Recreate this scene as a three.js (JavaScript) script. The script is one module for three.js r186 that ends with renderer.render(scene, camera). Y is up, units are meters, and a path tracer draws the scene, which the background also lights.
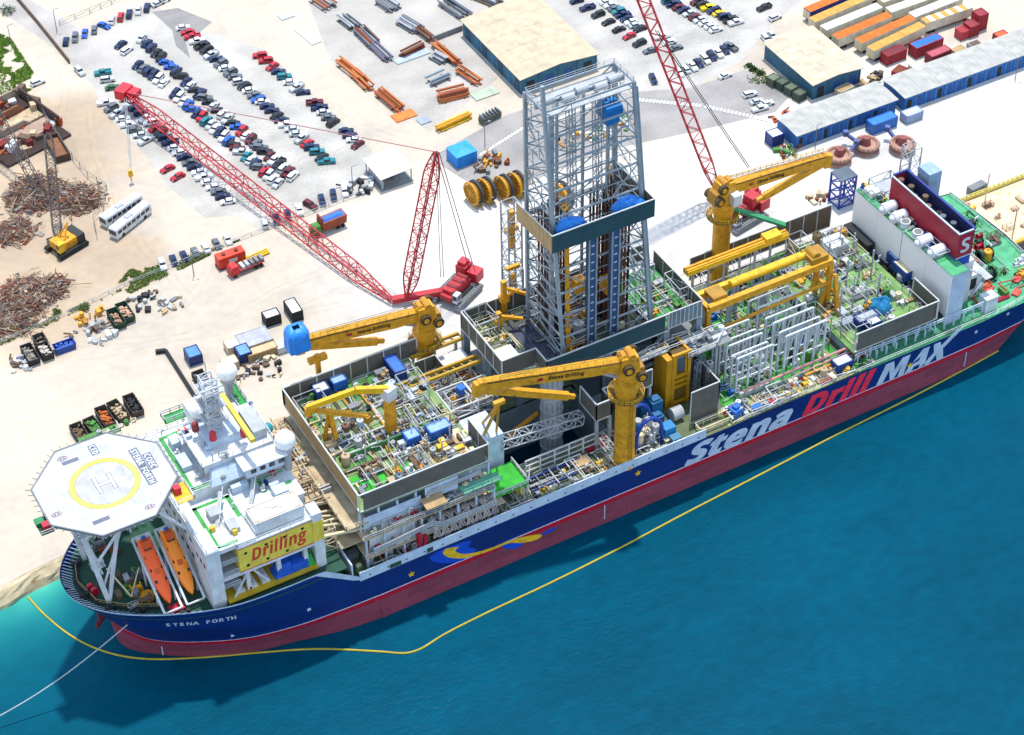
import * as THREE from 'three';
import { FontLoader } from 'three/addons/loaders/FontLoader.js';
import { TextGeometry } from 'three/addons/geometries/TextGeometry.js';
import { ImprovedNoise } from 'three/addons/math/ImprovedNoise.js';

// ------------------------------------------------------------ camera, sky, sun, exposure
const W = 1024, H = 735;
const scene = new THREE.Scene();
const CAM = { F: 2138.84, yaw: 28.5561, pitch: 42.5414, roll: -1.0201, pos: [-168.664, 324.722, 280.376] };
const V = (x, y, z) => new THREE.Vector3(x, y, z);
const rad = d => d * Math.PI / 180;
const cf = V(Math.sin(rad(CAM.yaw)) * Math.cos(rad(CAM.pitch)), -Math.sin(rad(CAM.pitch)), -Math.cos(rad(CAM.yaw)) * Math.cos(rad(CAM.pitch)));
const r0 = cf.clone().cross(V(0, 1, 0)).normalize(), u0 = r0.clone().cross(cf);
const cc = Math.cos(rad(CAM.roll)), cs = Math.sin(rad(CAM.roll));
const cr = r0.clone().multiplyScalar(cc).addScaledVector(u0, cs), cu = r0.clone().multiplyScalar(-cs).addScaledVector(u0, cc);
const cp = V(...CAM.pos);
const camera = new THREE.PerspectiveCamera(2 * Math.atan(H / 2 / CAM.F) * 180 / Math.PI, W / H, 1, 8000);
camera.position.copy(cp); camera.up.copy(cu); camera.lookAt(cp.clone().add(cf));
// photo pixel -> point on a known plane (ground, deck or wall the thing touches)
function at(px, py, k) {
  const d = cf.clone().addScaledVector(cr, (px - 512) / CAM.F).addScaledVector(cu, -(py - 367.5) / CAM.F);
  const t = k.y !== undefined ? (k.y - cp.y) / d.y : k.z !== undefined ? (k.z - cp.z) / d.z : (k.x - cp.x) / d.x;
  return cp.clone().addScaledVector(d, t);
}
const SKY = 2.1;
const sunDir = V(5.5, 40, -8.4).normalize();
{ // clear tropical sky: deep blue overhead, milky towards the horizon
  const w = 256, h = 128, d = new Float32Array(w * h * 4);
  for (let j = 0; j < h; j++) for (let i = 0; i < w; i++) {
    const e = Math.sin(((j + 0.5) / h - 0.5) * Math.PI), t = Math.pow(Math.max(0, e), 0.45), k = (j * w + i) * 4;
    const c = e > 0 ? [0.62 + (0.20 - 0.62) * t, 0.68 + (0.30 - 0.68) * t, 0.74 + (0.47 - 0.74) * t] : [0.5, 0.52, 0.52];
    for (let q = 0; q < 3; q++) d[k + q] = c[q] * SKY; d[k + 3] = 1;
  }
  const t = new THREE.DataTexture(d, w, h, THREE.RGBAFormat, THREE.FloatType); t.mapping = THREE.EquirectangularReflectionMapping; t.magFilter = THREE.LinearFilter; t.needsUpdate = true;
  scene.background = t; scene.environment = t;
}
const sun = new THREE.DirectionalLight(new THREE.Color(1, 0.955, 0.88), 3.4);
sun.position.copy(sunDir).multiplyScalar(600); sun.castShadow = true; sun.shadow.mapSize.set(4096, 4096);
Object.assign(sun.shadow.camera, { left: -260, right: 260, top: 260, bottom: -260, near: 100, far: 1200 });
sun.shadow.radius = 4; scene.add(sun); scene.add(sun.target);
const renderer = new THREE.WebGLRenderer({ antialias: true });
renderer.setSize(W, H); renderer.toneMapping = THREE.LinearToneMapping; renderer.toneMappingExposure = 1.45;
renderer.shadowMap.enabled = true;

// ------------------------------------------------------------ helpers
let seed = 12345;
const rnd = () => { seed |= 0; seed = seed + 0x6D2B79F5 | 0; let t = Math.imul(seed ^ seed >>> 15, 1 | seed); t = t + Math.imul(t ^ t >>> 7, 61 | t) ^ t; return ((t ^ t >>> 14) >>> 0) / 4294967296; };
const rr = (a, b) => a + (b - a) * rnd();
const pick = a => a[Math.floor(rnd() * a.length)];
const lerp = (a, b, t) => a + (b - a) * t;
const noise = new ImprovedNoise();
const fbm = (x, y, o = 4, s = 0) => { let v = 0, a = 0.5; for (let i = 0; i < o; i++) { v += a * noise.noise(x, y, s + i * 7.3); x *= 2.03; y *= 2.03; a *= 0.5; } return v; };
const usedNames = {};
const numbered = n => { const k = usedNames[n] = (usedNames[n] ?? -1) + 1; return k ? `${n}_${String(k).padStart(3, '0')}` : n; };

class MB {                                   // collects triangles, builds ONE mesh
  constructor() { this.p = []; this.m = null; }
  v(a) { this.p.push(a.x, a.y, a.z); }
  tri(a, b, c) { this.v(a); this.v(b); this.v(c); return this; }
  quad(a, b, c, d) { return this.tri(a, b, c).tri(a, c, d); }
  hexa(b, t) {                               // bottom and top loops of four, seen from above counter-clockwise
    this.quad(t[0], t[1], t[2], t[3]); this.quad(b[3], b[2], b[1], b[0]);
    for (let i = 0; i < 4; i++) { const j = (i + 1) % 4; this.quad(b[i], b[j], t[j], t[i]); }
    return this;
  }
  fr(x0, x1, z0, z1, y0, X0, X1, Z0, Z1, y1) {
    return this.hexa([V(x0, y0, z1), V(x1, y0, z1), V(x1, y0, z0), V(x0, y0, z0)], [V(X0, y1, Z1), V(X1, y1, Z1), V(X1, y1, Z0), V(X0, y1, Z0)]);
  }
  box(x0, x1, y0, y1, z0, z1) { return this.fr(x0, x1, z0, z1, y0, x0, x1, z0, z1, y1); }
  obox(x, y, z, sx, sy, sz, a = 0) {         // base centre, size, turn about y
    const c = Math.cos(a), s = Math.sin(a), q = (dx, dy, dz) => V(x + dx * c + dz * s, y + dy, z - dx * s + dz * c), h = sx / 2, k = sz / 2;
    return this.hexa([q(-h, 0, k), q(h, 0, k), q(h, 0, -k), q(-h, 0, -k)], [q(-h, sy, k), q(h, sy, k), q(h, sy, -k), q(-h, sy, -k)]);
  }
  bar(p, q, w = 0.2, h = w) {
    const d = q.clone().sub(p), up = Math.abs(d.y) > 0.95 * d.length() ? V(1, 0, 0) : V(0, 1, 0);
    const s = d.clone().cross(up).normalize().multiplyScalar(w / 2), t = s.clone().cross(d).normalize().multiplyScalar(h / 2);
    const k = (o, a, b) => o.clone().addScaledVector(s, a).addScaledVector(t, b);
    return this.hexa([k(p, 1, -1), k(q, 1, -1), k(q, -1, -1), k(p, -1, -1)], [k(p, 1, 1), k(q, 1, 1), k(q, -1, 1), k(p, -1, 1)]);
  }
  tube(p, q, ra, rb = ra, n = 8, caps = true) {
    const d = q.clone().sub(p), up = Math.abs(d.y) > 0.95 * d.length() ? V(1, 0, 0) : V(0, 1, 0);
    const s = d.clone().cross(up).normalize(), t = d.clone().cross(s).normalize();
    const k = (o, r, i) => { const a = i / n * 2 * Math.PI; return o.clone().addScaledVector(s, Math.cos(a) * r).addScaledVector(t, Math.sin(a) * r); };
    for (let i = 0; i < n; i++) {
      const a = k(p, ra, i), b = k(p, ra, i + 1), c = k(q, rb, i + 1), e = k(q, rb, i);
      this.quad(a, b, c, e);
      if (caps) { this.tri(p, b, a); this.tri(q, e, c); }
    }
    return this;
  }
  path(pts, r, n = 6) { for (let i = 1; i < pts.length; i++) this.tube(pts[i - 1], pts[i], r, r, n); return this; }
  sphere(c, r, n = 12, sy = 1, lo = -1) {
    const m = n / 2;
    for (let j = 0; j < m; j++) for (let i = 0; i < n; i++) {
      const f = (u, w) => { const th = lerp(Math.asin(lo), Math.PI / 2, w / m), ph = u / n * 2 * Math.PI; return V(c.x + r * Math.cos(th) * Math.cos(ph), c.y + r * sy * Math.sin(th), c.z - r * Math.cos(th) * Math.sin(ph)); };
      this.quad(f(i, j), f(i + 1, j), f(i + 1, j + 1), f(i, j + 1));
    }
    return this;
  }
  poly(pts, y0, y1) {                        // prism over [x,z] outline
    const sh = pts.map(a => new THREE.Vector2(a[0], -a[1])); if (THREE.ShapeUtils.isClockWise(sh)) { sh.reverse(); pts = [...pts].reverse(); }
    for (const [a, b, c] of THREE.ShapeUtils.triangulateShape(sh, [])) {
      const f = (i, y) => V(sh[i].x, y, -sh[i].y);
      this.tri(f(a, y1), f(b, y1), f(c, y1)); if (y0 !== y1) this.tri(f(c, y0), f(b, y0), f(a, y0));
    }
    if (y0 !== y1) for (let i = 0; i < sh.length; i++) { const j = (i + 1) % sh.length; this.quad(V(sh[i].x, y0, -sh[i].y), V(sh[j].x, y0, -sh[j].y), V(sh[j].x, y1, -sh[j].y), V(sh[i].x, y1, -sh[i].y)); }
    return this;
  }
  rail(pts, h = 1.1, w = 0.09, gap = 2.2) {
    for (let i = 1; i < pts.length; i++) {
      const a = pts[i - 1], b = pts[i], L = a.distanceTo(b), n = Math.max(1, Math.round(L / gap)), up = V(0, h, 0);
      this.bar(a.clone().add(up), b.clone().add(up), w); this.bar(a.clone().add(V(0, h / 2, 0)), b.clone().add(V(0, h / 2, 0)), w * 0.8);
      for (let k = 0; k <= n; k++) { const c = a.clone().lerp(b, k / n); this.bar(c, c.clone().add(up), w); }
    }
    return this;
  }
  lattice(p, q, w, h, n, c = 0.14, d = 0.08, taper = 0) {      // four chords and zigzag lacing
    const dir = q.clone().sub(p).normalize(), up = Math.abs(dir.y) > 0.95 ? V(1, 0, 0) : V(0, 1, 0);
    const s = dir.clone().cross(up).normalize(), t = s.clone().cross(dir).normalize();
    const cor = (k, i) => { const f = k / n, e = taper ? Math.min(1, 0.25 + Math.min(f, 1 - f) * taper) : 1; return p.clone().lerp(q, f).addScaledVector(s, (i & 1 ? 1 : -1) * w / 2 * e).addScaledVector(t, (i & 2 ? 1 : -1) * h / 2 * e); };
    const faces = [[0, 1], [1, 3], [3, 2], [2, 0]];
    for (let k = 0; k < n; k++) {
      for (let i = 0; i < 4; i++) this.bar(cor(k, i), cor(k + 1, i), c);
      for (const [a, b] of faces) { this.bar(cor(k, k & 1 ? a : b), cor(k + 1, k & 1 ? b : a), d); }
    }
    for (let k = 0; k <= n; k += Math.max(1, Math.round(n / 8))) for (const [a, b] of faces) this.bar(cor(k, a), cor(k, b), d);
    return this;
  }
  geo() {
    const g = new THREE.BufferGeometry(), p = new Float32Array(this.p), n = p.length / 3, uv = new Float32Array(n * 2);
    g.setAttribute('position', new THREE.BufferAttribute(p, 3)); g.computeVertexNormals();
    const N = g.attributes.normal.array;
    for (let i = 0; i < n; i += 3) {
      const a = Math.abs(N[i * 3]), b = Math.abs(N[i * 3 + 1]), c = Math.abs(N[i * 3 + 2]);
      for (let k = i; k < i + 3; k++) { const x = p[k * 3], y = p[k * 3 + 1], z = p[k * 3 + 2]; uv[k * 2] = b >= a && b >= c ? x : a > c ? z : x; uv[k * 2 + 1] = b >= a && b >= c ? -z : y; }
    }
    g.setAttribute('uv', new THREE.BufferAttribute(uv, 2));
    return g;
  }
  build(name, mat, parent) { return mesh(name, this.geo(), mat, parent); }
}
function mesh(name, geo, mat, parent) {
  const m = new THREE.Mesh(geo, mat); m.name = parent ? name : numbered(name); m.castShadow = m.receiveShadow = true;
  (parent || scene).add(m); return m;
}
function tag(o, label, category, group) { o.userData.label = label; o.userData.category = category; if (group) o.userData.group = group; return o; }
function thing(name, label, category, pos, turn = 0, group) {
  const o = new THREE.Group(); o.name = numbered(name); scene.add(o); if (pos) o.position.set(pos.x, pos.y, pos.z); o.rotation.y = turn;
  return tag(o, label, category, group);
}
function part(name, parent) { const o = new THREE.Group(); o.name = name; parent.add(o); return o; }
function dup(root, pos, turn, label, group) {
  const r = root.clone(); r.name = numbered(root.name.replace(/_\d+$/, '')); scene.add(r); r.position.set(pos.x, pos.y, pos.z); r.rotation.y = turn;
  r.userData = { ...root.userData }; if (label) r.userData.label = label; if (group) r.userData.group = group;
  return r;
}
const struct = (name, geo, mat) => { const m = mesh(name, geo, mat); m.userData.kind = 'structure'; return m; };

// ------------------------------------------------------------ textures and materials
function dataTex(w, h, fn, srgb = true) {
  const d = new Uint8Array(w * h * 4);
  for (let j = 0; j < h; j++) for (let i = 0; i < w; i++) { const c = fn(i, j), k = (j * w + i) * 4; for (let q = 0; q < 3; q++) d[k + q] = Math.max(0, Math.min(255, c[q] * 255)); d[k + 3] = 255; }
  const t = new THREE.DataTexture(d, w, h); t.magFilter = THREE.LinearFilter; t.minFilter = THREE.LinearMipmapLinearFilter; t.generateMipmaps = true; t.needsUpdate = true;
  t.wrapS = t.wrapT = THREE.RepeatWrapping; if (srgb) t.colorSpace = THREE.SRGBColorSpace; return t;
}
const per = (fn, n, i, j) => { const a = i / n, b = j / n, s = x => x * x * (3 - 2 * x), u = s(a), w = s(b); return fn(i, j) * (1 - u) * (1 - w) + fn(i - n, j) * u * (1 - w) + fn(i, j - n) * (1 - u) * w + fn(i - n, j - n) * u * w; };
// paint wear: rust specks, streaks, patchy tone (tile 24 m)
const wearTex = dataTex(512, 512, (i, j) => {
  const n = per((a, b) => fbm(a / 60, b / 60, 5, 1), 512, i, j), s = per((a, b) => fbm(a / 9, b / 90, 3, 5), 512, i, j), k = per((a, b) => fbm(a / 14, b / 14, 3, 9), 512, i, j);
  const g = 0.93 + 0.22 * n + 0.12 * s, r = Math.max(0, k + s * 0.5 - 0.27) * 1.7;
  return [g - r * 0.25, g - r * 0.5, g - r * 0.7];
});
wearTex.repeat.set(1 / 24, 1 / 24);
const deckTex = dataTex(512, 512, (i, j) => {
  const n = per((a, b) => fbm(a / 40, b / 40, 5, 21), 512, i, j), k = per((a, b) => fbm(a / 11, b / 11, 3, 29), 512, i, j), s = per((a, b) => fbm(a / 90, b / 90, 3, 31), 512, i, j);
  const g = 0.9 + 0.35 * n, r = Math.max(0, k + s - 0.18) * 1.4;
  return [g + r * 0.05, g - r * 0.28, g - r * 0.4];
});
deckTex.repeat.set(1 / 30, 1 / 30);
// hull plating: plate-to-plate tone, run-off streaks, scuffs (tile 64 m)
const hullTex = dataTex(512, 256, (i, j) => {
  const x = i / 8, y = j / 8, r = Math.floor(y / 2.67), c = Math.floor(((x + (r % 2) * 4) % 64) / 8), p = ((Math.sin(c * 12.9 + r * 78.2) * 43758.5) % 1) * 0.07;
  const sx = ((x + (r % 2) * 4) % 8) < 0.12 || (y % 2.67) < 0.1 ? -0.06 : 0, s = per((a, b) => fbm(a / 2.5, b / 60, 2, 131), 512, i, j * 2), n = per((a, b) => fbm(a / 35, b / 25, 4, 137), 512, i, j * 2);
  const g = 0.93 + p + sx + 0.16 * n + 0.14 * s, k = Math.max(0, s + n * 0.6 - 0.3) * 0.9;
  return [g + k * 0.12, g - k * 0.1, g - k * 0.3];
});
hullTex.repeat.set(1 / 64, 1 / 32);
// weathered machine paint: faded patches, grease, rust runs (tile 20 m)
const grimeTex = dataTex(512, 512, (i, j) => {
  const n = per((a, b) => fbm(a / 36, b / 36, 4, 151), 512, i, j), s = per((a, b) => fbm(a / 6, b / 70, 3, 155), 512, i, j), k = per((a, b) => fbm(a / 16, b / 16, 3, 159), 512, i, j);
  const g = 0.92 + 0.3 * n + 0.1 * s, r = Math.max(0, k + s * 0.6 - 0.2) * 1.9, o = Math.max(0, -n - k * 0.7 - 0.22) * 1.5;
  return [g - r * 0.3 - o * 0.5, g - r * 0.55 - o * 0.5, g - r * 0.6 - o * 0.35];
});
grimeTex.repeat.set(1 / 20, 1 / 20);
const mats = {};
const M = (hex, rough = 0.55, metal = 0, map = wearTex) => mats[`${hex}|${rough}|${metal}|${map ? map.id : 0}`] ??= new THREE.MeshStandardMaterial({ color: hex, roughness: rough, metalness: metal, map, side: THREE.DoubleSide });
const C = {
  navy: M(0x04256a, 0.45, 0, hullTex), dullred: M(0x84384a, 0.65, 0, hullTex),
  red: M(0xb0082c, 0.45), white: M(0xd3d6d7, 0.5), pale: M(0xbccbdb, 0.5), stripe: M(0xd8d2dc, 0.5),
  yellow: M(0xdc9a10, 0.6, 0, grimeTex), yellowB: M(0xe6b414, 0.6, 0, grimeTex), steel: M(0x8c98a3, 0.5, 0.3), steelD: M(0x56626e, 0.5, 0.3), wall: M(0x625d53, 0.75), wallT: M(0x24474e, 0.6), edge: M(0xc9cac6, 0.6),
  tan: M(0xb39468, 0.8), dark: M(0x1c1f22, 0.8), grey: M(0x777a7c, 0.65), greyL: M(0xa9acae, 0.6), green: M(0x4f8a3e, 0.85, 0, deckTex), greenB: M(0x2fae2c, 0.8, 0, deckTex), greenD: M(0x1b4a38, 0.85, 0, deckTex),
  ochre: M(0x9a915a, 0.9, 0, deckTex), blue: M(0x0f62b5, 0.45), blueD: M(0x0e2f78, 0.5), tarp: M(0x1580d8, 0.5), orange: M(0xe2580c, 0.5), rust: M(0x7a3d22, 0.9), brown: M(0x6b5443, 0.9), crane: M(0xb81f2c, 0.6, 0, grimeTex),
  black: M(0x121315, 0.7), rubber: M(0x191919, 0.9), sandy: M(0xc2ad8c, 0.95, 0, deckTex), cream: M(0xd9c9a4, 0.8), glass: new THREE.MeshStandardMaterial({ color: 0x1a222b, roughness: 0.15 }), teal: M(0x1d5f78, 0.6), shed: M(0x1565ac, 0.6), roofB: M(0xaca9a2, 0.95), concrete: M(0xb4aea6, 0.9, 0, deckTex),
};
const font = await new FontLoader().loadAsync('fonts/droid/droid_sans_bold.typeface.json');
function text(str, size, depth = 0.05, shear = 0, bold = 0) {              // lies in x-y, centred on x, baseline y = 0
  const g = new TextGeometry(str, { font, size, depth, curveSegments: 4, bevelEnabled: bold > 0, bevelSize: bold, bevelThickness: 0.01, bevelSegments: 1 });
  g.computeBoundingBox(); const b = g.boundingBox; g.translate(-(b.min.x + b.max.x) / 2, 0, 0);
  if (shear) g.applyMatrix4(new THREE.Matrix4().makeShear(0, 0, shear, 0, 0, 0));
  return g;
}

// ------------------------------------------------------------ setting: water, land, paving
const QY = 3, QZ = -24.2;                                          // quay level and edge
{
  // water: colour of the sea body; sandy shallows by the shore
  const x0 = -330, z0 = -70, wW = 660, wH = 660, n = 1024;
  const t = dataTex(n, n, (i, j) => {
    const x = x0 + i / n * wW, z = z0 + j / n * wH;
    const sx = Math.min(1, Math.max(0, (-96 - x) / 18)), d = (z + 22 + 5 * fbm(x / 14, z / 14, 3, 3)) ;
    const shal = sx * Math.exp(-Math.max(0, d) / 7), mid = sx * Math.exp(-Math.max(0, d) / 26);
    const v = 1 + 0.22 * fbm(x / 60, z / 60, 4, 11) + 0.14 * fbm(x / 3.5, z / 2.2, 3, 17) + 0.1 * fbm(x / 40, z / 12, 3, 19);
    let c = [0.0, 0.256 * v, 0.334 * v];
    c = c.map((a, k) => lerp(a, [0.0, 0.36, 0.42][k], mid * 0.7)); c = c.map((a, k) => lerp(a, [0.32, 0.7, 0.6][k], shal));
    return c;
  });
  t.wrapS = t.wrapT = THREE.ClampToEdgeWrapping;
  const b = dataTex(512, 512, (i, j) => { const f = (a, c) => 0.5 + 0.55 * fbm(a / 17, c / 11, 4, 51) + 0.2 * fbm(a / 45, c / 60, 2, 57); const v = per(f, 512, i, j); return [v, v, v]; }, false);
  b.repeat.set(wW / 38, wH / 38);
  const m = new THREE.MeshPhysicalMaterial({ map: t, roughness: 0.35, bumpMap: b, bumpScale: 0.13, specularIntensity: 0.12, ior: 1.33 });
  const g = new THREE.BufferGeometry(), S = 3500;
  g.setAttribute('position', new THREE.Float32BufferAttribute([-S, 0, -S, -S, 0, S, S, 0, S, S, 0, -S], 3)); g.setIndex([0, 1, 2, 0, 2, 3]); g.computeVertexNormals();
  const p = g.attributes.position.array, uv = []; for (let i = 0; i < 4; i++) uv.push((p[i * 3] - x0) / wW, (p[i * 3 + 2] - z0) / wH);
  g.setAttribute('uv', new THREE.Float32BufferAttribute(uv, 2));
  struct('water', g, m);
}
function worldUV(g, x0, z0, w, h) { const p = g.attributes.position.array, uv = g.attributes.uv.array; for (let i = 0; i < p.length / 3; i++) { uv[i * 2] = (p[i * 3] - x0) / w; uv[i * 2 + 1] = (p[i * 3 + 2] - z0) / h; } return g; }
const px2 = a => a.map(([x, y]) => { const q = at(x, y, { y: QY }); return [q.x, q.z]; });
const blob = (x, z, cx, cz, r) => Math.max(0, 1 - Math.hypot(x - cx, z - cz) / r);
let groundMat;
{
  const x0 = -180, z0 = -330, gw = 440, gh = 310, nx = 1280, nz = 902;
  const pp = (x, y) => { const q = at(x, y, { y: QY }); return [q.x, q.z]; };
  const worn = [[470, 260, 45], [560, 240, 40], [690, 210, 35], [800, 170, 40], [930, 120, 45], [1000, 110, 40], [640, 215, 30], [870, 150, 40], [120, 480, 10]].map(a => [...pp(a[0], a[1]), a[2]]);
  const rough = [[30, 160, 32], [30, 240, 28], [30, 300, 24], [70, 120, 16], [120, 260, 14]].map(a => [...pp(a[0], a[1]), a[2]]);
  const tracks = [[0, 372, 330, 268], [60, 345, 470, 262], [150, 400, 420, 330], [330, 290, 640, 225], [440, 300, 700, 200], [560, 235, 900, 118], [620, 210, 1020, 120], [300, 310, 380, 215], [130, 330, 210, 250], [90, 110, 190, 300], [60, 70, 140, 240], [240, 30, 420, 150], [200, 10, 400, 135], [480, 230, 560, 160], [880, 160, 1020, 120], [20, 480, 260, 360]].map(a => [...pp(a[0], a[1]), ...pp(a[2], a[3])]);
  const t = dataTex(nx, nz, (i, j) => {
    const x = x0 + i / nx * gw, z = z0 + j / nz * gh;
    let n = fbm(x / 42, z / 34, 5, 61), f = fbm(x / 2.2, z / 2.2, 3, 67), m = fbm(x / 9, z / 7, 4, 71);
    let w = 0; for (const [a, b, r] of worn) w = Math.max(w, Math.min(1, 1.7 * blob(x, z, a, b, r) + 0.5 * m));
    let k = 0; for (const [a, b, r] of rough) k = Math.max(k, Math.min(1, 1.8 * blob(x, z, a, b, r) + 0.6 * m));
    let tr = 0; const wig = 5 * fbm(x / 30, z / 30, 2, 81); for (const [a, b, c, d] of tracks) { const ux = c - a, uz = d - b, L = Math.hypot(ux, uz), q = ((x - a) * ux + (z - b) * uz) / L / L; if (q < 0 || q > 1) continue; const e = Math.abs(((x - a) * uz - (z - b) * ux) / L + wig + 6 * Math.sin(q * 3.1)), w1 = Math.abs(e - 0.95); if (w1 < 0.34) tr = Math.max(tr, (0.6 + m) * (1 - w1 / 0.34)); } const st = Math.max(0, fbm(x / 5, z / 4, 3, 85) - 0.3) * 2.5;
    let c = [0.705, 0.655, 0.59];
    c = c.map((a, q) => lerp(a, [0.755, 0.738, 0.71][q], Math.max(0, Math.min(1, w))));
    c = c.map((a, q) => lerp(a, [0.66, 0.57, 0.47][q], Math.max(0, Math.min(0.85, k))));
    const g = 1 + 0.15 * n + 0.08 * m + 0.07 * f - 0.07 * tr - 0.12 * st;
    return [c[0] * g, c[1] * (g - 0.012 * n), c[2] * (g - 0.04 * (n + m))];
  });
  t.wrapS = t.wrapT = THREE.ClampToEdgeWrapping;
  groundMat = new THREE.MeshStandardMaterial({ map: t, roughness: 0.95 });
  const shore = [at(-40, 606, { y: QY }), at(0, 588, { y: QY }), at(22, 575, { y: QY }), at(40, 566, { y: QY }), at(62, 556, { y: QY })];
  const land = [[-3000, shore[0].z + 4], ...shore.map(s => [s.x, s.z]), [-97, QZ], [3000, QZ], [3000, -3200], [-3000, -3200]];
  const g = new MB().poly(land, QY, QY).geo(); struct('ground', worldUV(g, x0, z0, gw, gh), groundMat);
  struct('quay_wall', new MB().box(-97, 600, -3, QY - 0.01, QZ - 1, QZ).geo(), M(0x8d857a, 0.9, 0, deckTex));
  // rough shore slope, rubble grain in its outline
  const s = new MB(), cols = 90, rows = 7, pt = (i, j) => { const f = i / cols, x = lerp(-260, -97, f); let e = QZ; for (let k = 1; k < land.length; k++) if (land[k - 1][0] <= x && land[k][0] >= x && k < 7) e = lerp(land[k - 1][1], land[k][1], (x - land[k - 1][0]) / (land[k][0] - land[k - 1][0])); const q = j / rows; return V(x, QY - 0.02 - 4.2 * q * q + (j ? 0.7 * fbm(x / 2.5, j * 1.3, 3, 91) : 0), e - 0.1 + q * 3.6 + (j ? 1.0 * fbm(x / 4, j * 0.9, 3, 95) : 0)); };
  for (let i = 0; i < cols; i++) for (let j = 0; j < rows; j++) s.quad(pt(i, j + 1), pt(i + 1, j + 1), pt(i + 1, j), pt(i, j));
  struct('shore', s.geo(), M(0xc6b592, 0.95, 0, deckTex));
}
const paveTex = dataTex(512, 512, (i, j) => { const n = per((a, b) => fbm(a / 60, b / 45, 4, 101), 512, i, j), f = per((a, b) => fbm(a / 3, b / 3, 2, 107), 512, i, j), s = per((a, b) => fbm(a / 20, b / 6, 3, 111), 512, i, j); const g = 0.93 + 0.28 * n + 0.12 * f - 0.35 * Math.max(0, s - 0.22); return [g, g * 0.995, g * 0.99]; });
paveTex.repeat.set(1 / 110, 1 / 110);
const paving = (name, hex, pts, y) => struct(name, new MB().poly(px2(pts), y, y).geo(), M(hex, 0.95, 0, paveTex));
paving('car_park', 0xb3aea6, [[60, 44], [148, 0], [182, 24], [265, 50], [372, 150], [360, 190], [262, 232], [236, 215], [205, 218], [168, 186], [150, 160], [104, 112], [92, 84], [72, 66]], QY + 0.02);
paving('access_road', 0xb0aaa4, [[-60, -30], [30, 0], [150, 70], [86, 70], [20, 24]], QY + 0.03);
paving('car_park', 0xb2ada6, [[505, -40], [900, -60], [775, 20], [740, 62], [690, 88], [634, 92], [590, 55]], QY + 0.02);
paving('road', 0x98938f, [[430, 158], [500, 118], [560, 96], [634, 92], [690, 88], [745, 70], [790, 96], [775, 112], [700, 130], [600, 152], [540, 178], [480, 190]], QY + 0.03);
paving('asphalt_patch', 0x8a8583, [[152, 12], [178, 8], [212, 22], [200, 32], [184, 36], [190, 58], [176, 46], [172, 30]], QY + 0.04);
paving('yard_paving', 0xb0aaa2, [[300, -20], [450, -30], [520, 10], [463, 32], [498, 78], [430, 132], [330, 60]], QY + 0.02);

// ------------------------------------------------------------ the drill ship
const DK = 13, FD = 18.4;                                            // main deck, forecastle deck
const ship = thing('drill_ship', 'huge blue and red drill ship with lattice derrick moored beside the sandy quay', 'ship');
// half outlines [x, z] at four heights, same count, stem first
const levels = [
  [-3, [[-104, 0], [-103, 2.6], [-99.5, 6.6], [-93, 10.8], [-84, 15.2], [-75, 17.6], [-66, 19.6], [-56, 20.9], [-46, 21], [70, 21], [84, 20.6], [94, 18], [98, 11], [100, 0]]],
  [0, [[-106, 0], [-104.6, 3.7], [-101, 7], [-94.5, 11.6], [-85, 16], [-75.5, 18], [-66.5, 20], [-56.5, 21], [-46, 21], [72, 21], [87, 21], [98, 19.6], [102, 13], [104, 0]]],
  [6.8, [[-106.6, 0], [-104.5, 5], [-101.2, 9.4], [-94.8, 13.7], [-85.5, 17.9], [-75.7, 20], [-66.7, 20.7], [-56.7, 21], [-46, 21], [74, 21], [90, 20.8], [103, 20], [112, 18], [113, 0]]],
  [13.2, [[-109.5, 0], [-108, 6], [-103.5, 11.2], [-95.8, 16], [-86.5, 19.5], [-76, 20.7], [-67, 21], [-57, 21], [-46, 21], [74, 21], [90, 21], [103, 20.4], [113, 19], [114, 0]]],
  [19.8, [[-114, 0], [-112.6, 5.4], [-107.5, 11.2], [-98.5, 16.6], [-88, 20.2], [-78, 21], [-69, 21], [-58, 21], [-46, 21], [74, 21], [90, 21], [103, 20.4], [113, 19], [114, 0]]],
];
const hullAt = (y, s) => {                                           // s: outline parameter 0..13
  let k = 0; while (k < levels.length - 2 && y > levels[k + 1][0]) k++;
  const [ya, A] = levels[k], [yb, B] = levels[k + 1], f = Math.min(1, Math.max(0, (y - ya) / (yb - ya)));
  const i = Math.min(12, Math.floor(s)), t = s - i, cr1 = (P, c) => { const g = j => P[Math.max(0, Math.min(13, j))][c], a = i > 0 ? g(i - 1) : (c ? -g(1) : g(1)), b = g(i), d = g(i + 1), e = g(i + 2); if (i >= 8) return lerp(b, d, t); return 0.5 * (2 * b + (d - a) * t + (2 * a - 5 * b + 4 * d - e) * t * t + (3 * b - a - 3 * d + e) * t * t * t); };
  return [lerp(cr1(A, 0), cr1(B, 0), f), Math.max(0, lerp(cr1(A, 1), cr1(B, 1), f))];
};
const S = []; for (let s = 0; s <= 9; s += 0.2) S.push(s); for (let s = 9.25; s <= 13.01; s += 0.25) S.push(Math.min(13, s));
const rimAt = x => x < -69 ? 19.8 : x < -62 ? lerp(19.8, 13.2, (x + 69) / 7) : 13.2;
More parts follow.
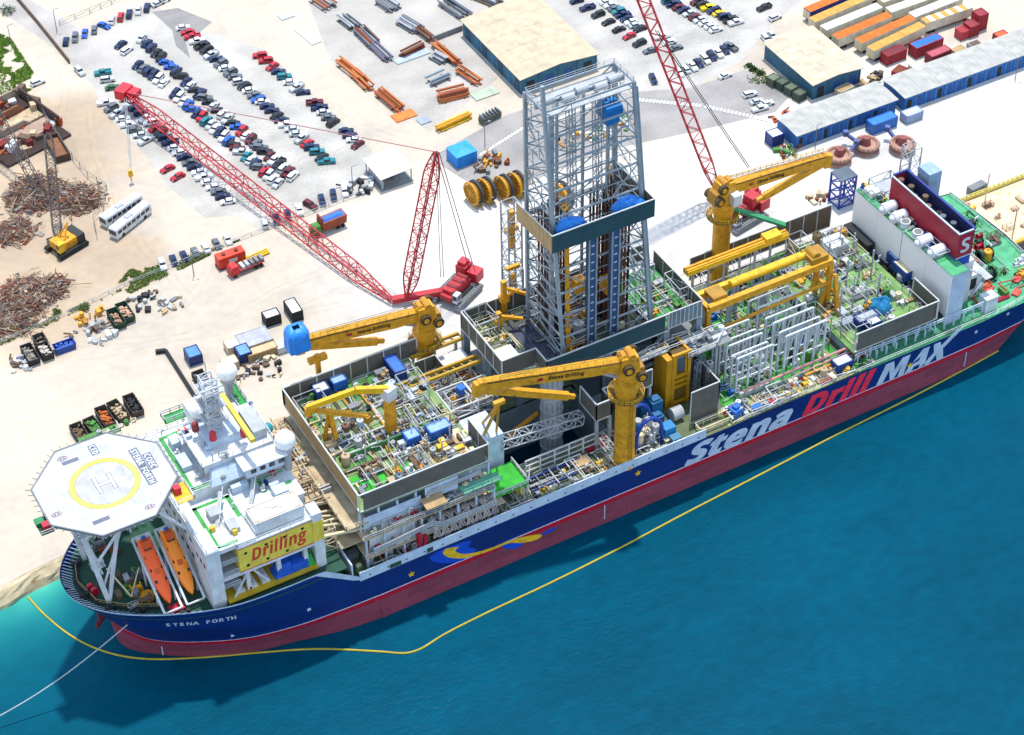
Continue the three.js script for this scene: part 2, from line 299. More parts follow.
function hullBand(mb, ya, yb, n = 1, out = 0, sel = () => true) {
  for (const sd of [1, -1]) for (let i = 1; i < S.length; i++) for (let j = 0; j < n; j++) {
    const q = (s, f) => { const lo = typeof ya === 'function' ? ya(hullAt(12, s)[0]) : ya, hi = typeof yb === 'function' ? yb(hullAt(19, s)[0]) : yb, y = lerp(lo, hi, f), [x, z] = hullAt(y, s); return V(x - (s < 1 ? out : 0), y, sd * (z + out)); };
    const m = hullAt(7, (S[i] + S[i - 1]) / 2)[0]; if (!sel(m, sd)) continue;
    const a = q(S[i - 1], j / n), b = q(S[i], j / n), c = q(S[i], (j + 1) / n), d = q(S[i - 1], (j + 1) / n);
    sd > 0 ? mb.quad(a, b, c, d) : mb.quad(d, c, b, a);
  }
  return mb;
}
hullBand(new MB(), -3, 5.5, 3).build('hull_bottom', C.dullred, ship);
hullBand(new MB(), 5.5, 6.75, 1).build('boot_top', C.red, ship);
hullBand(new MB(), 6.75, 7.0, 1, 0.01).build('waterline_stripe', C.stripe, ship);
hullBand(new MB(), 7.0, x => rimAt(x), 6).build('topside', C.navy, ship);
hullBand(new MB(), x => rimAt(x) - 0.05, x => rimAt(x) + 0.3, 1, 0.03, x => x < -58).build('bow_rim', C.pale, ship);
{ // pale bulwark strip amidships, one panel per frame bay
  const bw = part('bulwark', ship);
  for (const sd of [1, -1]) for (let x = -62; x < 17.9; x += 8) {
    new MB().box(x + 0.02, x + 7.98, 13.15, 15.5, sd > 0 ? 20.85 : -21.1, sd > 0 ? 21.1 : -20.85).build('panel', C.pale, bw);
    const o = new MB(); for (let k = 0; k < 2; k++) o.box(x + 2 + k * 4, x + 2.35 + k * 4, 13.9, 14.2, sd > 0 ? 21.1 : -21.14, sd > 0 ? 21.14 : -21.1); o.build('freeing_port', C.black, bw);
  }
  new MB().box(-55.5, -53, 13.3, 14.4, 21.1, 21.16).box(-47.3, -46, 13.4, 14.6, 21.1, 21.16).build('freeing_port', C.greenD, bw);
}
// decks with the moonpool opening
const outline = y => { const a = []; for (const s of S) a.push(hullAt(y, s)); return a; };
{
  const o = outline(13.1), half = (x0, x1) => o.filter(a => a[0] > x0 && a[0] < x1), hbx = x => { for (let i = 1; i < o.length; i++) if (o[i][0] >= x) return o[i][1]; return 0; };
  const strip = (mb, x0, x1, z0, z1, y) => mb.box(x0, x1, y - 0.4, y, z0, z1);
  const d = new MB(); strip(d, -68, -22, -20.8, 20.8, DK); strip(d, 2, 60, -20.8, 20.8, DK); strip(d, -22, 2, 9, 20.8, DK); strip(d, -22, 2, -20.8, -7, DK);
  d.build('main_deck', M(0x66704f, 0.9, 0, deckTex), ship);
  const h = half(60, 113.6), pts = [[60, -21], ...h.map(a => [a[0], -a[1] + 0.05]), ...h.reverse().map(a => [a[0], a[1] - 0.05]), [60, 21]];
  new MB().poly(pts, DK - 0.3, DK).build('stern_deck', M(0x52a878, 0.85, 0, deckTex), ship);
  const f = outline(FD).filter(a => a[0] < -63), fp = [...f.map(a => [a[0] + 0.1, a[1]]), ...f.slice().reverse().map(a => [a[0] + 0.1, -a[1]])];
  new MB().poly(fp, FD - 0.3, FD).build('forecastle_deck', C.greenD, ship);
  new MB().box(-63.5, -63.2, DK, FD, -20.9, 20.9).build('forecastle_bulkhead', C.pale, ship);
  const mp = new MB(); mp.box(-22.3, -22, -2, DK, -7, 9).box(2, 2.3, -2, DK, -7, 9).box(-22, 2, -2, DK, -7.3, -7).box(-22, 2, -2, DK, 9, 9.3); mp.build('moonpool_trunk', M(0x86979a, 0.7), ship);
  const cm = new MB().rail([V(-22, DK, 9.6), V(2, DK, 9.6)], 1.1, 0.12).rail([V(-22.6, DK, -7), V(-22.6, DK, 9)], 1.1, 0.12); cm.build('moonpool_rail', C.edge, ship);
}
// hull lettering, swoosh, draft marks
{
  const put = (str, x0, x1, y, hgt, mat, sh, name) => { const g = text(str, hgt, 0.06, sh, 0.2); g.computeBoundingBox(); const b = g.boundingBox; g.scale((x1 - x0) / (b.max.x - b.min.x), 1, 1); g.computeBoundingBox(); g.translate(x0 - g.boundingBox.min.x, y, 21.0); return mesh(name, g, mat, ship); };
  put('Stena', 13, 40.2, 7.15, 5.0, C.pale, 0.35, 'hull_lettering'); put('Drill', 42.6, 61.8, 7.15, 5.0, M(0xee2c44, 0.5), 0.35, 'hull_lettering');
  const m = new MB(), L = (pts) => { const s = new THREE.Shape(pts.map(a => new THREE.Vector2(a[0] + (a[1] - 7.15) * 0.35, a[1]))); const g = new THREE.ExtrudeGeometry(s, { depth: 0.06, bevelEnabled: false }); g.translate(0, 0, 21); const p = g.attributes.position.array; for (let i = 0; i < p.length; i++) m.p.push(p[i]); };
  L([[62.3, 7.15], [64, 7.15], [64.3, 10.4], [65.9, 7.15], [67, 7.15], [67.7, 10.4], [68, 7.15], [69.6, 7.15], [69, 12.4], [66.9, 12.4], [66.1, 9.6], [64.6, 12.4], [62.5, 12.4]]);
  L([[69.9, 7.15], [71.7, 7.15], [72, 8.2], [73.6, 8.2], [73.7, 7.15], [75.2, 7.15], [74.2, 12.4], [72.4, 12.4], [71, 9.4], [72.8, 10.6], [72.7, 9.3], [70.4, 8.8]]);
  L([[74.4, 7.15], [76.4, 7.15], [77.6, 9], [78.6, 7.15], [80.4, 7.15], [78.9, 10.1], [82.6, 14.0], [80.7, 14.0], [77.9, 11.1], [77.1, 12.4], [75.3, 12.4], [76.5, 9.9]]);
  m.build('hull_lettering', C.pale, ship);
  const sw = (pts, z, mat) => { const g = new THREE.ExtrudeGeometry(new THREE.Shape(new THREE.SplineCurve(pts.map(a => new THREE.Vector2(...a))).getPoints(60)), { depth: 0.04, bevelEnabled: false }); g.translate(0, 0, z); mesh('hull_swoosh', g, mat, ship); };
  const zp = a => a.map(([x, y]) => { const q = at(330 + x / 3.012, 400 + y / 3.012, { z: 21 }); return [q.x, q.y]; }), sb = M(0x1247c0, 0.45);
  sw(zp([[298, 474], [335, 452], [395, 430], [426, 424], [416, 442], [440, 452], [400, 482], [350, 491], [310, 487]]), 21.0, sb);
  sw(zp([[388, 441], [377, 454], [400, 463], [440, 458], [490, 443], [530, 427], [580, 412], [636, 404], [622, 420], [575, 430], [540, 430], [500, 446], [450, 464], [400, 476], [356, 473], [339, 459], [352, 446]]), 21.05, C.yellowB);
  sw(zp([[508, 441], [545, 431], [582, 430], [565, 445], [535, 449]]), 21.0, sb); sw(zp([[632, 406], [660, 390], [684, 381], [668, 396], [645, 405]]), 21.0, sb);
  const name = [], str = 'STENA FORTH'; let sx = -99.3;
  for (const ch of str) { if (ch === ' ') { sx += 1.0; continue; }
    let s = 0; while (s < 9 && hullAt(15.6, s)[0] < sx) s += 0.02; const [x, z] = hullAt(15.6, s), [x2, z2] = hullAt(15.6, s + 0.05), [x3, z3] = hullAt(16.9, s);
    const g = text(ch, 1.15, 0.06), ux = V(x2 - x, 0, z2 - z).normalize(), ut = V(x3 - x, 1.3, z3 - z), uy = ut.addScaledVector(ux, -ut.dot(ux)).normalize(), uz = ux.clone().cross(uy).normalize();
    g.scale(1.1, 1, 1); g.applyMatrix4(new THREE.Matrix4().makeBasis(ux, uy, uz).setPosition(V(x, 15.6, z).addScaledVector(uz, 0.12))); mesh('ship_name_letter', g, C.pale, ship); sx += 1.16; }
  for (const [x, y] of [[-73, 10.5], [89, 10.4], [98, 11.5], [-88, 8.6]]) { let s = 0; while (s < 12 && hullAt(y, s)[0] < x) s += 0.05; const z = hullAt(y, s)[1]; new MB().obox(x, y, z + 0.03, 0.7, 0.7, 0.1, 0).build('hull_emblem', C.pale, ship); }
  for (const [x, y] of [[-51, 9.2], [1.5, 11], [71, 9.2]]) { const g = new THREE.ExtrudeGeometry(new THREE.Shape(Array.from({ length: 10 }, (_, i) => new THREE.Vector2(Math.sin(i * Math.PI / 5) * (i & 1 ? 0.42 : 0.8), Math.cos(i * Math.PI / 5) * (i & 1 ? 0.42 : 0.8)))), { depth: 0.05, bevelEnabled: false }); g.translate(x, y, 21.08); mesh('hull_emblem', g, C.yellowB, ship); }
  const dm = new MB(); for (const x of [-100, -6.5, 87]) { let s = 0; while (s < 12 && hullAt(3, s)[0] < x) s += 0.05; dm.box(x, x + 0.16, 1.5, 5.6, hullAt(3, s)[1] + 0.05, hullAt(3, s)[1] + 0.25); } dm.build('draft_mark', C.pale, ship);
  const an = new MB(); { const q = at(100, 621, { y: 10 }); an.obox(q.x, 10, q.z, 0.5, 2.6, 0.5, 0.6); an.obox(q.x, 9.4, q.z, 2.6, 0.7, 0.7, 0.7); for (const e of [-1.2, 1.2]) an.obox(q.x + e * 0.76, 9.5, q.z - e * 0.64, 0.5, 1.3, 0.5, 0.7); an.bar(V(q.x, 12.4, q.z), V(-108.2, 13.6, 4.6), 0.35); } an.build('anchor', M(0x7a2c34, 0.7), ship);
}

// shared deck pieces: windwall of panels, clutter, containers
function windwall(parent, a, b, y0, y1, mat, bay = 3.4, post = 0.28) {
  const g = part('windwall', parent), L = a.distanceTo(b), n = Math.max(1, Math.round(L / bay)), dir = b.clone().sub(a).normalize(), nz = V(dir.z, 0, -dir.x);
  const cap = new MB(); cap.bar(V(a.x, y1, a.z), V(b.x, y1, b.z), post, post); cap.bar(V(a.x, y0 + 0.1, a.z), V(b.x, y0 + 0.1, b.z), post, post); cap.build('rail', C.edge, g);
  for (let i = 0; i <= n; i++) { const c = a.clone().lerp(b, i / n); if (post) new MB().bar(V(c.x, y0, c.z).addScaledVector(nz, 0), V(c.x, y1, c.z), post * 0.8).build('post', C.edge, g); }
  for (let i = 0; i < n; i++) { const p = a.clone().lerp(b, (i + 0.03) / n), q = a.clone().lerp(b, (i + 0.97) / n); new MB().bar(V(p.x, (y0 + y1) / 2, p.z), V(q.x, (y0 + y1) / 2, q.z), 0.09, y1 - y0 - 0.25).build('panel', mat, g); }
  return g;
}
const kinds = ['pump_skid', 'valve_block', 'pipe_bundle', 'storage_box', 'winch', 'vent_pipe', 'tool_basket', 'tank'];
function deckItem(kind, x, y, z, s, mat, parent) {
  const m = new MB(), a = rr(0, 1) < 0.6 ? 0 : Math.PI / 2;
  if (kind === 'pump_skid') { m.obox(x, y, z, 2.2 * s, 0.3, 1.3 * s, a); m.tube(V(x - 0.7 * s, y + 0.9 * s, z), V(x + 0.7 * s, y + 0.9 * s, z), 0.45 * s); m.obox(x + 0.5 * s, y + 0.3, z, 0.6 * s, 1.5 * s, 0.8 * s, a); }
  else if (kind === 'valve_block') { for (let k = 0; k < 5; k++) { const q = V(x + rr(-1, 1) * s, y, z + rr(-1, 1) * s); m.tube(q, q.clone().add(V(0, rr(0.8, 2.2) * s, 0)), 0.16 * s, 0.16 * s, 6); } m.path([V(x - s, y + 0.8, z - s * 0.5), V(x + s, y + 0.8, z - s * 0.5), V(x + s, y + 0.8, z + s * 0.7)], 0.18 * s); m.obox(x, y, z, 0.9 * s, 0.9 * s, 0.9 * s, a); }
  else if (kind === 'pipe_bundle') { const L = rr(3, 6) * s; for (let k = 0; k < 6; k++) { const o = (k % 3 - 1) * 0.34, h = 0.2 + (k > 2 ? 0.32 : 0); a ? m.tube(V(x + o, y + h, z - L / 2), V(x + o, y + h, z + L / 2), 0.15, 0.15, 6) : m.tube(V(x - L / 2, y + h, z + o), V(x + L / 2, y + h, z + o), 0.15, 0.15, 6); } }
  else if (kind === 'storage_box') { m.obox(x, y, z, 2.4 * s, 1.3 * s, 1.3 * s, a); m.obox(x, y + 1.3 * s, z, 2.5 * s, 0.12, 1.4 * s, a); }
  else if (kind === 'winch') { m.obox(x, y, z, 2.2 * s, 0.3, 1.6 * s, 0); m.tube(V(x - 0.8 * s, y + 0.9 * s, z), V(x + 0.8 * s, y + 0.9 * s, z), 0.4 * s); for (const k of [-0.8, 0.8]) m.tube(V(x + k * s, y + 0.9 * s, z), V(x + (k + 0.12) * s, y + 0.9 * s, z), 0.8 * s, 0.8 * s, 12); }
  else if (kind === 'vent_pipe') { m.tube(V(x, y, z), V(x, y + 2.4 * s, z), 0.22 * s); m.path([V(x, y + 2.4 * s, z), V(x + 0.5 * s, y + 2.7 * s, z), V(x + 0.9 * s, y + 2.2 * s, z)], 0.26 * s); }
  else if (kind === 'tool_basket') { const q = [[-1.2, -0.7], [1.2, -0.7], [1.2, 0.7], [-1.2, 0.7], [-1.2, -0.7]].map(e => V(x + e[0] * s, y, z + e[1] * s)); m.rail(q, 1.0 * s, 0.1, 1.2); m.obox(x, y, z, 2.2 * s, 0.2, 1.2 * s, 0); m.obox(x + 0.3, y + 0.2, z, 1.2 * s, 0.5 * s, 0.6 * s, 0.3); }
  else { m.tube(V(x, y, z), V(x, y + 2.2 * s, z), 0.9 * s, 0.9 * s, 14); m.sphere(V(x, y + 2.2 * s, z), 0.9 * s, 14, 0.35, 0); m.tube(V(x, y + 2.4 * s, z), V(x, y + 2.9 * s, z), 0.2, 0.2, 6); }
  return m.build(kind, mat, parent);
}
const pal = [C.greyL, C.greyL, C.greyL, C.grey, C.steel, C.steel, C.cream, C.sandy, C.yellow, C.white, C.white, C.green, C.brown, C.steelD, C.pale, C.tan];
function clutter(parent, x0, x1, z0, z1, y, n, palette = pal, smin = 0.6, smax = 1.25) { for (let i = 0; i < n; i++) deckItem(pick(kinds), rr(x0, x1), y, rr(z0, z1), rr(smin, smax), pick(palette), parent); }
function pipeRun(parent, pts, k, gap, r, mat, axis = 'z') { for (let i = 0; i < k; i++) { const o = axis === 'z' ? V(0, 0, i * gap) : axis === 'y' ? V(0, i * gap, 0) : V(i * gap, 0, 0); new MB().path(pts.map(p => p.clone().add(o)), r, 6).build('pipe', mat, parent); } }
function container(x, y, z, L, Wd, h, turn, mat, top, label, group) {
  const t = thing('cargo_container', label, 'container', V(x, y, z), turn, group);
  const b = new MB().box(-L / 2, L / 2, 0.1, h, -Wd / 2, Wd / 2); b.build('body', mat, t);
  const r = new MB(), n = Math.round(L / 0.6); for (let i = 0; i < n; i++) { const q = -L / 2 + (i + 0.5) * L / n; r.box(q - 0.1, q + 0.1, 0.3, h - 0.25, Wd / 2, Wd / 2 + 0.07).box(q - 0.1, q + 0.1, 0.3, h - 0.25, -Wd / 2 - 0.07, -Wd / 2); } r.build('corrugation', mat, t).userData.kind = 'stuff';
  new MB().box(-L / 2 + 0.2, L / 2 - 0.2, h, h + 0.06, -Wd / 2 + 0.2, Wd / 2 - 0.2).build('roof', top, t);
  const f = new MB(); for (const a of [-1, 1]) for (const c of [-1, 1]) f.box(a * L / 2 - 0.1, a * L / 2 + 0.1, 0, h + 0.1, c * Wd / 2 - 0.1, c * Wd / 2 + 0.1); for (const c of [-1, 1]) f.box(-L / 2, L / 2, h - 0.05, h + 0.1, c * Wd / 2 - 0.1, c * Wd / 2 + 0.1); for (const c of [-1, 1]) f.box(c * L / 2 - 0.1, c * L / 2 + 0.1, h - 0.05, h + 0.1, -Wd / 2, Wd / 2); f.build('corner_frame', mat, t);
  return t;
}

function scaffold(parent, x0, x1, z0, z1, y0, y1, n, mat, w = 0.26) {       // open tube frame: posts, beams, one diagonal a bay
  const g = part('pipe_frame', parent), P = [[x0, z0], [x1, z0], [x1, z1], [x0, z1]];
  for (let i = 0; i < 4; i++) { const a = P[i], b = P[(i + 1) % 4]; new MB().bar(V(a[0], y0, a[1]), V(a[0], y1, a[1]), w).build('post', mat, g); for (let k = 1; k <= n; k++) { const y = lerp(y0, y1, k / n); new MB().bar(V(a[0], y, a[1]), V(b[0], y, b[1]), w * 0.8).build('beam', mat, g); if ((k + i) & 1) new MB().bar(V(a[0], lerp(y0, y1, (k - 1) / n), a[1]), V(b[0], y, b[1]), w * 0.6).build('brace', mat, g); } }
  return g;
}
function pipeMaze(parent, x0, x1, z0, z1, y, n, palette = [C.greyL, C.greyL, C.edge, C.edge, C.steel, C.cream, C.grey]) {   // thin service pipes with elbows and stanchions
  for (let i = 0; i < n; i++) { const m = new MB(); let p = V(rr(x0, x1), y + rr(0.3, 1.6), rr(z0, z1)), ax = rnd() < 0.5; m.tube(V(p.x, y, p.z), p, 0.1, 0.1, 5); const r = rr(0.07, 0.15); for (let k = 0; k < 4; k++) { const q = p.clone(); ax ? q.x = Math.min(x1, Math.max(x0, q.x + rr(-7, 7))) : q.z = Math.min(z1, Math.max(z0, q.z + rr(-7, 7))); if (k === 2) q.y = y + rr(0.3, 2); m.tube(p, q, r, r, 5); p = q; ax = !ax; } m.tube(p, V(p.x, y, p.z), 0.1, 0.1, 5); m.build('service_pipe', pick(palette), parent); }
}
// helideck over the bow
{
  const hd = part('helideck', ship), cx = -102.2, cz = -0.4, y = 42, ap = 12.35, R = ap / Math.cos(Math.PI / 8);
  const oct = (r) => Array.from({ length: 8 }, (_, i) => { const a = Math.PI / 8 + i * Math.PI / 4; return [cx + Math.cos(a) * r, cz + Math.sin(a) * r]; });
  new MB().poly(oct(R), y - 0.7, y).build('landing_deck', M(0xb9b9be, 0.7), hd);
  const ring = (r0, r1, y1, mat, name) => { const m = new MB(); for (let i = 0; i < 64; i++) { const f = (r, k) => V(cx + r * Math.cos(k / 64 * 6.28319), y1, cz + r * Math.sin(k / 64 * 6.28319)); m.quad(f(r0, i), f(r0, i + 1), f(r1, i + 1), f(r1, i)); } return m.build(name, mat, hd); };
  ring(0.01, 5.5, y + 0.012, M(0xb2b0b0, 0.75), 'touchdown_surface'); ring(5.6, 6.55, y + 0.024, M(0xddd55a, 0.7), 'touchdown_circle'); ring(5.5, 5.6, y + 0.034, M(0x8a8640, 0.7), 'circle_edge'); ring(6.55, 6.64, y + 0.034, M(0x8a8640, 0.7), 'circle_edge');
  const grey = M(0x676b7a, 0.8), flat = (str, size, x, z, mat, name, wide) => { const g = text(str, size, 0.02); g.computeBoundingBox(); const bw = g.boundingBox.max.x - g.boundingBox.min.x; g.scale(wide / bw, 1, 1); g.rotateX(-Math.PI / 2); g.rotateY(-Math.PI / 2); g.translate(x, y + 0.035, z); mesh(name, g, mat, hd); };
  const h = new MB(), hb = new MB(); for (const [m, e] of [[h, 0], [hb, 0.16]]) for (const [x0, x1, z0, z1] of [[-1.7, -1.15, -2.1, 2.1], [1.15, 1.7, -2.1, 2.1], [-1.15, 1.15, -0.3, 0.3]]) m.box(cx + x0 - (x0 > -1.2 && x0 < 0 ? 0 : e), cx + x1 + (x1 > 1.1 && x1 < 1.2 ? 0 : e), y, y + 0.03 + (e ? 0 : 0.015), cz + z0 - e, cz + z1 + e); hb.build('landing_letter_edge', M(0x7d7b7c, 0.8), hd); h.build('landing_letter', C.white, hd);
  const strip = (x, z, sx, sz) => new MB().box(x - sx / 2, x + sx / 2, y, y + 0.03, z - sz / 2, z + sz / 2).build('marking_plate', grey, hd);
  strip(cx + 7.8, cz - 0.6, 1.7, 10.6); flat('STENA  FORTH', 1.2, cx + 7.2, cz - 0.6, C.white, 'marking_letters', 10); strip(cx + 9.55, cz - 1.2, 1.6, 4.6); flat('COEC', 1.15, cx + 9.0, cz - 1.2, C.white, 'marking_letters', 4.1);
  strip(cx + 1.4, cz - 9.3, 1.5, 2.9); flat('CED', 1.15, cx + 0.85, cz - 9.3, C.white, 'marking_letters', 2.5); strip(cx - 3.5, cz - 8.6, 3.2, 1.0); strip(cx - 4.0, cz + 8.6, 3.2, 1.0);
  for (const a of [-2.0, 2.85, 1.1]) { const m = new MB(), x = cx + 11 * Math.cos(a), z = cz + 11 * Math.sin(a); for (let k = 0; k < 14; k++) { const f = q => V(x + 0.9 * Math.cos(q / 14 * 6.283), y + 0.04, z + 0.55 * Math.sin(q / 14 * 6.283)); m.bar(f(k), f(k + 1), 0.15, 0.02); } m.box(x - 0.5, x - 0.1, y, y + 0.04, z - 0.25, z + 0.25).box(x + 0.1, x + 0.5, y, y + 0.04, z - 0.25, z + 0.25).build('perimeter_mark', M(0x8d6f74, 0.8), hd); }
  const ed = new MB(), o = oct(R + 0.1), o2 = oct(R + 1.2); for (let i = 0; i < 8; i++) { const j = (i + 1) % 8; ed.bar(V(o[i][0], y - 0.1, o[i][1]), V(o[j][0], y - 0.1, o[j][1]), 0.25, 0.5); } ed.build('deck_edge', C.grey, hd);
  const net = new MB(); for (let i = 0; i < 8; i++) { const j = (i + 1) % 8; for (let k = 0; k < 7; k++) { const f = k / 7; net.bar(V(lerp(o[i][0], o[j][0], f), y - 0.2, lerp(o[i][1], o[j][1], f)), V(lerp(o2[i][0], o2[j][0], f), y + 0.1, lerp(o2[i][1], o2[j][1], f)), 0.1); } } net.build('safety_net_frame', C.grey, hd);
  const gd = new MB(); for (const k of [-9, -4.5, 0, 4.5, 9]) { const e = Math.sqrt(Math.max(1, 12.4 * 12.4 - k * k)); gd.box(cx - e, cx + e, y - 2.1, y - 0.7, cz + k - 0.18, cz + k + 0.18); gd.box(cx + k - 0.18, cx + k + 0.18, y - 1.9, y - 0.7, cz - e, cz + e); } gd.build('deck_girder', C.greyL, hd);
  const leg = (a, b, w) => new MB().bar(V(...a), V(...b), w).build('support_strut', C.white, hd), T = y - 1.8;
  for (const s of [-1, 1]) { leg([-107.5, FD, s * 6.5], [-110, T, s * 6], 0.9); leg([-107.5, FD, s * 6.5], [-103, T, s * 8], 0.6); if (s < 0) { leg([-98, FD, s * 10], [-99, T, s * 10], 0.8); leg([-98, FD, s * 10], [-106, T, s * 9], 0.5); } leg([-91, 32.4, s * 9], [-96, T, s * 9.5], 0.45); leg([-92, 30, s * 4], [-96, T, s * 3], 0.5); leg([-108.3, FD + 11, s * 6.2], [-101, T, s * 8], 0.4); leg([-107.7, FD + 5, s * 6.4], [-101.2, FD + 12, s * 1], 0.35); leg([-101.2, FD + 12, s * 1], [-96, T, s * 2], 0.4); }
  leg([-107.7, FD + 10, -6.4], [-107.7, FD + 10, 6.4], 0.45); leg([-109, FD + 17, -6.2], [-107.6, FD + 8, 6.4], 0.35); leg([-109, FD + 17, 6.2], [-107.6, FD + 8, -6.4], 0.35);
  // access platforms and foam monitors at the rim
  const pf = (x, z, sx, sz, m1, yy = y - 1.0) => { new MB().box(x - sx / 2, x + sx / 2, yy, yy + 0.15, z - sz / 2, z + sz / 2).build('access_platform', m1, hd); new MB().rail([V(x - sx / 2, yy, z + sz / 2), V(x + sx / 2, yy, z + sz / 2), V(x + sx / 2, yy, z - sz / 2)], 1.1, 0.1).build('rail', C.edge, hd); };
  pf(cx - 13.4, cz + 3.8, 2.4, 4.4, C.greenD); pf(cx + 11.6, cz + 8.6, 3.2, 5, C.yellowB); pf(cx + 4, cz - 13.6, 8, 2.2, C.green);
  new MB().obox(cx - 13.3, y - 0.85, cz + 4.8, 1.2, 1.4, 1.4).build('foam_monitor', C.red, hd); new MB().obox(cx + 11, y - 0.85, cz + 8.2, 1.3, 1.6, 1.3).build('foam_monitor', M(0xd01a30, 0.5), hd); new MB().obox(cx - 13.9, y - 0.85, cz + 3, 1.6, 0.9, 1.6).build('foam_tank', M(0x147a44, 0.5), hd);
  for (let k = 0; k < 6; k++) deckItem(pick(kinds), cx + 4 + k * 1.4, y - 0.85, cz - 13.4, 0.5, pick([C.greyL, C.cream, C.green]), hd);
}

// forecastle fittings
{
  const fc = part('forecastle', ship);
  const wl = [[-109.6, -6], [-111, -1], [-109.5, 5.5], [-105, 9.5], [-99, 12.8]].map(a => V(a[0], FD, a[1]));
  new MB().rail(wl, 1.1, 0.12).build('walkway_rail', C.ochre, fc); const wk = new MB(); for (let i = 1; i < wl.length; i++) wk.bar(wl[i - 1].clone().setY(FD + 0.3), wl[i].clone().setY(FD + 0.3), 1.0, 0.12); wk.build('walkway', C.dark, fc);
  for (const [x, z, m] of [[-104.5, 1.5, C.brown], [-102, 6.5, C.yellow], [-106, -3.5, C.white], [-104, -8, C.grey], [-100, 3, C.grey], [-101.5, 10, C.brown]]) deckItem('winch', x, FD, z, 1.25, m, fc);
  for (const [x, z] of [[-111, 3], [-108, 8.4], [-103.3, 12], [-96, 16.5], [-109.5, -5.5]]) { const b = new MB(); for (const k of [-0.6, 0.6]) { b.tube(V(x + k, FD, z), V(x + k, FD + 1.1, z), 0.35, 0.35, 10); b.tube(V(x + k, FD + 1.1, z), V(x + k, FD + 1.25, z), 0.45, 0.45, 10); } b.obox(x, FD, z, 2.2, 0.15, 0.9); b.build('bollard', C.dark, fc); }
  for (const [x, z] of [[-109.3, 1.5], [-109, 2.8]]) { const b = new MB(); b.tube(V(x, FD + 0.8, z - 0.3), V(x, FD + 0.8, z + 0.5), 0.75, 0.75, 12); b.obox(x, FD, z + 0.1, 1.2, 0.5, 1.2); b.build('chain_stopper', C.red, fc); }
  new MB().tube(V(-100.7, FD, 9), V(-100.7, FD + 0.9, 9), 1.35, 1.35, 16).build('hatch_cover', C.yellow, fc); new MB().box(-98.4, -95.5, FD, FD + 0.6, 13.4, 15.3).build('equipment_base', C.red, fc);
  new MB().bar(V(-103.5, FD + 1, 8), V(-106, FD + 6, 3.5), 0.25).bar(V(-103.5, FD + 1, 8), V(-100, FD + 3.5, 4), 0.2).build('davit_arm', C.cream, fc);
  clutter(fc, -107, -99, -12, 11, FD, 26, [C.brown, C.grey, C.greyL, C.yellow, C.green, C.rust], 0.5, 0.9);
  const st = new MB(); for (let s = 0.15; s < 4; s += 0.12) for (const d of [-1, 1]) { const [x, z] = hullAt(19.7, s), [x2, z2] = hullAt(18.4, s); st.bar(V(x + 0.15, 19.7, d * (z - 0.15)), V(x2 + 1.1, FD, d * Math.max(0, z2 - 0.9)), 0.14); } st.build('bulwark_stay', C.pale, fc);
}
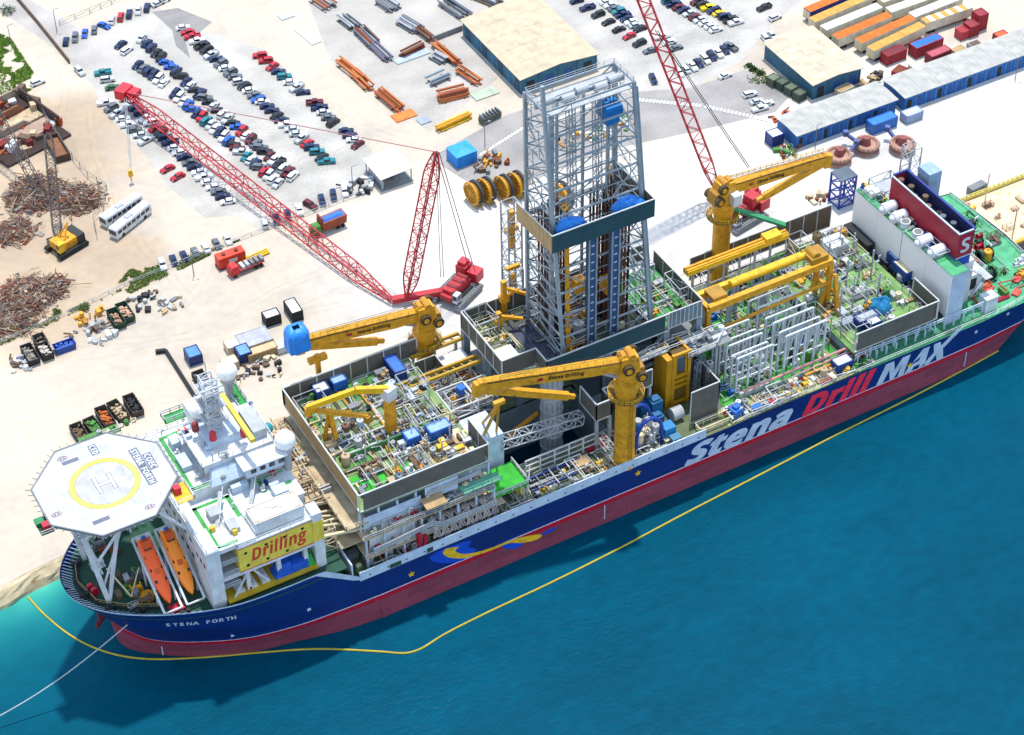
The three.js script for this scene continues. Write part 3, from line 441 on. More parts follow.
// freefall lifeboats on their ramps
for (const [i, x] of [[0, -98], [1, -93.4]]) {
  const top = V(x, 26.2, 2.4), end = V(x, 18.9, 14.2), dir = end.clone().sub(top);
  const rp = part('lifeboat_ramp', ship);
  for (const s of [-1.75, 1.75]) new MB().bar(top.clone().add(V(s, 1.2, -0.6)), end.clone().add(V(s, 0.9, 1.4)), 0.4, 0.5).build('ramp_rail', C.white, rp);
  for (const s of [-1.75, 1.75]) { new MB().bar(V(x + s, FD, 6), V(x + s, 24.6, 6), 0.35).build('ramp_post', C.white, rp); new MB().bar(V(x + s, FD, 12), V(x + s, 21.2, 12), 0.3).build('ramp_post', C.white, rp); }
  new MB().bar(top.clone().add(V(-1.75, 1.2, -0.6)), top.clone().add(V(1.75, 1.2, -0.6)), 0.4).bar(end.clone().add(V(-1.75, 0.9, 1.4)), end.clone().add(V(1.75, 0.9, 1.4)), 0.3).build('cross_beam', C.white, rp);
  const b = thing('lifeboat', i ? 'orange freefall lifeboat on white ramp, the one beside the white accommodation wall' : 'orange freefall lifeboat on white ramp, the one nearer the bow winches', 'lifeboat', top.clone().add(V(0, 0.5, 0)), 0);
  const L = dir.length() - 0.6, prof = [[0, 1.2, 1.5], [0.08, 1.42, 1.9], [0.3, 1.5, 1.75], [0.6, 1.45, 1.6], [0.8, 1.2, 1.4], [0.93, 0.7, 1.0], [1, 0.08, 0.35]];
  const g = new MB(), n = 14, p = (k, j) => { const [f, w, h] = prof[k], a = j / n * 2 * Math.PI, c = Math.cos(a), s = Math.sin(a); return V(w * Math.sign(c) * Math.abs(c) ** 0.75, 0.9 + (s > 0 ? h * 0.75 : 0.9) * Math.sign(s) * Math.abs(s) ** 0.8, f * L); };
  for (let k = 0; k < prof.length - 1; k++) for (let j = 0; j < n; j++) g.quad(p(k, j), p(k, j + 1), p(k + 1, j + 1), p(k + 1, j));
  for (let j = 0; j < n; j++) g.tri(p(0, j + 1), p(0, j), V(0, 0.9, 0));
  const e = Math.atan2(-dir.y, dir.z); b.rotation.x = e;
  g.build('hull', i ? M(0xff8a14, 0.4, 0, null) : M(0xf85c14, 0.4, 0, null), b); new MB().fr(-0.75, 0.75, 0.5, 2.6, 2.1, -0.55, 0.55, 0.9, 2.3, 3.0).build('steering_cabin', C.orange, b); new MB().box(-0.76, 0.76, 2.35, 2.7, 2.2, 2.63).build('cabin_window', C.glass, b);
  new MB().box(-1.2, 1.2, 0.4, 2.2, -0.5, 0.02).build('stern_panel', C.white, b); new MB().box(-0.4, 0.4, 2.0, 2.6, -0.3, 0.3).build('hatch', C.blue, b);
  const k = new MB(); for (const s of [-1, 1]) k.bar(V(s * 1.5, 1.0, 1), V(s * 1.42, 0.95, L * 0.75), 0.1, 0.16); k.build('fender', C.white, b); for (const [z, s] of [[0.28, 1], [0.28, -1], [0.48, 1], [0.48, -1], [0.66, 1], [0.66, -1]]) new MB().box(s * 1.0 - 0.22, s * 1.0 + 0.22, 1.86, 1.96, z * L - 0.3, z * L + 0.3).build('side_hatch', C.dark, b); const gl = new MB(); for (const s of [-1, 1]) for (let q = 0; q < 7; q++) gl.bar(V(s * 1.52, 0.7 - (q % 2) * 0.3, 1 + q * L * 0.1), V(s * 1.5, 0.4 + (q % 2) * 0.3, 1 + (q + 1) * L * 0.1), 0.05); gl.build('grab_line', C.dark, b); new MB().box(-0.5, 0.5, 2.0, 2.12, L * 0.42, L * 0.56).build('deck_hatch', C.orange, b);
}
// accommodation block
{
  const ac = part('accommodation', ship), P = (n, m, ...a) => { const b = new MB(); for (let i = 0; i < a.length; i += 6) b.box(a[i], a[i + 1], a[i + 2], a[i + 3], a[i + 4], a[i + 5]); return b.build(n, m, ac); };
  P('wall', C.white, -90.5, -68, FD, 32.3, -17.5, 11.8); P('roof', C.white, -90.8, -67.8, 32.3, 32.7, -17.8, 11.8);
  P('fin_wall', C.white, -90.9, -88.2, FD, 33.6, 11.8, 18.2); P('corner_post', C.white, -69.4, -67.4, FD, 33, 15, 18.25); P('post_band', M(0xe8cf4c, 0.5), -69.5, -67.3, 25.8, 31, 14.9, 18.35);
  P('sign_block', C.white, -84.6, -69.4, 25.4, 31.7, 11.8, 18); P('sign_block_roof', C.white, -84.8, -69.4, 31.7, 32.0, 11.8, 18.15);
  const yl = M(0xe8cf4c, 0.5); P('sign_panel', yl, -84.7, -69.5, 25.5, 31.6, 18, 18.1); P('sign_panel', yl, -84.72, -84.6, 25.5, 31.6, 12, 18);
  P('panel_edge', M(0xc2452e, 0.5), -84.7, -69.5, 31.5, 31.64, 18.1, 18.16, -84.7, -69.5, 25.46, 25.6, 18.1, 18.16);
  const g = text('Drilling', 3.0, 0.06, 0.18); g.computeBoundingBox(); const w = g.boundingBox.max.x - g.boundingBox.min.x; g.scale(11.4 / w, 1.05, 1); g.translate(-76.6, 27.3, 18.1); mesh('panel_lettering', g, M(0xd8402a, 0.5), ac);
  { const h = new MB(); for (const [x, y] of [[-83.2, 30], [-79, 30.2], [-75.2, 30.2], [-83, 26.6], [-79, 26.3], [-75, 26.3], [-71.5, 30.5]]) h.box(x - 0.28, x + 0.28, y - 0.28, y + 0.28, 18.1, 18.17); h.build('porthole', C.glass, ac); }
  for (const x of [-83.6, -77.2, -71.6]) P('pillar', C.white, x, x + 0.8, FD, 25.4, 16.8, 17.7);
  P('boat_deck_floor', M(0xcaa416, 0.8, 0, deckTex), -88, -69.4, 19.2, 19.5, 12, 19); P('rail_base', C.white, -88.2, -67.4, 24.9, 25.4, 17.6, 18.3);
  for (const y of [22.3, 25.4, 28.5]) { P('stair_landing', C.greyL, -88.2, -84.7, y, y + 0.15, 12, 17.8); new MB().rail([V(-88.1, y, 17.8), V(-84.8, y, 17.8)], 1.1, 0.1).build('rail', C.white, ac); }
  for (const [a, b] of [[19.5, 22.4], [22.4, 25.5], [25.5, 28.6]]) new MB().bar(V(-88, a, 15), V(-85, b, 15), 1, 0.15).build('stair', C.greyL, ac);
  P('side_recess', C.white, -88.1, -69.5, 19.6, 25.3, 11.85, 12.05);
  // windows: each pane its own
  const win = (x0, x1, y0, y1, z0, z1) => P('window', C.glass, x0, x1, y0, y1, z0, z1);
  for (const y of [24.2, 28.6]) for (let z = -15; z < 11; z += 2.6) win(-90.56, -90.48, y, y + 1, z, z + 0.9);
  for (const y of [28.5]) for (let z = 12.6; z < 17.5; z += 1.7) win(-90.96, -90.86, y, y + 1, z, z + 0.8);
  for (const y of [21, 24.2, 27.4, 30.2]) for (let z = -15; z < 14; z += 2.6) win(-68.02, -67.94, y, y + 1, z, z + 0.9);
  // roof decks with green walkways
  const gw = (x0, x1, z0, z1, y) => P('green_walkway', M(0x3fa04a, 0.8, 0, deckTex), x0, x1, y, y + 0.03, z0, z1);
  P('upper_house', C.white, -87.6, -68.2, 32.7, 35.4, -13.5, 3.6); P('lower_roof', C.white, -90, -80.6, 31.9, 32.9, 4.6, 17.8);
  gw(-88.3, -87.5, 5.2, 17.2, 32.9); gw(-88.3, -80.8, 5.2, 5.9, 32.9); gw(-88.3, -84, 16.6, 17.3, 32.9); gw(-81.6, -80.8, 5.2, 11.5, 32.9); gw(-87.3, -86.4, -12.5, 3.3, 35.4); gw(-87.3, -68.5, 2.6, 3.4, 35.4); gw(-87.3, -84, -13.2, -12.4, 35.4); gw(-69.4, -68.6, -6, 3.4, 35.4);
  const a = at(255, 524.6, { y: 35.2 }), b = at(303.5, 505, { y: 35.2 }), c = at(249, 513.6, { y: 35.2 });
  P('roof_house', C.white, a.x, b.x, 32.3, 35.2, c.z - 1.5, a.z); { const q = new MB(), p = [V(a.x + 0.3, 35.22, a.z - 0.3), V(b.x - 0.3, 35.22, a.z - 0.3), V(b.x - 0.3, 35.22, c.z - 1.2), V(a.x + 0.3, 35.22, c.z - 1.2)]; for (let i = 0; i < 4; i++) q.bar(p[i], p[(i + 1) % 4], 0.12); q.bar(p[0], p[2], 0.08); q.bar(p[1], p[3], 0.08); q.build('lifting_frame', M(0xb88a5a, 0.8), ac); }
  P('ventilator', C.greyL, -86.5, -84, 32.9, 34.6, 8, 10.5, -84.5, -82.5, 32.9, 34, 12, 15); for (const [x, z, y] of [[-84.2, 14.8, 32.9], [-87.5, 12, 32.9], [-83.2, 1.2, 35.4]]) P('rescue_box', M(0xd8b010, 0.5), x, x + 0.9, y, y + 1.1, z, z + 0.8);
  // stepped roof pieces, green edged decks, stairs, rails
  gw(-80.8, -70, 11.6, 12.4, 32.72); gw(-77, -69, 3.7, 4.6, 32.72); gw(-74.6, -73.8, 4.6, 8, 32.72); gw(-72, -68.8, 7.4, 8.2, 32.72); gw(-84.4, -76, -13.3, -12.5, 35.42);
  for (const [x0, x1, z0, z1, y0, y1] of [[-86.6, -84.6, -6, -2, 35.4, 36.6], [-86, -84.2, -11, -8.4, 35.4, 37.2], [-80, -76.6, 4.4, 5.6, 32.7, 34.4], [-73.4, -70.6, 8.6, 11, 32.7, 34.2], [-68.9, -68.2, -12, -8, 35.4, 38], [-79.4, -76, 12.6, 15.4, 31.9, 33.1]]) P('roof_locker', C.pale, x0, x1, y0, y1, z0, z1);
  for (const [a, b, c, d] of [[V(-86, 32.9, 12), V(-82.4, 35.4, 6), 0.9, 0], [V(-85.4, 32.9, 9.8), V(-84, 32.9, 15), 0.5, 0], [V(-78, 32.7, 9.5), V(-75, 35.4, 5), 0.9, 0], [V(-69, 35.4, 2), V(-70, 38.6, -3), 0.8, 0]]) { new MB().bar(a, b, c, 0.14).build('stair', C.greyL, ac); new MB().rail([a.clone().add(V(0.5, 0, 0)), b.clone().add(V(0.5, 0, 0))], 1, 0.08, 1).build('rail', C.white, ac); }
  new MB().rail([V(-80.6, 32.9, 17.6), V(-80.6, 32.9, 5), V(-69, 32.7, 5)], 1.1, 0.09).rail([V(-69.4, 32, 18), V(-84.6, 32, 18), V(-84.6, 32, 12)], 1, 0.09).rail([V(-90.4, 32.7, -17.5), V(-68.4, 32.7, -17.5)], 1.1, 0.1).rail([V(-90.4, 32.7, -17.5), V(-90.4, 32.7, 4)], 1.1, 0.1).build('rail', C.white, ac);
  { const sl = new MB(); for (const [x, z, y] of [[-71.5, 3.2, 37.2], [-73.6, 2.9, 37.0], [-80.8, 3.5, 36.4]]) sl.obox(x, y - 0.3, z + 0.1, 0.9, 0.5, 0.9); sl.build('ventilator', C.grey, ac).userData.kind = 'stuff'; }
  // bridge
  P('bridge', C.white, -83.5, -69.6, 35.4, 38.8, -9.5, 1.6); P('bridge_wing', C.white, -80, -72, 35.4, 38.2, -17.6, -9.5); new MB().fr(-83.5, -69.6, 1.6, 4.4, 35.4, -82.5, -70.5, 1.6, 2.6, 37.6).build('sloped_front', C.pale, ac); P('monkey_deck', C.white, -77.5, -68.4, 38.2, 38.5, 1.6, 6.4); P('deck_support', C.pale, -76.8, -69, 35.4, 38.2, 1.8, 5.6);
  for (let z = -9; z < 1.2; z += 1.15) win(-83.57, -83.47, 37, 38.1, z, z + 0.9); for (let x = -75.8; x < -70; x += 1.9) win(x, x + 1.1, 36.3, 37.3, 5.6, 5.68);
  P('bridge_roof', C.white, -84, -69.2, 38.8, 39.1, -10, 2); P('wheelhouse_top', C.pale, -81, -73, 39.1, 41, -8, -1.5); P('antenna_house', C.greyL, -72.5, -69.8, 39.1, 41.2, -7, 0.4);
  new MB().rail([V(-84, 39.1, -10), V(-84, 39.1, 2), V(-69.2, 39.1, 2), V(-69.2, 39.1, -10)], 1.1, 0.1).build('rail', C.white, ac); new MB().rail([V(-90.6, 32.9, 4.6), V(-90.6, 33.6, 17.9), V(-85, 32.7, 17.9)], 1.1, 0.1).rail([V(-87.6, 35.4, -13.4), V(-87.6, 35.4, 3.5), V(-68.2, 35.4, 3.5)], 1.1, 0.09).build('rail', C.white, ac);
  for (const [px, py, y, r, ped] of [[285, 440, 40.2, 2.05, 35.4], [198.5, 409, 42.5, 1.95, 35.4], [226.6, 371, 39.5, 2.1, 33]]) { const q = at(px, py, { y }), d = new MB(); d.sphere(q, r, 20, 1, -0.75); d.build('radar_dome', M(0xf0f0ee, 0.4), ac); new MB().tube(V(q.x, ped - 3, q.z), V(q.x, y - r * 0.6, q.z), 0.8, 0.95, 12).tube(V(q.x, y - r * 1.05, q.z), V(q.x, y - r * 0.6, q.z), r * 0.75, r * 0.72, 16).build('dome_pedestal', C.greyL, ac); }
  const mt = at(212, 412, { y: 45 }); new MB().lattice(V(mt.x, 39, mt.z), V(mt.x, 54, mt.z), 2.6, 2.6, 10, 0.26, 0.14).build('mast', C.white, ac);
  for (const y of [44, 47.5, 51]) { P('mast_platform', C.greyL, mt.x - 2.3, mt.x + 2.3, y, y + 0.12, mt.z - 2.3, mt.z + 2.3); new MB().rail([V(mt.x - 2.3, y, mt.z - 2.3), V(mt.x - 2.3, y, mt.z + 2.3), V(mt.x + 2.3, y, mt.z + 2.3)], 1, 0.09).build('rail', C.white, ac); }
  new MB().box(mt.x - 2.2, mt.x + 2.2, 52.2, 52.6, mt.z + 1.6, mt.z + 1.9).box(mt.x - 0.15, mt.x + 0.15, 51, 52.3, mt.z + 1.6, mt.z + 1.9).box(mt.x - 2, mt.x + 2, 48.6, 49, mt.z - 2.2, mt.z - 1.9).build('radar_scanner', C.white, ac);
  new MB().tube(V(mt.x, 54, mt.z), V(mt.x, 58, mt.z), 0.1).bar(V(mt.x - 2.5, 53, mt.z), V(mt.x + 2.5, 53, mt.z), 0.14).bar(V(mt.x, 50, mt.z - 3), V(mt.x, 50, mt.z + 3), 0.14).build('antenna', C.greyL, ac);
  for (const [dx, dz, m] of [[-1.5, 3, M(0xc8202c, 0.5)], [4, 5, M(0xc8202c, 0.5)], [-3.4, -1, M(0x8c3030, 0.6)]]) new MB().tube(V(mt.x + dx, 41, mt.z + dz), V(mt.x + dx, 42.5, mt.z + dz), 0.7, 0.7, 10).sphere(V(mt.x + dx, 42.5, mt.z + dz), 0.7, 10, 1, 0).build('navigation_dome', m, ac);
  const y0 = at(217, 388, { y: 46 }), y1 = at(253, 441, { y: 44 }); new MB().bar(y0, y1, 0.9, 1.0).build('stores_crane_boom', M(0xe0b820, 0.5), ac); new MB().tube(V(y0.x, 33, y0.z), V(y0.x, 46, y0.z), 0.7, 0.6, 10).build('stores_crane_post', C.yellow, ac);
  const tl = at(267, 427, { y: 38 }); new MB().sphere(V(tl.x, 37.6, tl.z), 1.2, 12, 1, -0.9).build('tarpaulin', M(0x0e8c8c, 0.6), ac); new MB().sphere(V(tl.x - 0.3, 37, tl.z + 2.8), 1.0, 12, 1, -0.9).build('life_raft', M(0x8c3628, 0.6), ac);
  // open bridge-wing walkways behind
  for (const [px, py, L, ax] of [[182, 413, 8, 'x'], [238, 398, 12, 'z']]) { const q = at(px, py, { y: 33 }), sx = ax === 'x' ? L : 2.2, sz = ax === 'x' ? 2.4 : L; P('bridge_gallery', M(0x2f9a48, 0.8, 0, deckTex), q.x - sx / 2, q.x + sx / 2, 32.8, 33, q.z - sz / 2, q.z + sz / 2); new MB().rail([V(q.x - sx / 2, 33, q.z - sz / 2), V(q.x - sx / 2, 33, q.z + sz / 2), V(q.x + sx / 2, 33, q.z + sz / 2), V(q.x + sx / 2, 33, q.z - sz / 2), V(q.x - sx / 2, 33, q.z - sz / 2)], 1.2, 0.16).build('rail', C.greyL, ac); new MB().bar(V(q.x, 20, q.z), V(q.x, 32.8, q.z), 0.5).build('gallery_post', C.white, ac); }
  for (let i = 0; i < 46; i++) { const hi = i % 3 === 0; deckItem(pick(['vent_pipe', 'storage_box', 'valve_block', 'pump_skid', 'tank']), rr(-86, -69), hi ? 39.1 : i % 3 === 1 ? 35.4 : 32.9, hi ? rr(-9, 1.5) : i % 3 === 1 ? rr(-13, 3) : i % 2 ? rr(4.5, 11) : rr(-17, -13.8), rr(0.4, 0.8), pick([C.white, C.white, C.greyL, C.pale, C.white, C.greyL, M(0xc8202c, 0.5), C.blueD]), ac); }
  new MB().box(-74.4, -71, 19.5, 21.6, 14.5, 18).fr(-78, -74.4, 15, 18, 19.5, -76.5, -74.4, 15.5, 17.6, 22.4).build('tarpaulin', M(0x1258c0, 0.6), ac); new MB().fr(-71.8, -69.6, 14, 18, 19.5, -71.4, -70, 14.6, 17.4, 22).build('tarpaulin', M(0x18a038, 0.7), ac);
  for (let k = 0; k < 3; k++) for (let j = 0; j < 4; j++) P('raft_canister', C.white, -85.8 + k * 2.6, -84.2 + k * 2.6, 19.5, 20.1, 13.2 + j * 1.2, 14.1 + j * 1.2);
  new MB().bar(V(-86.5, 19.5, 18.2), V(-83, 24.4, 17.4), 0.3).bar(V(-79.6, 21, 18.6), V(-82.5, 25, 17.4), 0.3).build('rescue_davit', C.white, ac);
}
// forward deck module
{
  const fm = part('forward_module', ship), x0 = -59.2, x1 = -31, zz = 17.3, F = 27.6;
  const P = (n, m, ...a) => { const b = new MB(); for (let i = 0; i < a.length; i += 6) b.box(a[i], a[i + 1], a[i + 2], a[i + 3], a[i + 4], a[i + 5]); return b.build(n, m, fm); };
  P('core', C.pale, x0 + 1.5, x1 - 1, DK, F - 0.5, -zz + 1, 14.6); P('upper_floor', M(0x7f9a62, 0.9, 0, deckTex), x0, x1, F - 0.5, F, -zz, zz);
  windwall(fm, V(x0, 0, -zz), V(x0, 0, zz), F, 32.2, C.tan, 40); windwall(fm, V(x0, 0, zz), V(x1, 0, zz), F, 32.2, C.wall, 40, 0.24); windwall(fm, V(x0, 0, -zz), V(x1 + 2, 0, -zz), F, 32.2, C.wall, 4); windwall(fm, V(x1, 0, zz), V(x1, 0, 9), F, 32.2, C.wall, 4);
  // stepped galleries on the near side
  P('gallery', C.sandy, x0 - 0.6, x1, 21.6, 21.85, 14.6, 19.4); P('gallery', C.sandy, x0 - 0.6, x1 + 2, 17, 17.25, 14.6, 19.9); P('end_gallery', C.sandy, x0 - 3.2, x0 + 1.5, 24.4, 24.6, -zz, zz + 0.4); P('end_gallery', C.sandy, x0 - 4.6, x0 + 1.5, 19.6, 19.85, -zz, zz);
  for (const [y, z] of [[21.85, 19.4], [17.25, 19.9]]) new MB().rail([V(x0 - 0.6, y, z), V(x1, y, z)], 1.1, 0.1).build('rail', C.edge, fm);
  new MB().rail([V(x0 - 3.2, 24.6, -zz), V(x0 - 3.2, 24.6, zz + 0.4), V(x0, 24.6, zz + 0.4)], 1.1, 0.12).rail([V(x0 - 4.6, 19.85, -zz), V(x0 - 4.6, 19.85, zz)], 1.1, 0.12).build('rail', C.cream, fm);
  for (let x = x0; x <= x1 + 0.1; x += 4.03) { P('column', C.pale, x - 0.2, x + 0.2, DK, 21.6, 18.8, 19.2); P('column', C.pale, x - 0.2, x + 0.2, 21.8, F - 0.5, 16.7, 17.1); }
  P('wall_panel', C.pale, x0 + 0.5, x0 + 13, 22, 25.6, 17.2, 17.35); P('wall_panel', C.pale, x0 + 14, x1 - 7, 23.6, F - 0.5, 17.15, 17.3); P('wall_panel', C.white, x0 + 1, x0 + 11, 17.3, 20.6, 18.2, 18.3);
  for (let i = 0; i < 60; i++) deckItem(pick(['pump_skid', 'valve_block', 'vent_pipe', 'storage_box', 'tank']), rr(x0 + 1, x1), pick([21.85, 17.25, 17.25, DK, DK]), rr(16.6, 19), rr(0.55, 1), pick([C.greyL, C.pale, C.grey, C.white, C.steel, C.steel, C.cream, C.red]), fm);
  pipeRun(fm, [V(x0 + 2, 22.6, 17.6), V(x0 + 13, 22.6, 17.6), V(x0 + 15, 25.4, 17.6), V(x1 - 2, 25.4, 17.6)], 3, 0.35, 0.15, C.greyL, 'y'); pipeRun(fm, [V(x0 + 1, 18.4, 20.1), V(x0 + 14, 19.4, 20.1), V(x0 + 16, 18, 20.1), V(x1, 18, 20.1)], 3, 0.5, 0.16, C.greyL, 'y');
  P('bridge_platform', C.tan, -46.5, -42, 24.4, 24.7, 17.4, 20.6, ); P('control_cabin', C.steelD, -46.2, -42.4, 21.85, 24.4, 17.4, 19.3); P('gallery', M(0x63a58a, 0.8), -38, x1 + 1.5, 23.6, 23.8, 17.3, 19.6); new MB().rail([V(-38, 23.8, 19.6), V(x1 + 1.5, 23.8, 19.6)], 1.1, 0.12).build('rail', M(0x63a58a, 0.8), fm);
  for (let i = 0; i < 8; i++) { const x = -45 + i * 1.85, r = new MB(); for (let k = 0; k < 5; k++) { const pts = []; for (let j = 0; j <= 10; j++) { const t = j / 10 * Math.PI; pts.push(V(x + k * 0.26 + 0.3 * Math.sin(j + k), 15.5 + 3.6 * Math.sin(t) + rr(-0.15, 0.15), 18.4 + 1.9 * -Math.cos(t) * 0.9)); } r.path(pts, 0.2, 5); } r.build('hose_loop', M(pick([0xa89a94, 0xb0a49c, 0x968a88]), 0.9), fm); }
  new MB().tube(V(-48.5, 15, 20.2), V(-48.5, 18.6, 20.2), 0.5).tube(V(-47.2, 15, 20.2), V(-47.2, 17.6, 20.2), 0.5).build('fire_monitor', C.red, fm);
  P('bulk_tank_cover', C.cream, -57.5, -50, 17.3, 18.3, 18, 19.6);
  // things fixed on top
  const grid = new MB(); for (let i = 0; i < 4; i++) { grid.bar(V(-55 + i * 3.6, F + 0.5, -8), V(-55 + i * 3.6, F + 0.5, 2.5), 0.3); grid.bar(V(-55, F + 0.5, -8 + i * 3.4), V(-44.2, F + 0.5, -8 + i * 3.4), 0.3); } grid.build('pipe_rack', C.edge, fm);
  for (const [a, b, c, d, m] of [[-57, -53, 8, 16.5, C.greenB], [-52, -45, 9.5, 16.6, C.greenB], [-56.5, -50, 0, 6, C.green], [-57.5, -54, -15, -9, C.green], [-48, -38, -16.5, -10, C.green], [-43, -38.5, 10, 16.8, C.ochre], [-38, -32, 6, 16.5, C.cream]]) P('deck_panel', m, a, b, F, F + 0.06, c, d);
  P('deck_beam', C.brown, -53, -52.3, F, F + 0.8, 6.5, 16.8, -44.6, -43.8, F, F + 0.8, 5, 16.8, -58, -38, F, F + 0.7, 6.2, 6.8); P('green_bulwark', M(0x4a7a4c, 0.8), -56, -43, F, F + 1.7, 3.4, 3.7);
  for (let i = 0; i < 11; i++) P('guide_post', C.edge, -52 + i * 1.7, -51.75 + i * 1.7, F, F + 4.2, 5 + (i % 3) * 3.2, 5.25 + (i % 3) * 3.2);
  clutter(fm, x0 + 1, x1 - 1, -16, 16.5, F, 130, pal, 0.45, 1.1); clutter(fm, x0 + 1, x1 - 1, -16, 16.5, F, 60, [C.brown, C.dark, C.grey, C.tan], 0.4, 0.8);
  for (let i = 0; i < 16; i++) deckItem('storage_box', rr(-38.5, -32), F + 0.06, rr(7, 16), rr(0.5, 0.85), pick([C.white, C.cream, C.tan, C.yellowB, C.brown]), fm);
  pipeMaze(fm, x0 + 1, x1 - 1, -16.5, 16.8, F, 48); pipeMaze(fm, x0 + 1, x1, 16.8, 19.2, 21.85, 16); pipeMaze(fm, x0 + 1, x1, 16.8, 19.7, 17.25, 22); pipeMaze(fm, x0 + 1, x1, 17, 20, DK, 20);
  for (let i = 0; i < 26; i++) { const x = x0 + 1 + i * 1.07; P('pipe_riser', pick([C.greyL, C.pale, C.steel, C.white]), x, x + rr(0.12, 0.3), pick([DK, 17.3]), rr(20, 21.5), 16.2 + (i % 3) * 0.6, 16.4 + (i % 3) * 0.6); }
  // gap between house and module
  P('passage_floor', C.sandy, -67.8, x0 - 1, 24.2, 24.4, -16, 7); for (let i = 0; i < 7; i++) new MB().bar(V(-67.6, 24.9 - i % 2, 8 + i * 1.5), V(x0 + 1, 22.8 - i % 3, 8 + i * 1.5), 0.45).build('passage_beam', C.cream, fm);
  clutter(fm, -66.8, -61, -15, 6, 24.4, 30, [C.cream, C.sandy, C.brown, C.greyL, C.tan], 0.5, 0.9); pipeMaze(fm, -67, -60, -16, 8, 24.4, 16, [C.cream, C.sandy, C.brown]); clutter(fm, -66.5, -60, 6, 20, DK, 18, [C.green, C.grey, C.cream, C.dark], 0.6, 1.1);
  for (const [xa, xb, za, zb, h] of [[-40, -35, -2, 5, 4], [-38, -33, -9, -4, 5], [-58, -52, -15.5, -10, 3], [-47, -42, 9, 15, 2.6]]) scaffold(fm, xa, xb, za, zb, F, F + h, 2, C.greyL, 0.17);
  for (let i = 0; i < 9; i++) { const x = rr(x0 + 3, x1 - 3); pipeRun(fm, [V(x, F + 0.5, -15), V(x, F + 0.5, rr(-6, 0)), V(x + rr(-3, 3), F + 0.5, rr(2, 6)), V(x, F + 0.5, 15.5)], 2, 0.4, 0.13, pick([C.greyL, C.brown, C.yellow, C.cream]), 'x'); }
  const pf = new MB().lattice(V(-65, DK, 14), V(-65, 24, 14), 2.5, 2.5, 6, 0.2, 0.12); pf.build('stair_tower', C.cream, fm);
}

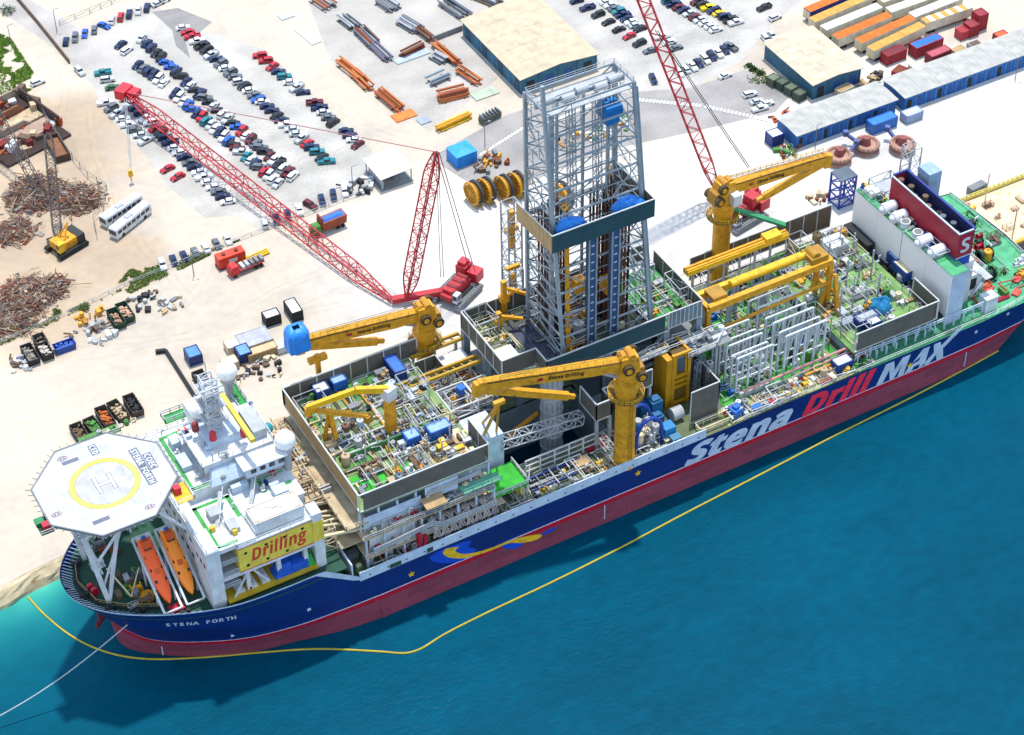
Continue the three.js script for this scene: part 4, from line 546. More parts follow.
// drill floor and derrick
{
  const df = part('drill_floor', ship), F = 31, T = 35;
  const P = (n, m, ...a) => { const b = new MB(); for (let i = 0; i < a.length; i += 6) b.box(a[i], a[i + 1], a[i + 2], a[i + 3], a[i + 4], a[i + 5]); return b.build(n, m, df); };
  P('floor', M(0x4b5148, 0.85, 0, deckTex), -10.8, 18.2, F - 0.7, F, -17, 5, -18.6, -10.8, F - 0.7, F, -17, 0.4, 18.2, 26.5, F - 0.7, F, -14, 4.6);
  P('floor_plate', M(0x6f7d4c, 0.9, 0, deckTex), -18.2, -11.4, F, F + 0.05, -16, 0); P('floor_plate', M(0x4a9a4c, 0.85, 0, deckTex), 16, 26, F, F + 0.05, -13.6, 4.2); P('floor_plate', M(0x3c4256, 0.7, 0, deckTex), -10.4, -5.6, F, F + 0.05, -12, 4.6);
  windwall(df, V(-10.8, 0, 5), V(18.2, 0, 5), F - 0.6, T, C.wallT, 60, 0.24); windwall(df, V(-18.6, 0, 0.4), V(-10.8, 0, 0.4), F - 0.6, T, C.wall, 60, 0.24); windwall(df, V(-10.8, 0, 0.4), V(-10.8, 0, 5), F, T, C.wall, 60, 0.24);
  windwall(df, V(18.2, 0, 4.6), V(26.5, 0, 4.6), F - 0.6, T - 0.3, M(0x6c7a82, 0.6), 1.1, 0.2); windwall(df, V(26.5, 0, 4.6), V(26.5, 0, -14), F - 0.6, T, C.wall, 3.4); windwall(df, V(-18.6, 0, 0.4), V(-18.6, 0, -17), F - 0.6, T, C.wall, 3.4); windwall(df, V(-18.6, 0, -17), V(26.5, 0, -17), F - 0.6, T, C.wall, 4);
  P('floor_wall', C.white, -18.4, -14.5, T - 1.6, T - 0.2, -3.4, 0.2); { const q = new MB(); q.rail([V(-14, F, -0.6), V(-11, F, -0.6)], 1.4, 0.16, 0.4); q.build('stair_rail', C.yellowB, df); }
  // substructure
  for (const x of [-18, -10.6, 4, 18, 26]) for (const z of [-16.5, -7.5, 4.2]) if (!(x === -10.6 && z === 4.2) && !(x === -18 && z === 4.2)) P('substructure_column', C.steel, x - 0.7, x + 0.7, DK, F - 0.7, z - 0.7, z + 0.7);
  for (const z of [-16.5, 4.2]) for (const [a, b] of [[4, 18], [18, 26]]) { new MB().bar(V(a, DK + 1, z), V(b, F - 1.5, z), 0.6).bar(V(b, DK + 1, z), V(a, F - 1.5, z), 0.6).bar(V(a, 22, z), V(b, 22, z), 0.6).build('substructure_brace', C.steel, df); }
  P('mud_module', C.steelD, 3, 16, DK, 27, -16, 3); P('mud_module', C.grey, 19, 27.5, DK, 24, -16, 2); P('lower_platform', C.grey, -19, -11, 24, 24.3, -16, -2);
  // riser hanging in the moonpool
  { const rs = new MB(); for (let i = 0; i < 11; i++) { const a = i / 11 * 6.283; rs.tube(V(-8.6 + 1.75 * Math.cos(a), -1, 3 + 1.75 * Math.sin(a)), V(-8.6 + 1.75 * Math.cos(a), F - 0.7, 3 + 1.75 * Math.sin(a)), 0.55, 0.55, 8); } for (let y = 2; y < 30; y += 3.5) rs.tube(V(-8.6, y, 3), V(-8.6, y + 0.4, 3), 2.5, 2.5, 16); rs.build('riser_column', C.greyL, df); }
  // module between the forward deck and the drill floor
  P('link_floor', C.grey, -31, -18.8, 23.4, 23.7, -17.4, -1); P('link_wall', C.steelD, -30.8, -19, DK, 23.4, -17, -6); P('link_plate', C.white, -25.4, -19.4, 26.2, 26.4, -15.6, -11.6);
  for (const [z, xa, xb] of [[-17.2, -31, -18.8], [-9.2, -37, -18.8]]) { for (const o of [-0.9, 0.9]) new MB().bar(V(xa, 28.4, z + o), V(xb, 28.4, z + o), 0.5, 0.7).build('skid_rail', M(0xb8901c, 0.6), df); for (let x = xa; x < xb; x += 2) new MB().bar(V(x, 28.1, z - 1), V(x + 1, 28.1, z + 1), 0.3).build('cross_tie', M(0xa8842c, 0.7), df); for (let x = xa + 1; x < xb; x += 5) new MB().bar(V(x, 23.6, z), V(x, 28, z), 0.5).build('rail_post', C.greyL, df); }
  windwall(df, V(-31, 0, -14.6), V(-26.2, 0, -14.6), 24.6, 28.4, C.wall, 2.4, 0.2); windwall(df, V(-26.2, 0, -14.6), V(-26.2, 0, -11), 24.6, 28.4, C.wall, 3, 0.2);
  scaffold(df, -30.6, -24.4, -6, 0.6, 19, 27, 3, C.edge, 0.34); scaffold(df, -24, -19.4, -6, -2, 20, 26.6, 3, C.edge); scaffold(df, -29.6, -25.6, -4.6, -1, 23, 27.6, 2, C.greyL); P('frame_deck', C.greyL, -30.4, -24.6, 24, 24.2, -5.8, 0.4); new MB().obox(-26, 26.4, -3.6, 1.6, 1.8, 1.6, 0.3).build('drum', C.blue, df);
  clutter(df, -30.5, -19.2, -16.5, -1.4, 23.7, 50, [C.cream, C.yellow, C.brown, C.greyL, C.grey, C.rust, C.tan, C.white], 0.5, 1.0); clutter(df, -30, -25, -5.4, 0, 24.2, 14, [C.cream, C.brown, C.yellow, C.grey], 0.4, 0.8);
  scaffold(df, 20, 23.4, -13.6, -9, F, F + 5, 2, C.greyL, 0.2); scaffold(df, 24, 26.2, -6, 0, F, F + 4.4, 2, C.greyL, 0.2); scaffold(df, -18.2, -13, -16.6, -11, F, F + 4.6, 2, C.greyL, 0.2);
  new MB().tube(V(-17, 12, -1), V(-9, 14, -2), 0.5).build('hydraulic_ram', C.yellow, df);
  // small windwall bay and trusses by the moonpool
  windwall(df, V(-3.5, 0, 6), V(-3.5, 0, 12.5), 21, 25.6, C.wall, 20); windwall(df, V(-3.5, 0, 12.5), V(0, 0, 12.5), 21, 25.6, C.wall, 20); windwall(df, V(0, 0, 12.5), V(0, 0, 9), 21, 25.6, C.wall, 20); windwall(df, V(0, 0, 9), V(12, 0, 9), 21, 25.6, C.wall, 20); P('bay_floor', C.grey, -3.4, 12, 20.7, 21, 5.8, 9, -3.4, -0.1, 20.7, 21, 9, 12.4);
  for (const [x, z] of [[-3.3, 12.3], [-0.2, 12.3], [5, 9], [11.5, 9]]) P('bay_leg', C.greyL, x - 0.3, x + 0.3, DK, 20.7, z - 0.3, z + 0.3); new MB().lattice(V(-3, 17, 13.2), V(-3, 17, 18.6), 1.6, 1.6, 4, 0.16, 0.1).lattice(V(-5, 20, 9), V(-24, 22, 9), 2.2, 2.2, 9, 0.2, 0.14).build('truss', C.greyL, df);
  P('deckhouse', C.pale, -31, -23.5, DK, 25, 2, 9.6); P('green_platform', C.greenB, -30.4, -22.6, 17.6, 17.8, 11, 18.4); new MB().rail([V(-30.4, 17.8, 18.4), V(-22.6, 17.8, 18.4), V(-22.6, 17.8, 11)], 1.2, 0.16).build('rail', C.edge, df); for (const x of [-30, -23]) new MB().bar(V(x, DK, 18), V(x, 17.6, 18), 0.35).bar(V(x, DK, 18), V(x + 3, 17.6, 14), 0.25).build('platform_leg', C.greyL, df);
  { const q = new MB(); for (let i = 0; i <= 5; i++) q.bar(V(-20 + i * 3.4, DK, 12.2), V(-20 + i * 3.4, DK + 4.4, 12.2), 0.3); for (const y of [1.4, 2.9, 4.4]) q.bar(V(-20, DK + y, 12.2), V(-3, DK + y, 12.2), 0.24); q.build('pipe_barrier', C.edge, df); }
  for (let i = 0; i < 8; i++) new MB().tube(V(-21, DK + 0.4 + (i % 2) * 0.5, 13.3 + i * 0.55), V(-8 - i * 0.4, DK + 0.4 + (i % 2) * 0.5, 13.3 + i * 0.55), 0.22, 0.22, 6).build('pipe', pick([C.blue, C.blueD, C.grey, C.dark]), df);
  P('deck_crate', C.tan, -10, -6.5, DK, DK + 1, 13.4, 16); P('deck_crate', C.orange, -2.6, -0.6, DK, DK + 1.6, 11.2, 13); P('deck_crate', C.red, -5.4, -4, DK, DK + 1, 11.6, 12.8);
  clutter(df, -28, -5, 14, 20, DK, 34, [C.cream, C.greyL, C.white, C.brown, C.dark, C.yellowB], 0.4, 0.85); clutter(df, -18, -11.5, -16, -1, F, 18, [C.green, C.cream, C.yellow, C.dark, C.greyL], 0.4, 0.9); clutter(df, 16, 26, -13, 3.5, F, 26, [C.green, C.yellow, C.greyL, C.dark, C.brown, C.cream], 0.5, 1); clutter(df, -9, 14, -15, 3, F, 44, [C.steelD, C.grey, C.dark, C.yellow, C.brown, C.cream, C.greyL], 0.6, 1.3);
  for (const [x, z, h] of [[-12.5, -12, 5], [-9, -16, 9]]) { const q = new MB(); q.bar(V(x, F, z), V(x, F + h, z), 1.0).bar(V(x, F + h * 0.8, z), V(x + 4.6, F + h * 0.55, z + 2), 0.6).bar(V(x, F + h * 0.5, z), V(x + 3, F + h * 0.7, z + 1), 0.5).obox(x, F + h * 0.4, z, 1.8, 1.4, 1.6); q.build('pipe_handler', C.yellow, df); }
  // auxiliary lattice towers behind
  for (const [px, py, m, y1] of [[512, 262, C.greyL, 47], [513, 300, C.steel, 40]]) { const q = at(px, py, { y: F }); new MB().lattice(V(q.x, DK, q.z), V(q.x, y1, q.z), 3.2, 3.2, 9, 0.3, 0.16).build('auxiliary_tower', m, df); new MB().tube(V(q.x, F + 4, q.z), V(q.x, y1 - 2, q.z), 0.7).bar(V(q.x - 1.6, F + 9, q.z), V(q.x + 1.6, F + 9, q.z), 0.8).build('winch_frame', C.yellow, df); }

  pipeMaze(df, -18, -11.4, -16, 0, F, 14); pipeMaze(df, -10, 15, -16, 4.4, F, 30, [C.greyL, C.steelD, C.grey, C.yellow, C.brown]); pipeMaze(df, 16, 26, -13.5, 4, F, 18); pipeMaze(df, -30.5, -19, -17, -1, 23.7, 24); pipeMaze(df, -29, -3, 13.4, 20.4, DK, 34); pipeMaze(df, 1, 13, 10, 20.4, DK, 30); clutter(df, 1, 14, 10, 20, DK, 26, [C.greyL, C.white, C.blue, C.cream, C.grey, C.teal], 0.5, 1.0); P('pipe_gallery', C.greyL, 3, 26, 27, 27.2, 5.2, 7.4); pipeMaze(df, 3, 26, 5.4, 7.2, 27.2, 12); new MB().rail([V(3, 27.2, 7.4), V(26, 27.2, 7.4)], 1.2, 0.12).build('rail', C.edge, df);
  const dr = part('derrick', ship), BY = F, TY = 90.4;
  const cor = (sx, sz, y) => { const f = (y - BY) / (TY - BY); return V(lerp(sx < 0 ? -5.4 : 15.4, sx < 0 ? -7 : 12.6, f), y, lerp(sz < 0 ? -12.2 : 2.5, sz < 0 ? -9.6 : -2.4, f)); };
  const side = { front: [[-1, 1], [1, 1]], back: [[-1, -1], [1, -1]], left: [[-1, -1], [-1, 1]], right: [[1, -1], [1, 1]] };
  const stB = M(0x929ca1, 0.55), stD = stB;
  for (const sx of [-1, 1]) for (const sz of [-1, 1]) new MB().bar(cor(sx, sz, BY), cor(sx, sz, TY + (sx < 0 && sz > 0 ? 5.5 : 0)), 0.68).build('leg', sz > 0 ? stB : stD, dr);
  const lv = [31.4, 36.6, 42, 47.6, 53.4, 59.6, 66, 72, 78, 84, 90.2];
  for (const k of Object.keys(side)) for (let i = 0; i < lv.length; i++) {
    const [A, B] = side[k], a = cor(...A, lv[i]), b = cor(...B, lv[i]);
    new MB().bar(a, b, 0.34).build('girt', k === 'back' ? stD : stB, dr);
    if (i < lv.length - 1) { const c = cor(...A, lv[i + 1]), d = cor(...B, lv[i + 1]), q = new MB();
      if (k === 'left' || k === 'right') { i & 1 ? q.bar(a, d, 0.24) : q.bar(b, c, 0.24); if (i < 6) q.bar(a.clone().lerp(b, 0.5), (i & 1 ? c : d), 0.18); }
      else if (k === 'back') { const m = a.clone().lerp(b, 0.5); q.bar(m, c, 0.26).bar(m, d, 0.26);  }
      else if (i > 5) { i & 1 ? q.bar(a.clone().lerp(b, 0.33), c, 0.18) : q.bar(a.clone().lerp(b, 0.66), d, 0.18); }
      else { i & 1 ? q.bar(a.clone().lerp(b, 0.33), c, 0.2) : q.bar(a.clone().lerp(b, 0.7), d, 0.2); }
      q.build('brace', k === 'back' ? stD : stB, dr); const e = new MB(), f = i & 1 ? 0.3 : 0.62; e.bar(a.clone().lerp(c, 0.5), b.clone().lerp(d, 0.5), 0.14); e.bar(a.clone().lerp(b, f), c.clone().lerp(d, f), 0.13); e.bar(a.clone().lerp(c, 0.5), c.clone().lerp(d, f), 0.11); e.build('light_brace', stB, dr); }
  }
  // guide columns
  for (const [x, z, y1, m, w] of [[1.1, 2.2, 62, C.blueD, 1.7], [6.4, 2.2, 62, C.blueD, 1.7]]) { const mm = M(0x35537a, 0.5); new MB().box(x - w / 2, x + w / 2, F, y1, z - 0.9, z + 0.3).build('guide_column', mm, dr); for (const s of [-1, 1]) new MB().bar(V(x + s * w / 2, F, z + 0.45), V(x + s * w / 2, y1, z + 0.45), 0.28).build('column_flange', stB, dr); for (let y = 33; y < 61; y += 2.1) new MB().box(x - 0.35, x + 0.35, y, y + 0.25, z + 0.3, z + 0.42).build('rack_tooth', C.pale, dr); }
  for (const [x, z, w] of [[-4.9, -3.4, 0.8], [-0.2, -9.4, 0.5], [5.6, -9.2, 0.5], [11.4, -9.3, 0.6]]) new MB().box(x - w / 2, x + w / 2, F, 88.6, z - w / 2, z + w / 2).build('inner_column', x < -4 ? stB : stD, dr);
  for (const x of [0.2, 6]) new MB().lattice(V(x, 64, -4), V(x, 88, -5), 1.3, 1.3, 14, 0.16, 0.1).build('hoist_guide', stB, dr);
  // fingerboard belt with wall panels
  { const y0 = 61, y1 = 65.2, xa = -8.6, xb = 14.6, za = -10.6, zb = 3.4; const b = part('fingerboard', dr);
    for (const A of [[xa, xb, zb - 2.6, zb], [xa, xb, za, za + 1], [xa, xa + 1.4, za + 1, zb - 2.6], [xb - 1.4, xb, za + 1, zb - 2.6]]) new MB().box(A[0], A[1], y0 - 0.1, y0 + 0.2, A[2], A[3]).build('platform', C.grey, b); new MB().box(xa, xb, y0, y1, zb, zb + 0.15).build('front_wall', C.wallT, b); new MB().box(xb - 0.15, xb, y0, y1, za, zb).build('side_wall', C.wall, b);
    for (let k = 0; k < 9; k++) { const z = lerp(za, zb, k / 9), z2 = lerp(za, zb, (k + 0.93) / 9), d = (k / 9 - 1) * 1.2; new MB().hexa([V(xa - 0.12, y0 + d, z2), V(xa, y0 + d, z2), V(xa, y0 + d, z), V(xa - 0.12, y0 + d, z)], [V(xa - 0.12, y1 + d, z2), V(xa, y1 + d, z2), V(xa, y1 + d, z), V(xa - 0.12, y1 + d, z)]).build('side_panel', C.tan, b); }
    new MB().bar(V(xa, y1 + 0.05, zb), V(xb, y1 + 0.05, zb), 0.25).bar(V(xa, y1 - 1.1, za), V(xa, y1 + 0.05, zb), 0.2).build('wall_edge', C.edge, b);
    for (const [x, z, r, s] of [[-3, 0.4, 2.7, 0.62], [10.2, 0.4, 2.9, 0.5]]) { const m = new MB(), n = 40, f = (i, j) => { const th = j / 5 * Math.PI / 2, ph = i / n * 6.2832, k = 1 + 0.14 * Math.sin(ph * 3 + x) + 0.07 * Math.sin(ph * 11 + j); return V(x + r * k * Math.cos(th) * Math.cos(ph) * 1.2, y1 - 1.6 + r * s * Math.sin(th) * (1 + 0.1 * Math.cos(ph * 2)), z - r * 0.75 * k * Math.cos(th) * Math.sin(ph)); }; for (let j = 0; j < 5; j++) for (let i = 0; i < n; i++) m.quad(f(i, j), f(i + 1, j), f(i + 1, j + 1), f(i, j + 1)); m.build('tarpaulin', C.tarp, b); }
    for (let k = 0; k < 10; k++) new MB().bar(V(xa + 1.6 + k * 2.2, y0 + 0.4, za + 1), V(xa + 1.6 + k * 2.2, y0 + 0.4, 0), 0.16).build('finger', C.steelD, b); }
  for (let k = 0; k < 64; k++) { const x = k < 26 ? -4 + (k % 6) * 0.75 : 8 + (k % 7) * 0.8, z = -10 + Math.floor(k / 5) % 8 * 1.2; new MB().tube(V(x, F, z), V(x, 63 - rr(0, 3), z), 0.24, 0.24, 6).build('drill_pipe', pick([C.rust, C.brown, C.dark, C.steelD]), dr); }
  new MB().tube(V(-3.4, F, 1), V(-3.4, 60, 0), 0.5).build('pipe_racker', C.yellow, dr); new MB().tube(V(7.6, F, 0), V(7.6, 60, 0), 0.35).build('pipe_racker', C.yellow, dr); new MB().box(-0.6, 1.8, 44, 47, -3, -0.8).box(7, 9, 40, 43.4, -4, -1.4).build('top_drive', C.yellow, dr);
  { const b = new MB(); b.fr(7.0, 11.2, -7, -3.4, 82.2, 7.2, 11, -6.8, -3.6, 84.8); b.box(7.6, 10.4, 80.8, 82.2, -6, -3.6); b.box(7.4, 8.6, 84.8, 85.8, -6.4, -4.4); b.build('travelling_block', M(0x1670b4, 0.45), dr); const w = new MB(); for (const x of [8.2, 9, 9.8]) w.tube(V(x, 84.8, -4.8), V(x, 89, -5.6), 0.09, 0.09, 5); w.build('hoist_wire', C.dark, dr); }
  // crown
  new MB().box(-7, 12.6, 88.6, 88.8, -9.4, -7.6).box(-7, 12.6, 88.6, 88.8, -4.4, -2.6).build('crown_walkway', C.greyL, dr); for (let k = 0; k < 5; k++) { const x = -4 + k * 3.6; new MB().tube(V(x - 1.3, 89.6, -6 + (k % 2)), V(x + 1.3, 89.6, -6 + (k % 2)), 0.8, 0.8, 12).build('crown_sheave', C.greyL, dr); } new MB().bar(V(-7, 89.2, -6), V(12.6, 89.2, -6), 0.7, 0.9).build('crown_beam', stB, dr);
  new MB().rail([V(-7, 90.4, -2.4), V(12.6, 90.4, -2.4), V(12.6, 90.4, -9.6), V(-7, 90.4, -9.6), V(-7, 90.4, -2.4)], 1.0, 0.09, 2.2).build('rail', C.greyL, dr);
  for (const z of [-9.8, 2.7]) new MB().bar(cor(1, z > 0 ? 1 : -1, 33).add(V(0.7, 0, 0)), cor(1, z > 0 ? 1 : -1, 89).add(V(0.7, 0, 0)), 0.25).build('ladder', stB, dr);
}
// pedestal cranes
function pedestalCrane(base, topY, r, headY, tip, arm, letters, extra) {
  const k = part('pedestal_crane', ship), pr = at;
  new MB().tube(base, V(base.x, topY, base.z), r, r, 24).build('pedestal', C.yellow, k); new MB().tube(V(base.x, DK, base.z), V(base.x, DK + 4.5, base.z), r * 1.18, r, 24).build('pedestal_foot', C.yellow, k);
  new MB().tube(V(base.x, topY, base.z), V(base.x, topY + 1.2, base.z), r * 1.08, r * 1.2, 24).tube(V(base.x, topY + 1.2, base.z), V(base.x, topY + 3.6, base.z), r * 1.2, r * 1.2, 24).build('slew_ring', C.yellow, k);
  const root = V(base.x, headY, base.z), d = tip.clone().sub(root), f = d.clone().setY(0).normalize(), s = V(f.z, 0, -f.x), P3 = (a, b, c) => V(base.x, 0, base.z).addScaledVector(f, a).addScaledVector(s, b).setY(c);
  const loop = (a0, a1, b, y) => [P3(a0, -b, y), P3(a1, -b, y), P3(a1, b, y), P3(a0, b, y)], fix = l => { const c = new THREE.Vector3(); l.forEach(q => c.add(q)); return l; };
  const wind = l => { const a = l[1].clone().sub(l[0]).cross(l[2].clone().sub(l[0])); return a.y > 0 ? l : [l[0], l[3], l[2], l[1]]; };
  new MB().hexa(wind(loop(-2.6, 2.2, 1.9, topY + 3.6)), wind(loop(-1.9, 1.6, 1.5, headY + 1.8))).build('crane_head', C.yellow, k);
  new MB().hexa(wind(loop(-3.6, -1.6, 1.5, topY + 4.2)), wind(loop(-3.2, -1.6, 1.5, topY + 7))).build('winch_house', M(0xa07414, 0.6), k); for (const [a, b, y] of [[-2.4, 2.1, topY + 5.2], [-2.6, -2.1, topY + 5.6], [0.4, 2.1, headY - 0.6], [-1.6, -1.7, headY + 1.0]]) { new MB().tube(P3(a, b - 0.45, y), P3(a, b + 0.45, y), 1.15, 1.15, 16).build('winch_drum', M(0x4a3a1a, 0.8), k); new MB().tube(P3(a, b - 0.6, y), P3(a, b + 0.6, y), 0.6, 0.6, 12).build('drum_hub', C.yellow, k); } new MB().tube(P3(-0.6, -1.5, headY + 1.8), P3(-0.6, 1.5, headY + 1.8), 0.8, 0.8, 14).tube(P3(0.9, -0.9, headY + 1.5), P3(0.9, 0.9, headY + 1.5), 0.9, 0.9, 14).build('sheave', M(0xc08410, 0.6), k); new MB().rail([P3(-2.4, 2.3, topY + 3.7), P3(2.2, 2.3, topY + 3.7)], 1.1, 0.09).build('rail', C.yellowB, k);
  new MB().hexa(wind(loop(0.2, 2.4, 0.9, topY + 3.8).map(q => q.addScaledVector(s, -2.6))), wind(loop(0.2, 2.2, 0.9, topY + 6.6).map(q => q.addScaledVector(s, -2.6)))).build('cab', C.white, k);
  const n = d.clone().normalize(), up = n.clone().cross(s).normalize(); if (up.y < 0) up.negate();
  const sec = (t, w, h0, h1) => { const c = root.clone().addScaledVector(d, t); return [c.clone().addScaledVector(s, w).addScaledVector(up, h0), c.clone().addScaledVector(s, -w).addScaledVector(up, h0), c.clone().addScaledVector(s, -w).addScaledVector(up, h1), c.clone().addScaledVector(s, w).addScaledVector(up, h1)]; };
  const boom = new MB(), st = [[-0.03, 1.0, -1.4, 0.9], [0.25, 0.95, -1.9, 0.9], [0.75, 0.8, -1.5, 0.9], [1, 0.75, -1.9, 0.75]].map(a => sec(...a));
  for (let i = 0; i < 3; i++) for (let j = 0; j < 4; j++) boom.quad(st[i][j], st[i + 1][j], st[i + 1][(j + 1) % 4], st[i][(j + 1) % 4]); boom.quad(...st[3]); boom.quad(...[...st[0]].reverse()); boom.build('boom', C.yellow, k);
  const rb = new MB(); for (let t = 0.05; t < 0.98; t += 0.06) { const q = sec(t, 0.85, 0.9, 1.1); rb.bar(q[0], q[1], 0.12); } const q0 = sec(0.02, 1.0, 1.0, 1.1), q1 = sec(0.97, 0.8, 1.0, 1.1); rb.rail([q0[0], q1[0]], 0.9, 0.09, 1.6); rb.build('boom_walkway', C.yellowB, k);
  const a0 = root.clone().addScaledVector(d, 1).addScaledVector(up, -1.2), ad = arm.clone().sub(a0); const am = new MB(); am.bar(a0, arm, 1.2, 1.5); am.bar(a0.clone().addScaledVector(up, 1.6), a0.clone().addScaledVector(up, -1.6), 1.5, 1.7); am.bar(arm, arm.clone().addScaledVector(ad.normalize(), 1.6), 0.8, 0.9); am.build('knuckle_arm', C.yellow, k);
  new MB().tube(root.clone().addScaledVector(d, 0.22).addScaledVector(up, -1.4).addScaledVector(s, 0), P3(1.8, 0, topY + 4.4), 0.35, 0.35, 8).tube(root.clone().addScaledVector(d, 0.62).addScaledVector(up, -1.8), root.clone().addScaledVector(d, 0.95).addScaledVector(up, -2.2), 0.3, 0.3, 8).build('luffing_cylinder', C.greyL, k);
  { const wr = new MB(), a = root.clone().addScaledVector(up, 2.2), b = root.clone().addScaledVector(d, 0.98).addScaledVector(up, 1.1); for (const o of [-0.5, 0, 0.5]) wr.tube(a.clone().addScaledVector(s, o), b.clone().addScaledVector(s, o), 0.06, 0.06, 4); wr.build('hoist_wire', C.dark, k); const hs = new MB(), nr = s.clone().multiplyScalar(s.z > 0 ? 1.02 : -1.02); hs.path([0.05, 0.2, 0.4, 0.6, 0.8, 0.95].map((t, i) => root.clone().addScaledVector(d, t).addScaledVector(nr, 1).addScaledVector(up, 0.75 - 0.15 * (i % 2))), 0.09, 5); hs.build('hydraulic_hose', C.black, k); const lf = nr.clone().multiplyScalar(2.15); const ld = new MB(); for (const o of [-0.35, 0.35]) ld.bar(V(base.x + o, DK + 1, base.z + Math.abs(r) + 0.15), V(base.x + o, topY, base.z + r + 0.15), 0.08); for (let y = DK + 1.5; y < topY; y += 0.8) ld.bar(V(base.x - 0.35, y, base.z + r + 0.15), V(base.x + 0.35, y, base.z + r + 0.15), 0.07); ld.build('ladder', M(0xb07c12, 0.6), k); const pl = new MB(); for (let i = 0; i < 20; i++) { const f = j => V(base.x + (r + 1) * Math.cos(j / 20 * 6.283), topY - 0.6, base.z + (r + 1) * Math.sin(j / 20 * 6.283)); pl.bar(f(i), f(i + 1), 1.3, 0.1); } pl.build('slew_platform', M(0x9a7420, 0.7), k); const pr2 = new MB(), pts = Array.from({ length: 21 }, (_, j) => V(base.x + (r + 1.6) * Math.cos(j / 20 * 6.283), topY - 0.6, base.z + (r + 1.6) * Math.sin(j / 20 * 6.283))); pr2.rail(pts, 1.1, 0.08, 1.3); pr2.build('rail', C.yellowB, k); }
  if (letters) { const g = text('Stena Drilling', 0.82, 0.05), near = s.z > 0 ? 1 : -1, ux = n.clone().multiplyScalar(n.x > 0 ? 1 : -1), uz = s.clone().multiplyScalar(near), uy = uz.clone().cross(ux); g.applyMatrix4(new THREE.Matrix4().makeBasis(ux, uy, uz).setPosition(root.clone().addScaledVector(d, 0.42).addScaledVector(up, -0.9).addScaledVector(uz, 0.95))); mesh('boom_lettering', g, C.black, k); const c = root.clone().addScaledVector(d, 0.42 + (n.x > 0 ? -1 : 1) * 5.4 / d.length()).addScaledVector(up, -0.4).addScaledVector(uz, 0.97); new MB().obox(c.x, c.y - 0.4, c.z, 1.0, 0.6, 0.08, Math.atan2(-ux.z, ux.x)).build('boom_emblem', C.red, k); }
  return k;
}
pedestalCrane(V(-0.5, DK, 18.7), 33, 2.1, 41.2, at(478, 384, { z: 13 }), at(568, 396, { z: 14.6 }), true);
pedestalCrane(V(-26.2, DK, -19), 29.5, 2.0, 37, at(300, 342, { z: -20.5 }), at(377, 341, { z: -19.8 }), true);
pedestalCrane(V(47.5, DK, -19.2), 33, 2.0, 40.2, at(828, 156, { z: -20 }), at(763, 197, { z: -20 }), true);
{ const q = at(297, 338, { z: -20.5 }), t = new MB(), n = 36, f = (i, j) => { const th = (j / 12 - 0.35) * Math.PI * 0.72, ph = i / n * 6.2832, sq = a => Math.sign(a) * Math.abs(a) ** 0.55, k = (th > 0 ? 1 : 1 - th * 0.25) * (1 + 0.05 * Math.sin(ph * 9 + j * 0.4) * (th < 0.4 ? 1 : 0.2) + 0.04 * Math.sin(ph * 4 + 1)), ct = Math.abs(Math.cos(th)) ** 0.5; return V(q.x + 2.3 * k * ct * sq(Math.cos(ph)), q.y + 2.9 * sq(Math.sin(th)) + 0.15 * Math.sin(ph * 3), q.z - 2.3 * k * ct * sq(Math.sin(ph))); }; for (let j = 0; j < 12; j++) for (let i = 0; i < n; i++) t.quad(f(i, j), f(i + 1, j), f(i + 1, j + 1), f(i, j + 1)); tag(t.build('tarpaulin_cover', C.tarp), 'bright blue tarpaulin wrapped over the tip of a yellow crane boom', 'tarpaulin');
  new MB().bar(V(-50, DK, -20), V(-50, 35, -20), 0.9).bar(V(-52, 34, -20), V(-48, 34, -20), 1.2).build('boom_rest', C.yellow, ship); { const h = at(499, 404, { z: 12.8 }); new MB().bar(V(h.x - 1, 25, 8), h, 0.5).bar(V(h.x + 1.6, 25, 8.4), h, 0.4).bar(V(h.x + 0.3, 25, 5), h, 0.4).bar(h.clone().add(V(-1.2, 0.4, 0)), h.clone().add(V(1.2, 0.4, 0)), 0.9).build('boom_rest', C.yellow, ship); } }
{ // small knuckle crane on the forward module
  const k = part('knuckle_crane', ship), b = V(-43.7, 27.6, 0), t = V(b.x, 36.6, b.z), e = at(307, 408, { y: 37 }), h = at(368, 416, { y: 34 });
  new MB().tube(b, t, 1.35, 1.1, 18).build('post', C.yellow, k); new MB().obox(b.x, 36.4, b.z, 2.4, 2.8, 2.2, 0.3).build('crane_head', C.white, k); const m = t.clone().lerp(e, 0.4).add(V(0, 3.0, 0));
  new MB().bar(t.clone().add(V(0, 2.2, 0)), m, 1.0, 1.3).bar(m, e, 0.9, 1.2).build('boom', M(0xe2b018, 0.45), k); new MB().bar(e.clone().add(V(0, -0.4, 0)), h, 0.8, 0.9).bar(e, e.clone().add(V(0, -2, 0)), 1.0).build('knuckle_arm', C.yellow, k); new MB().bar(e.clone().add(V(4, -1, 1.4)), V(e.x + 4.4, 27.6, e.z + 3), 0.9).bar(e.clone().add(V(4, -1, 1.4)), V(e.x + 2.6, 27.6, e.z + 1), 0.6).build('boom_rest', C.yellow, k); new MB().obox(h.x, h.y - 1.6, h.z, 1.6, 1.8, 1.2, 0.4).build('grab', M(0xa87818, 0.6), k);
}

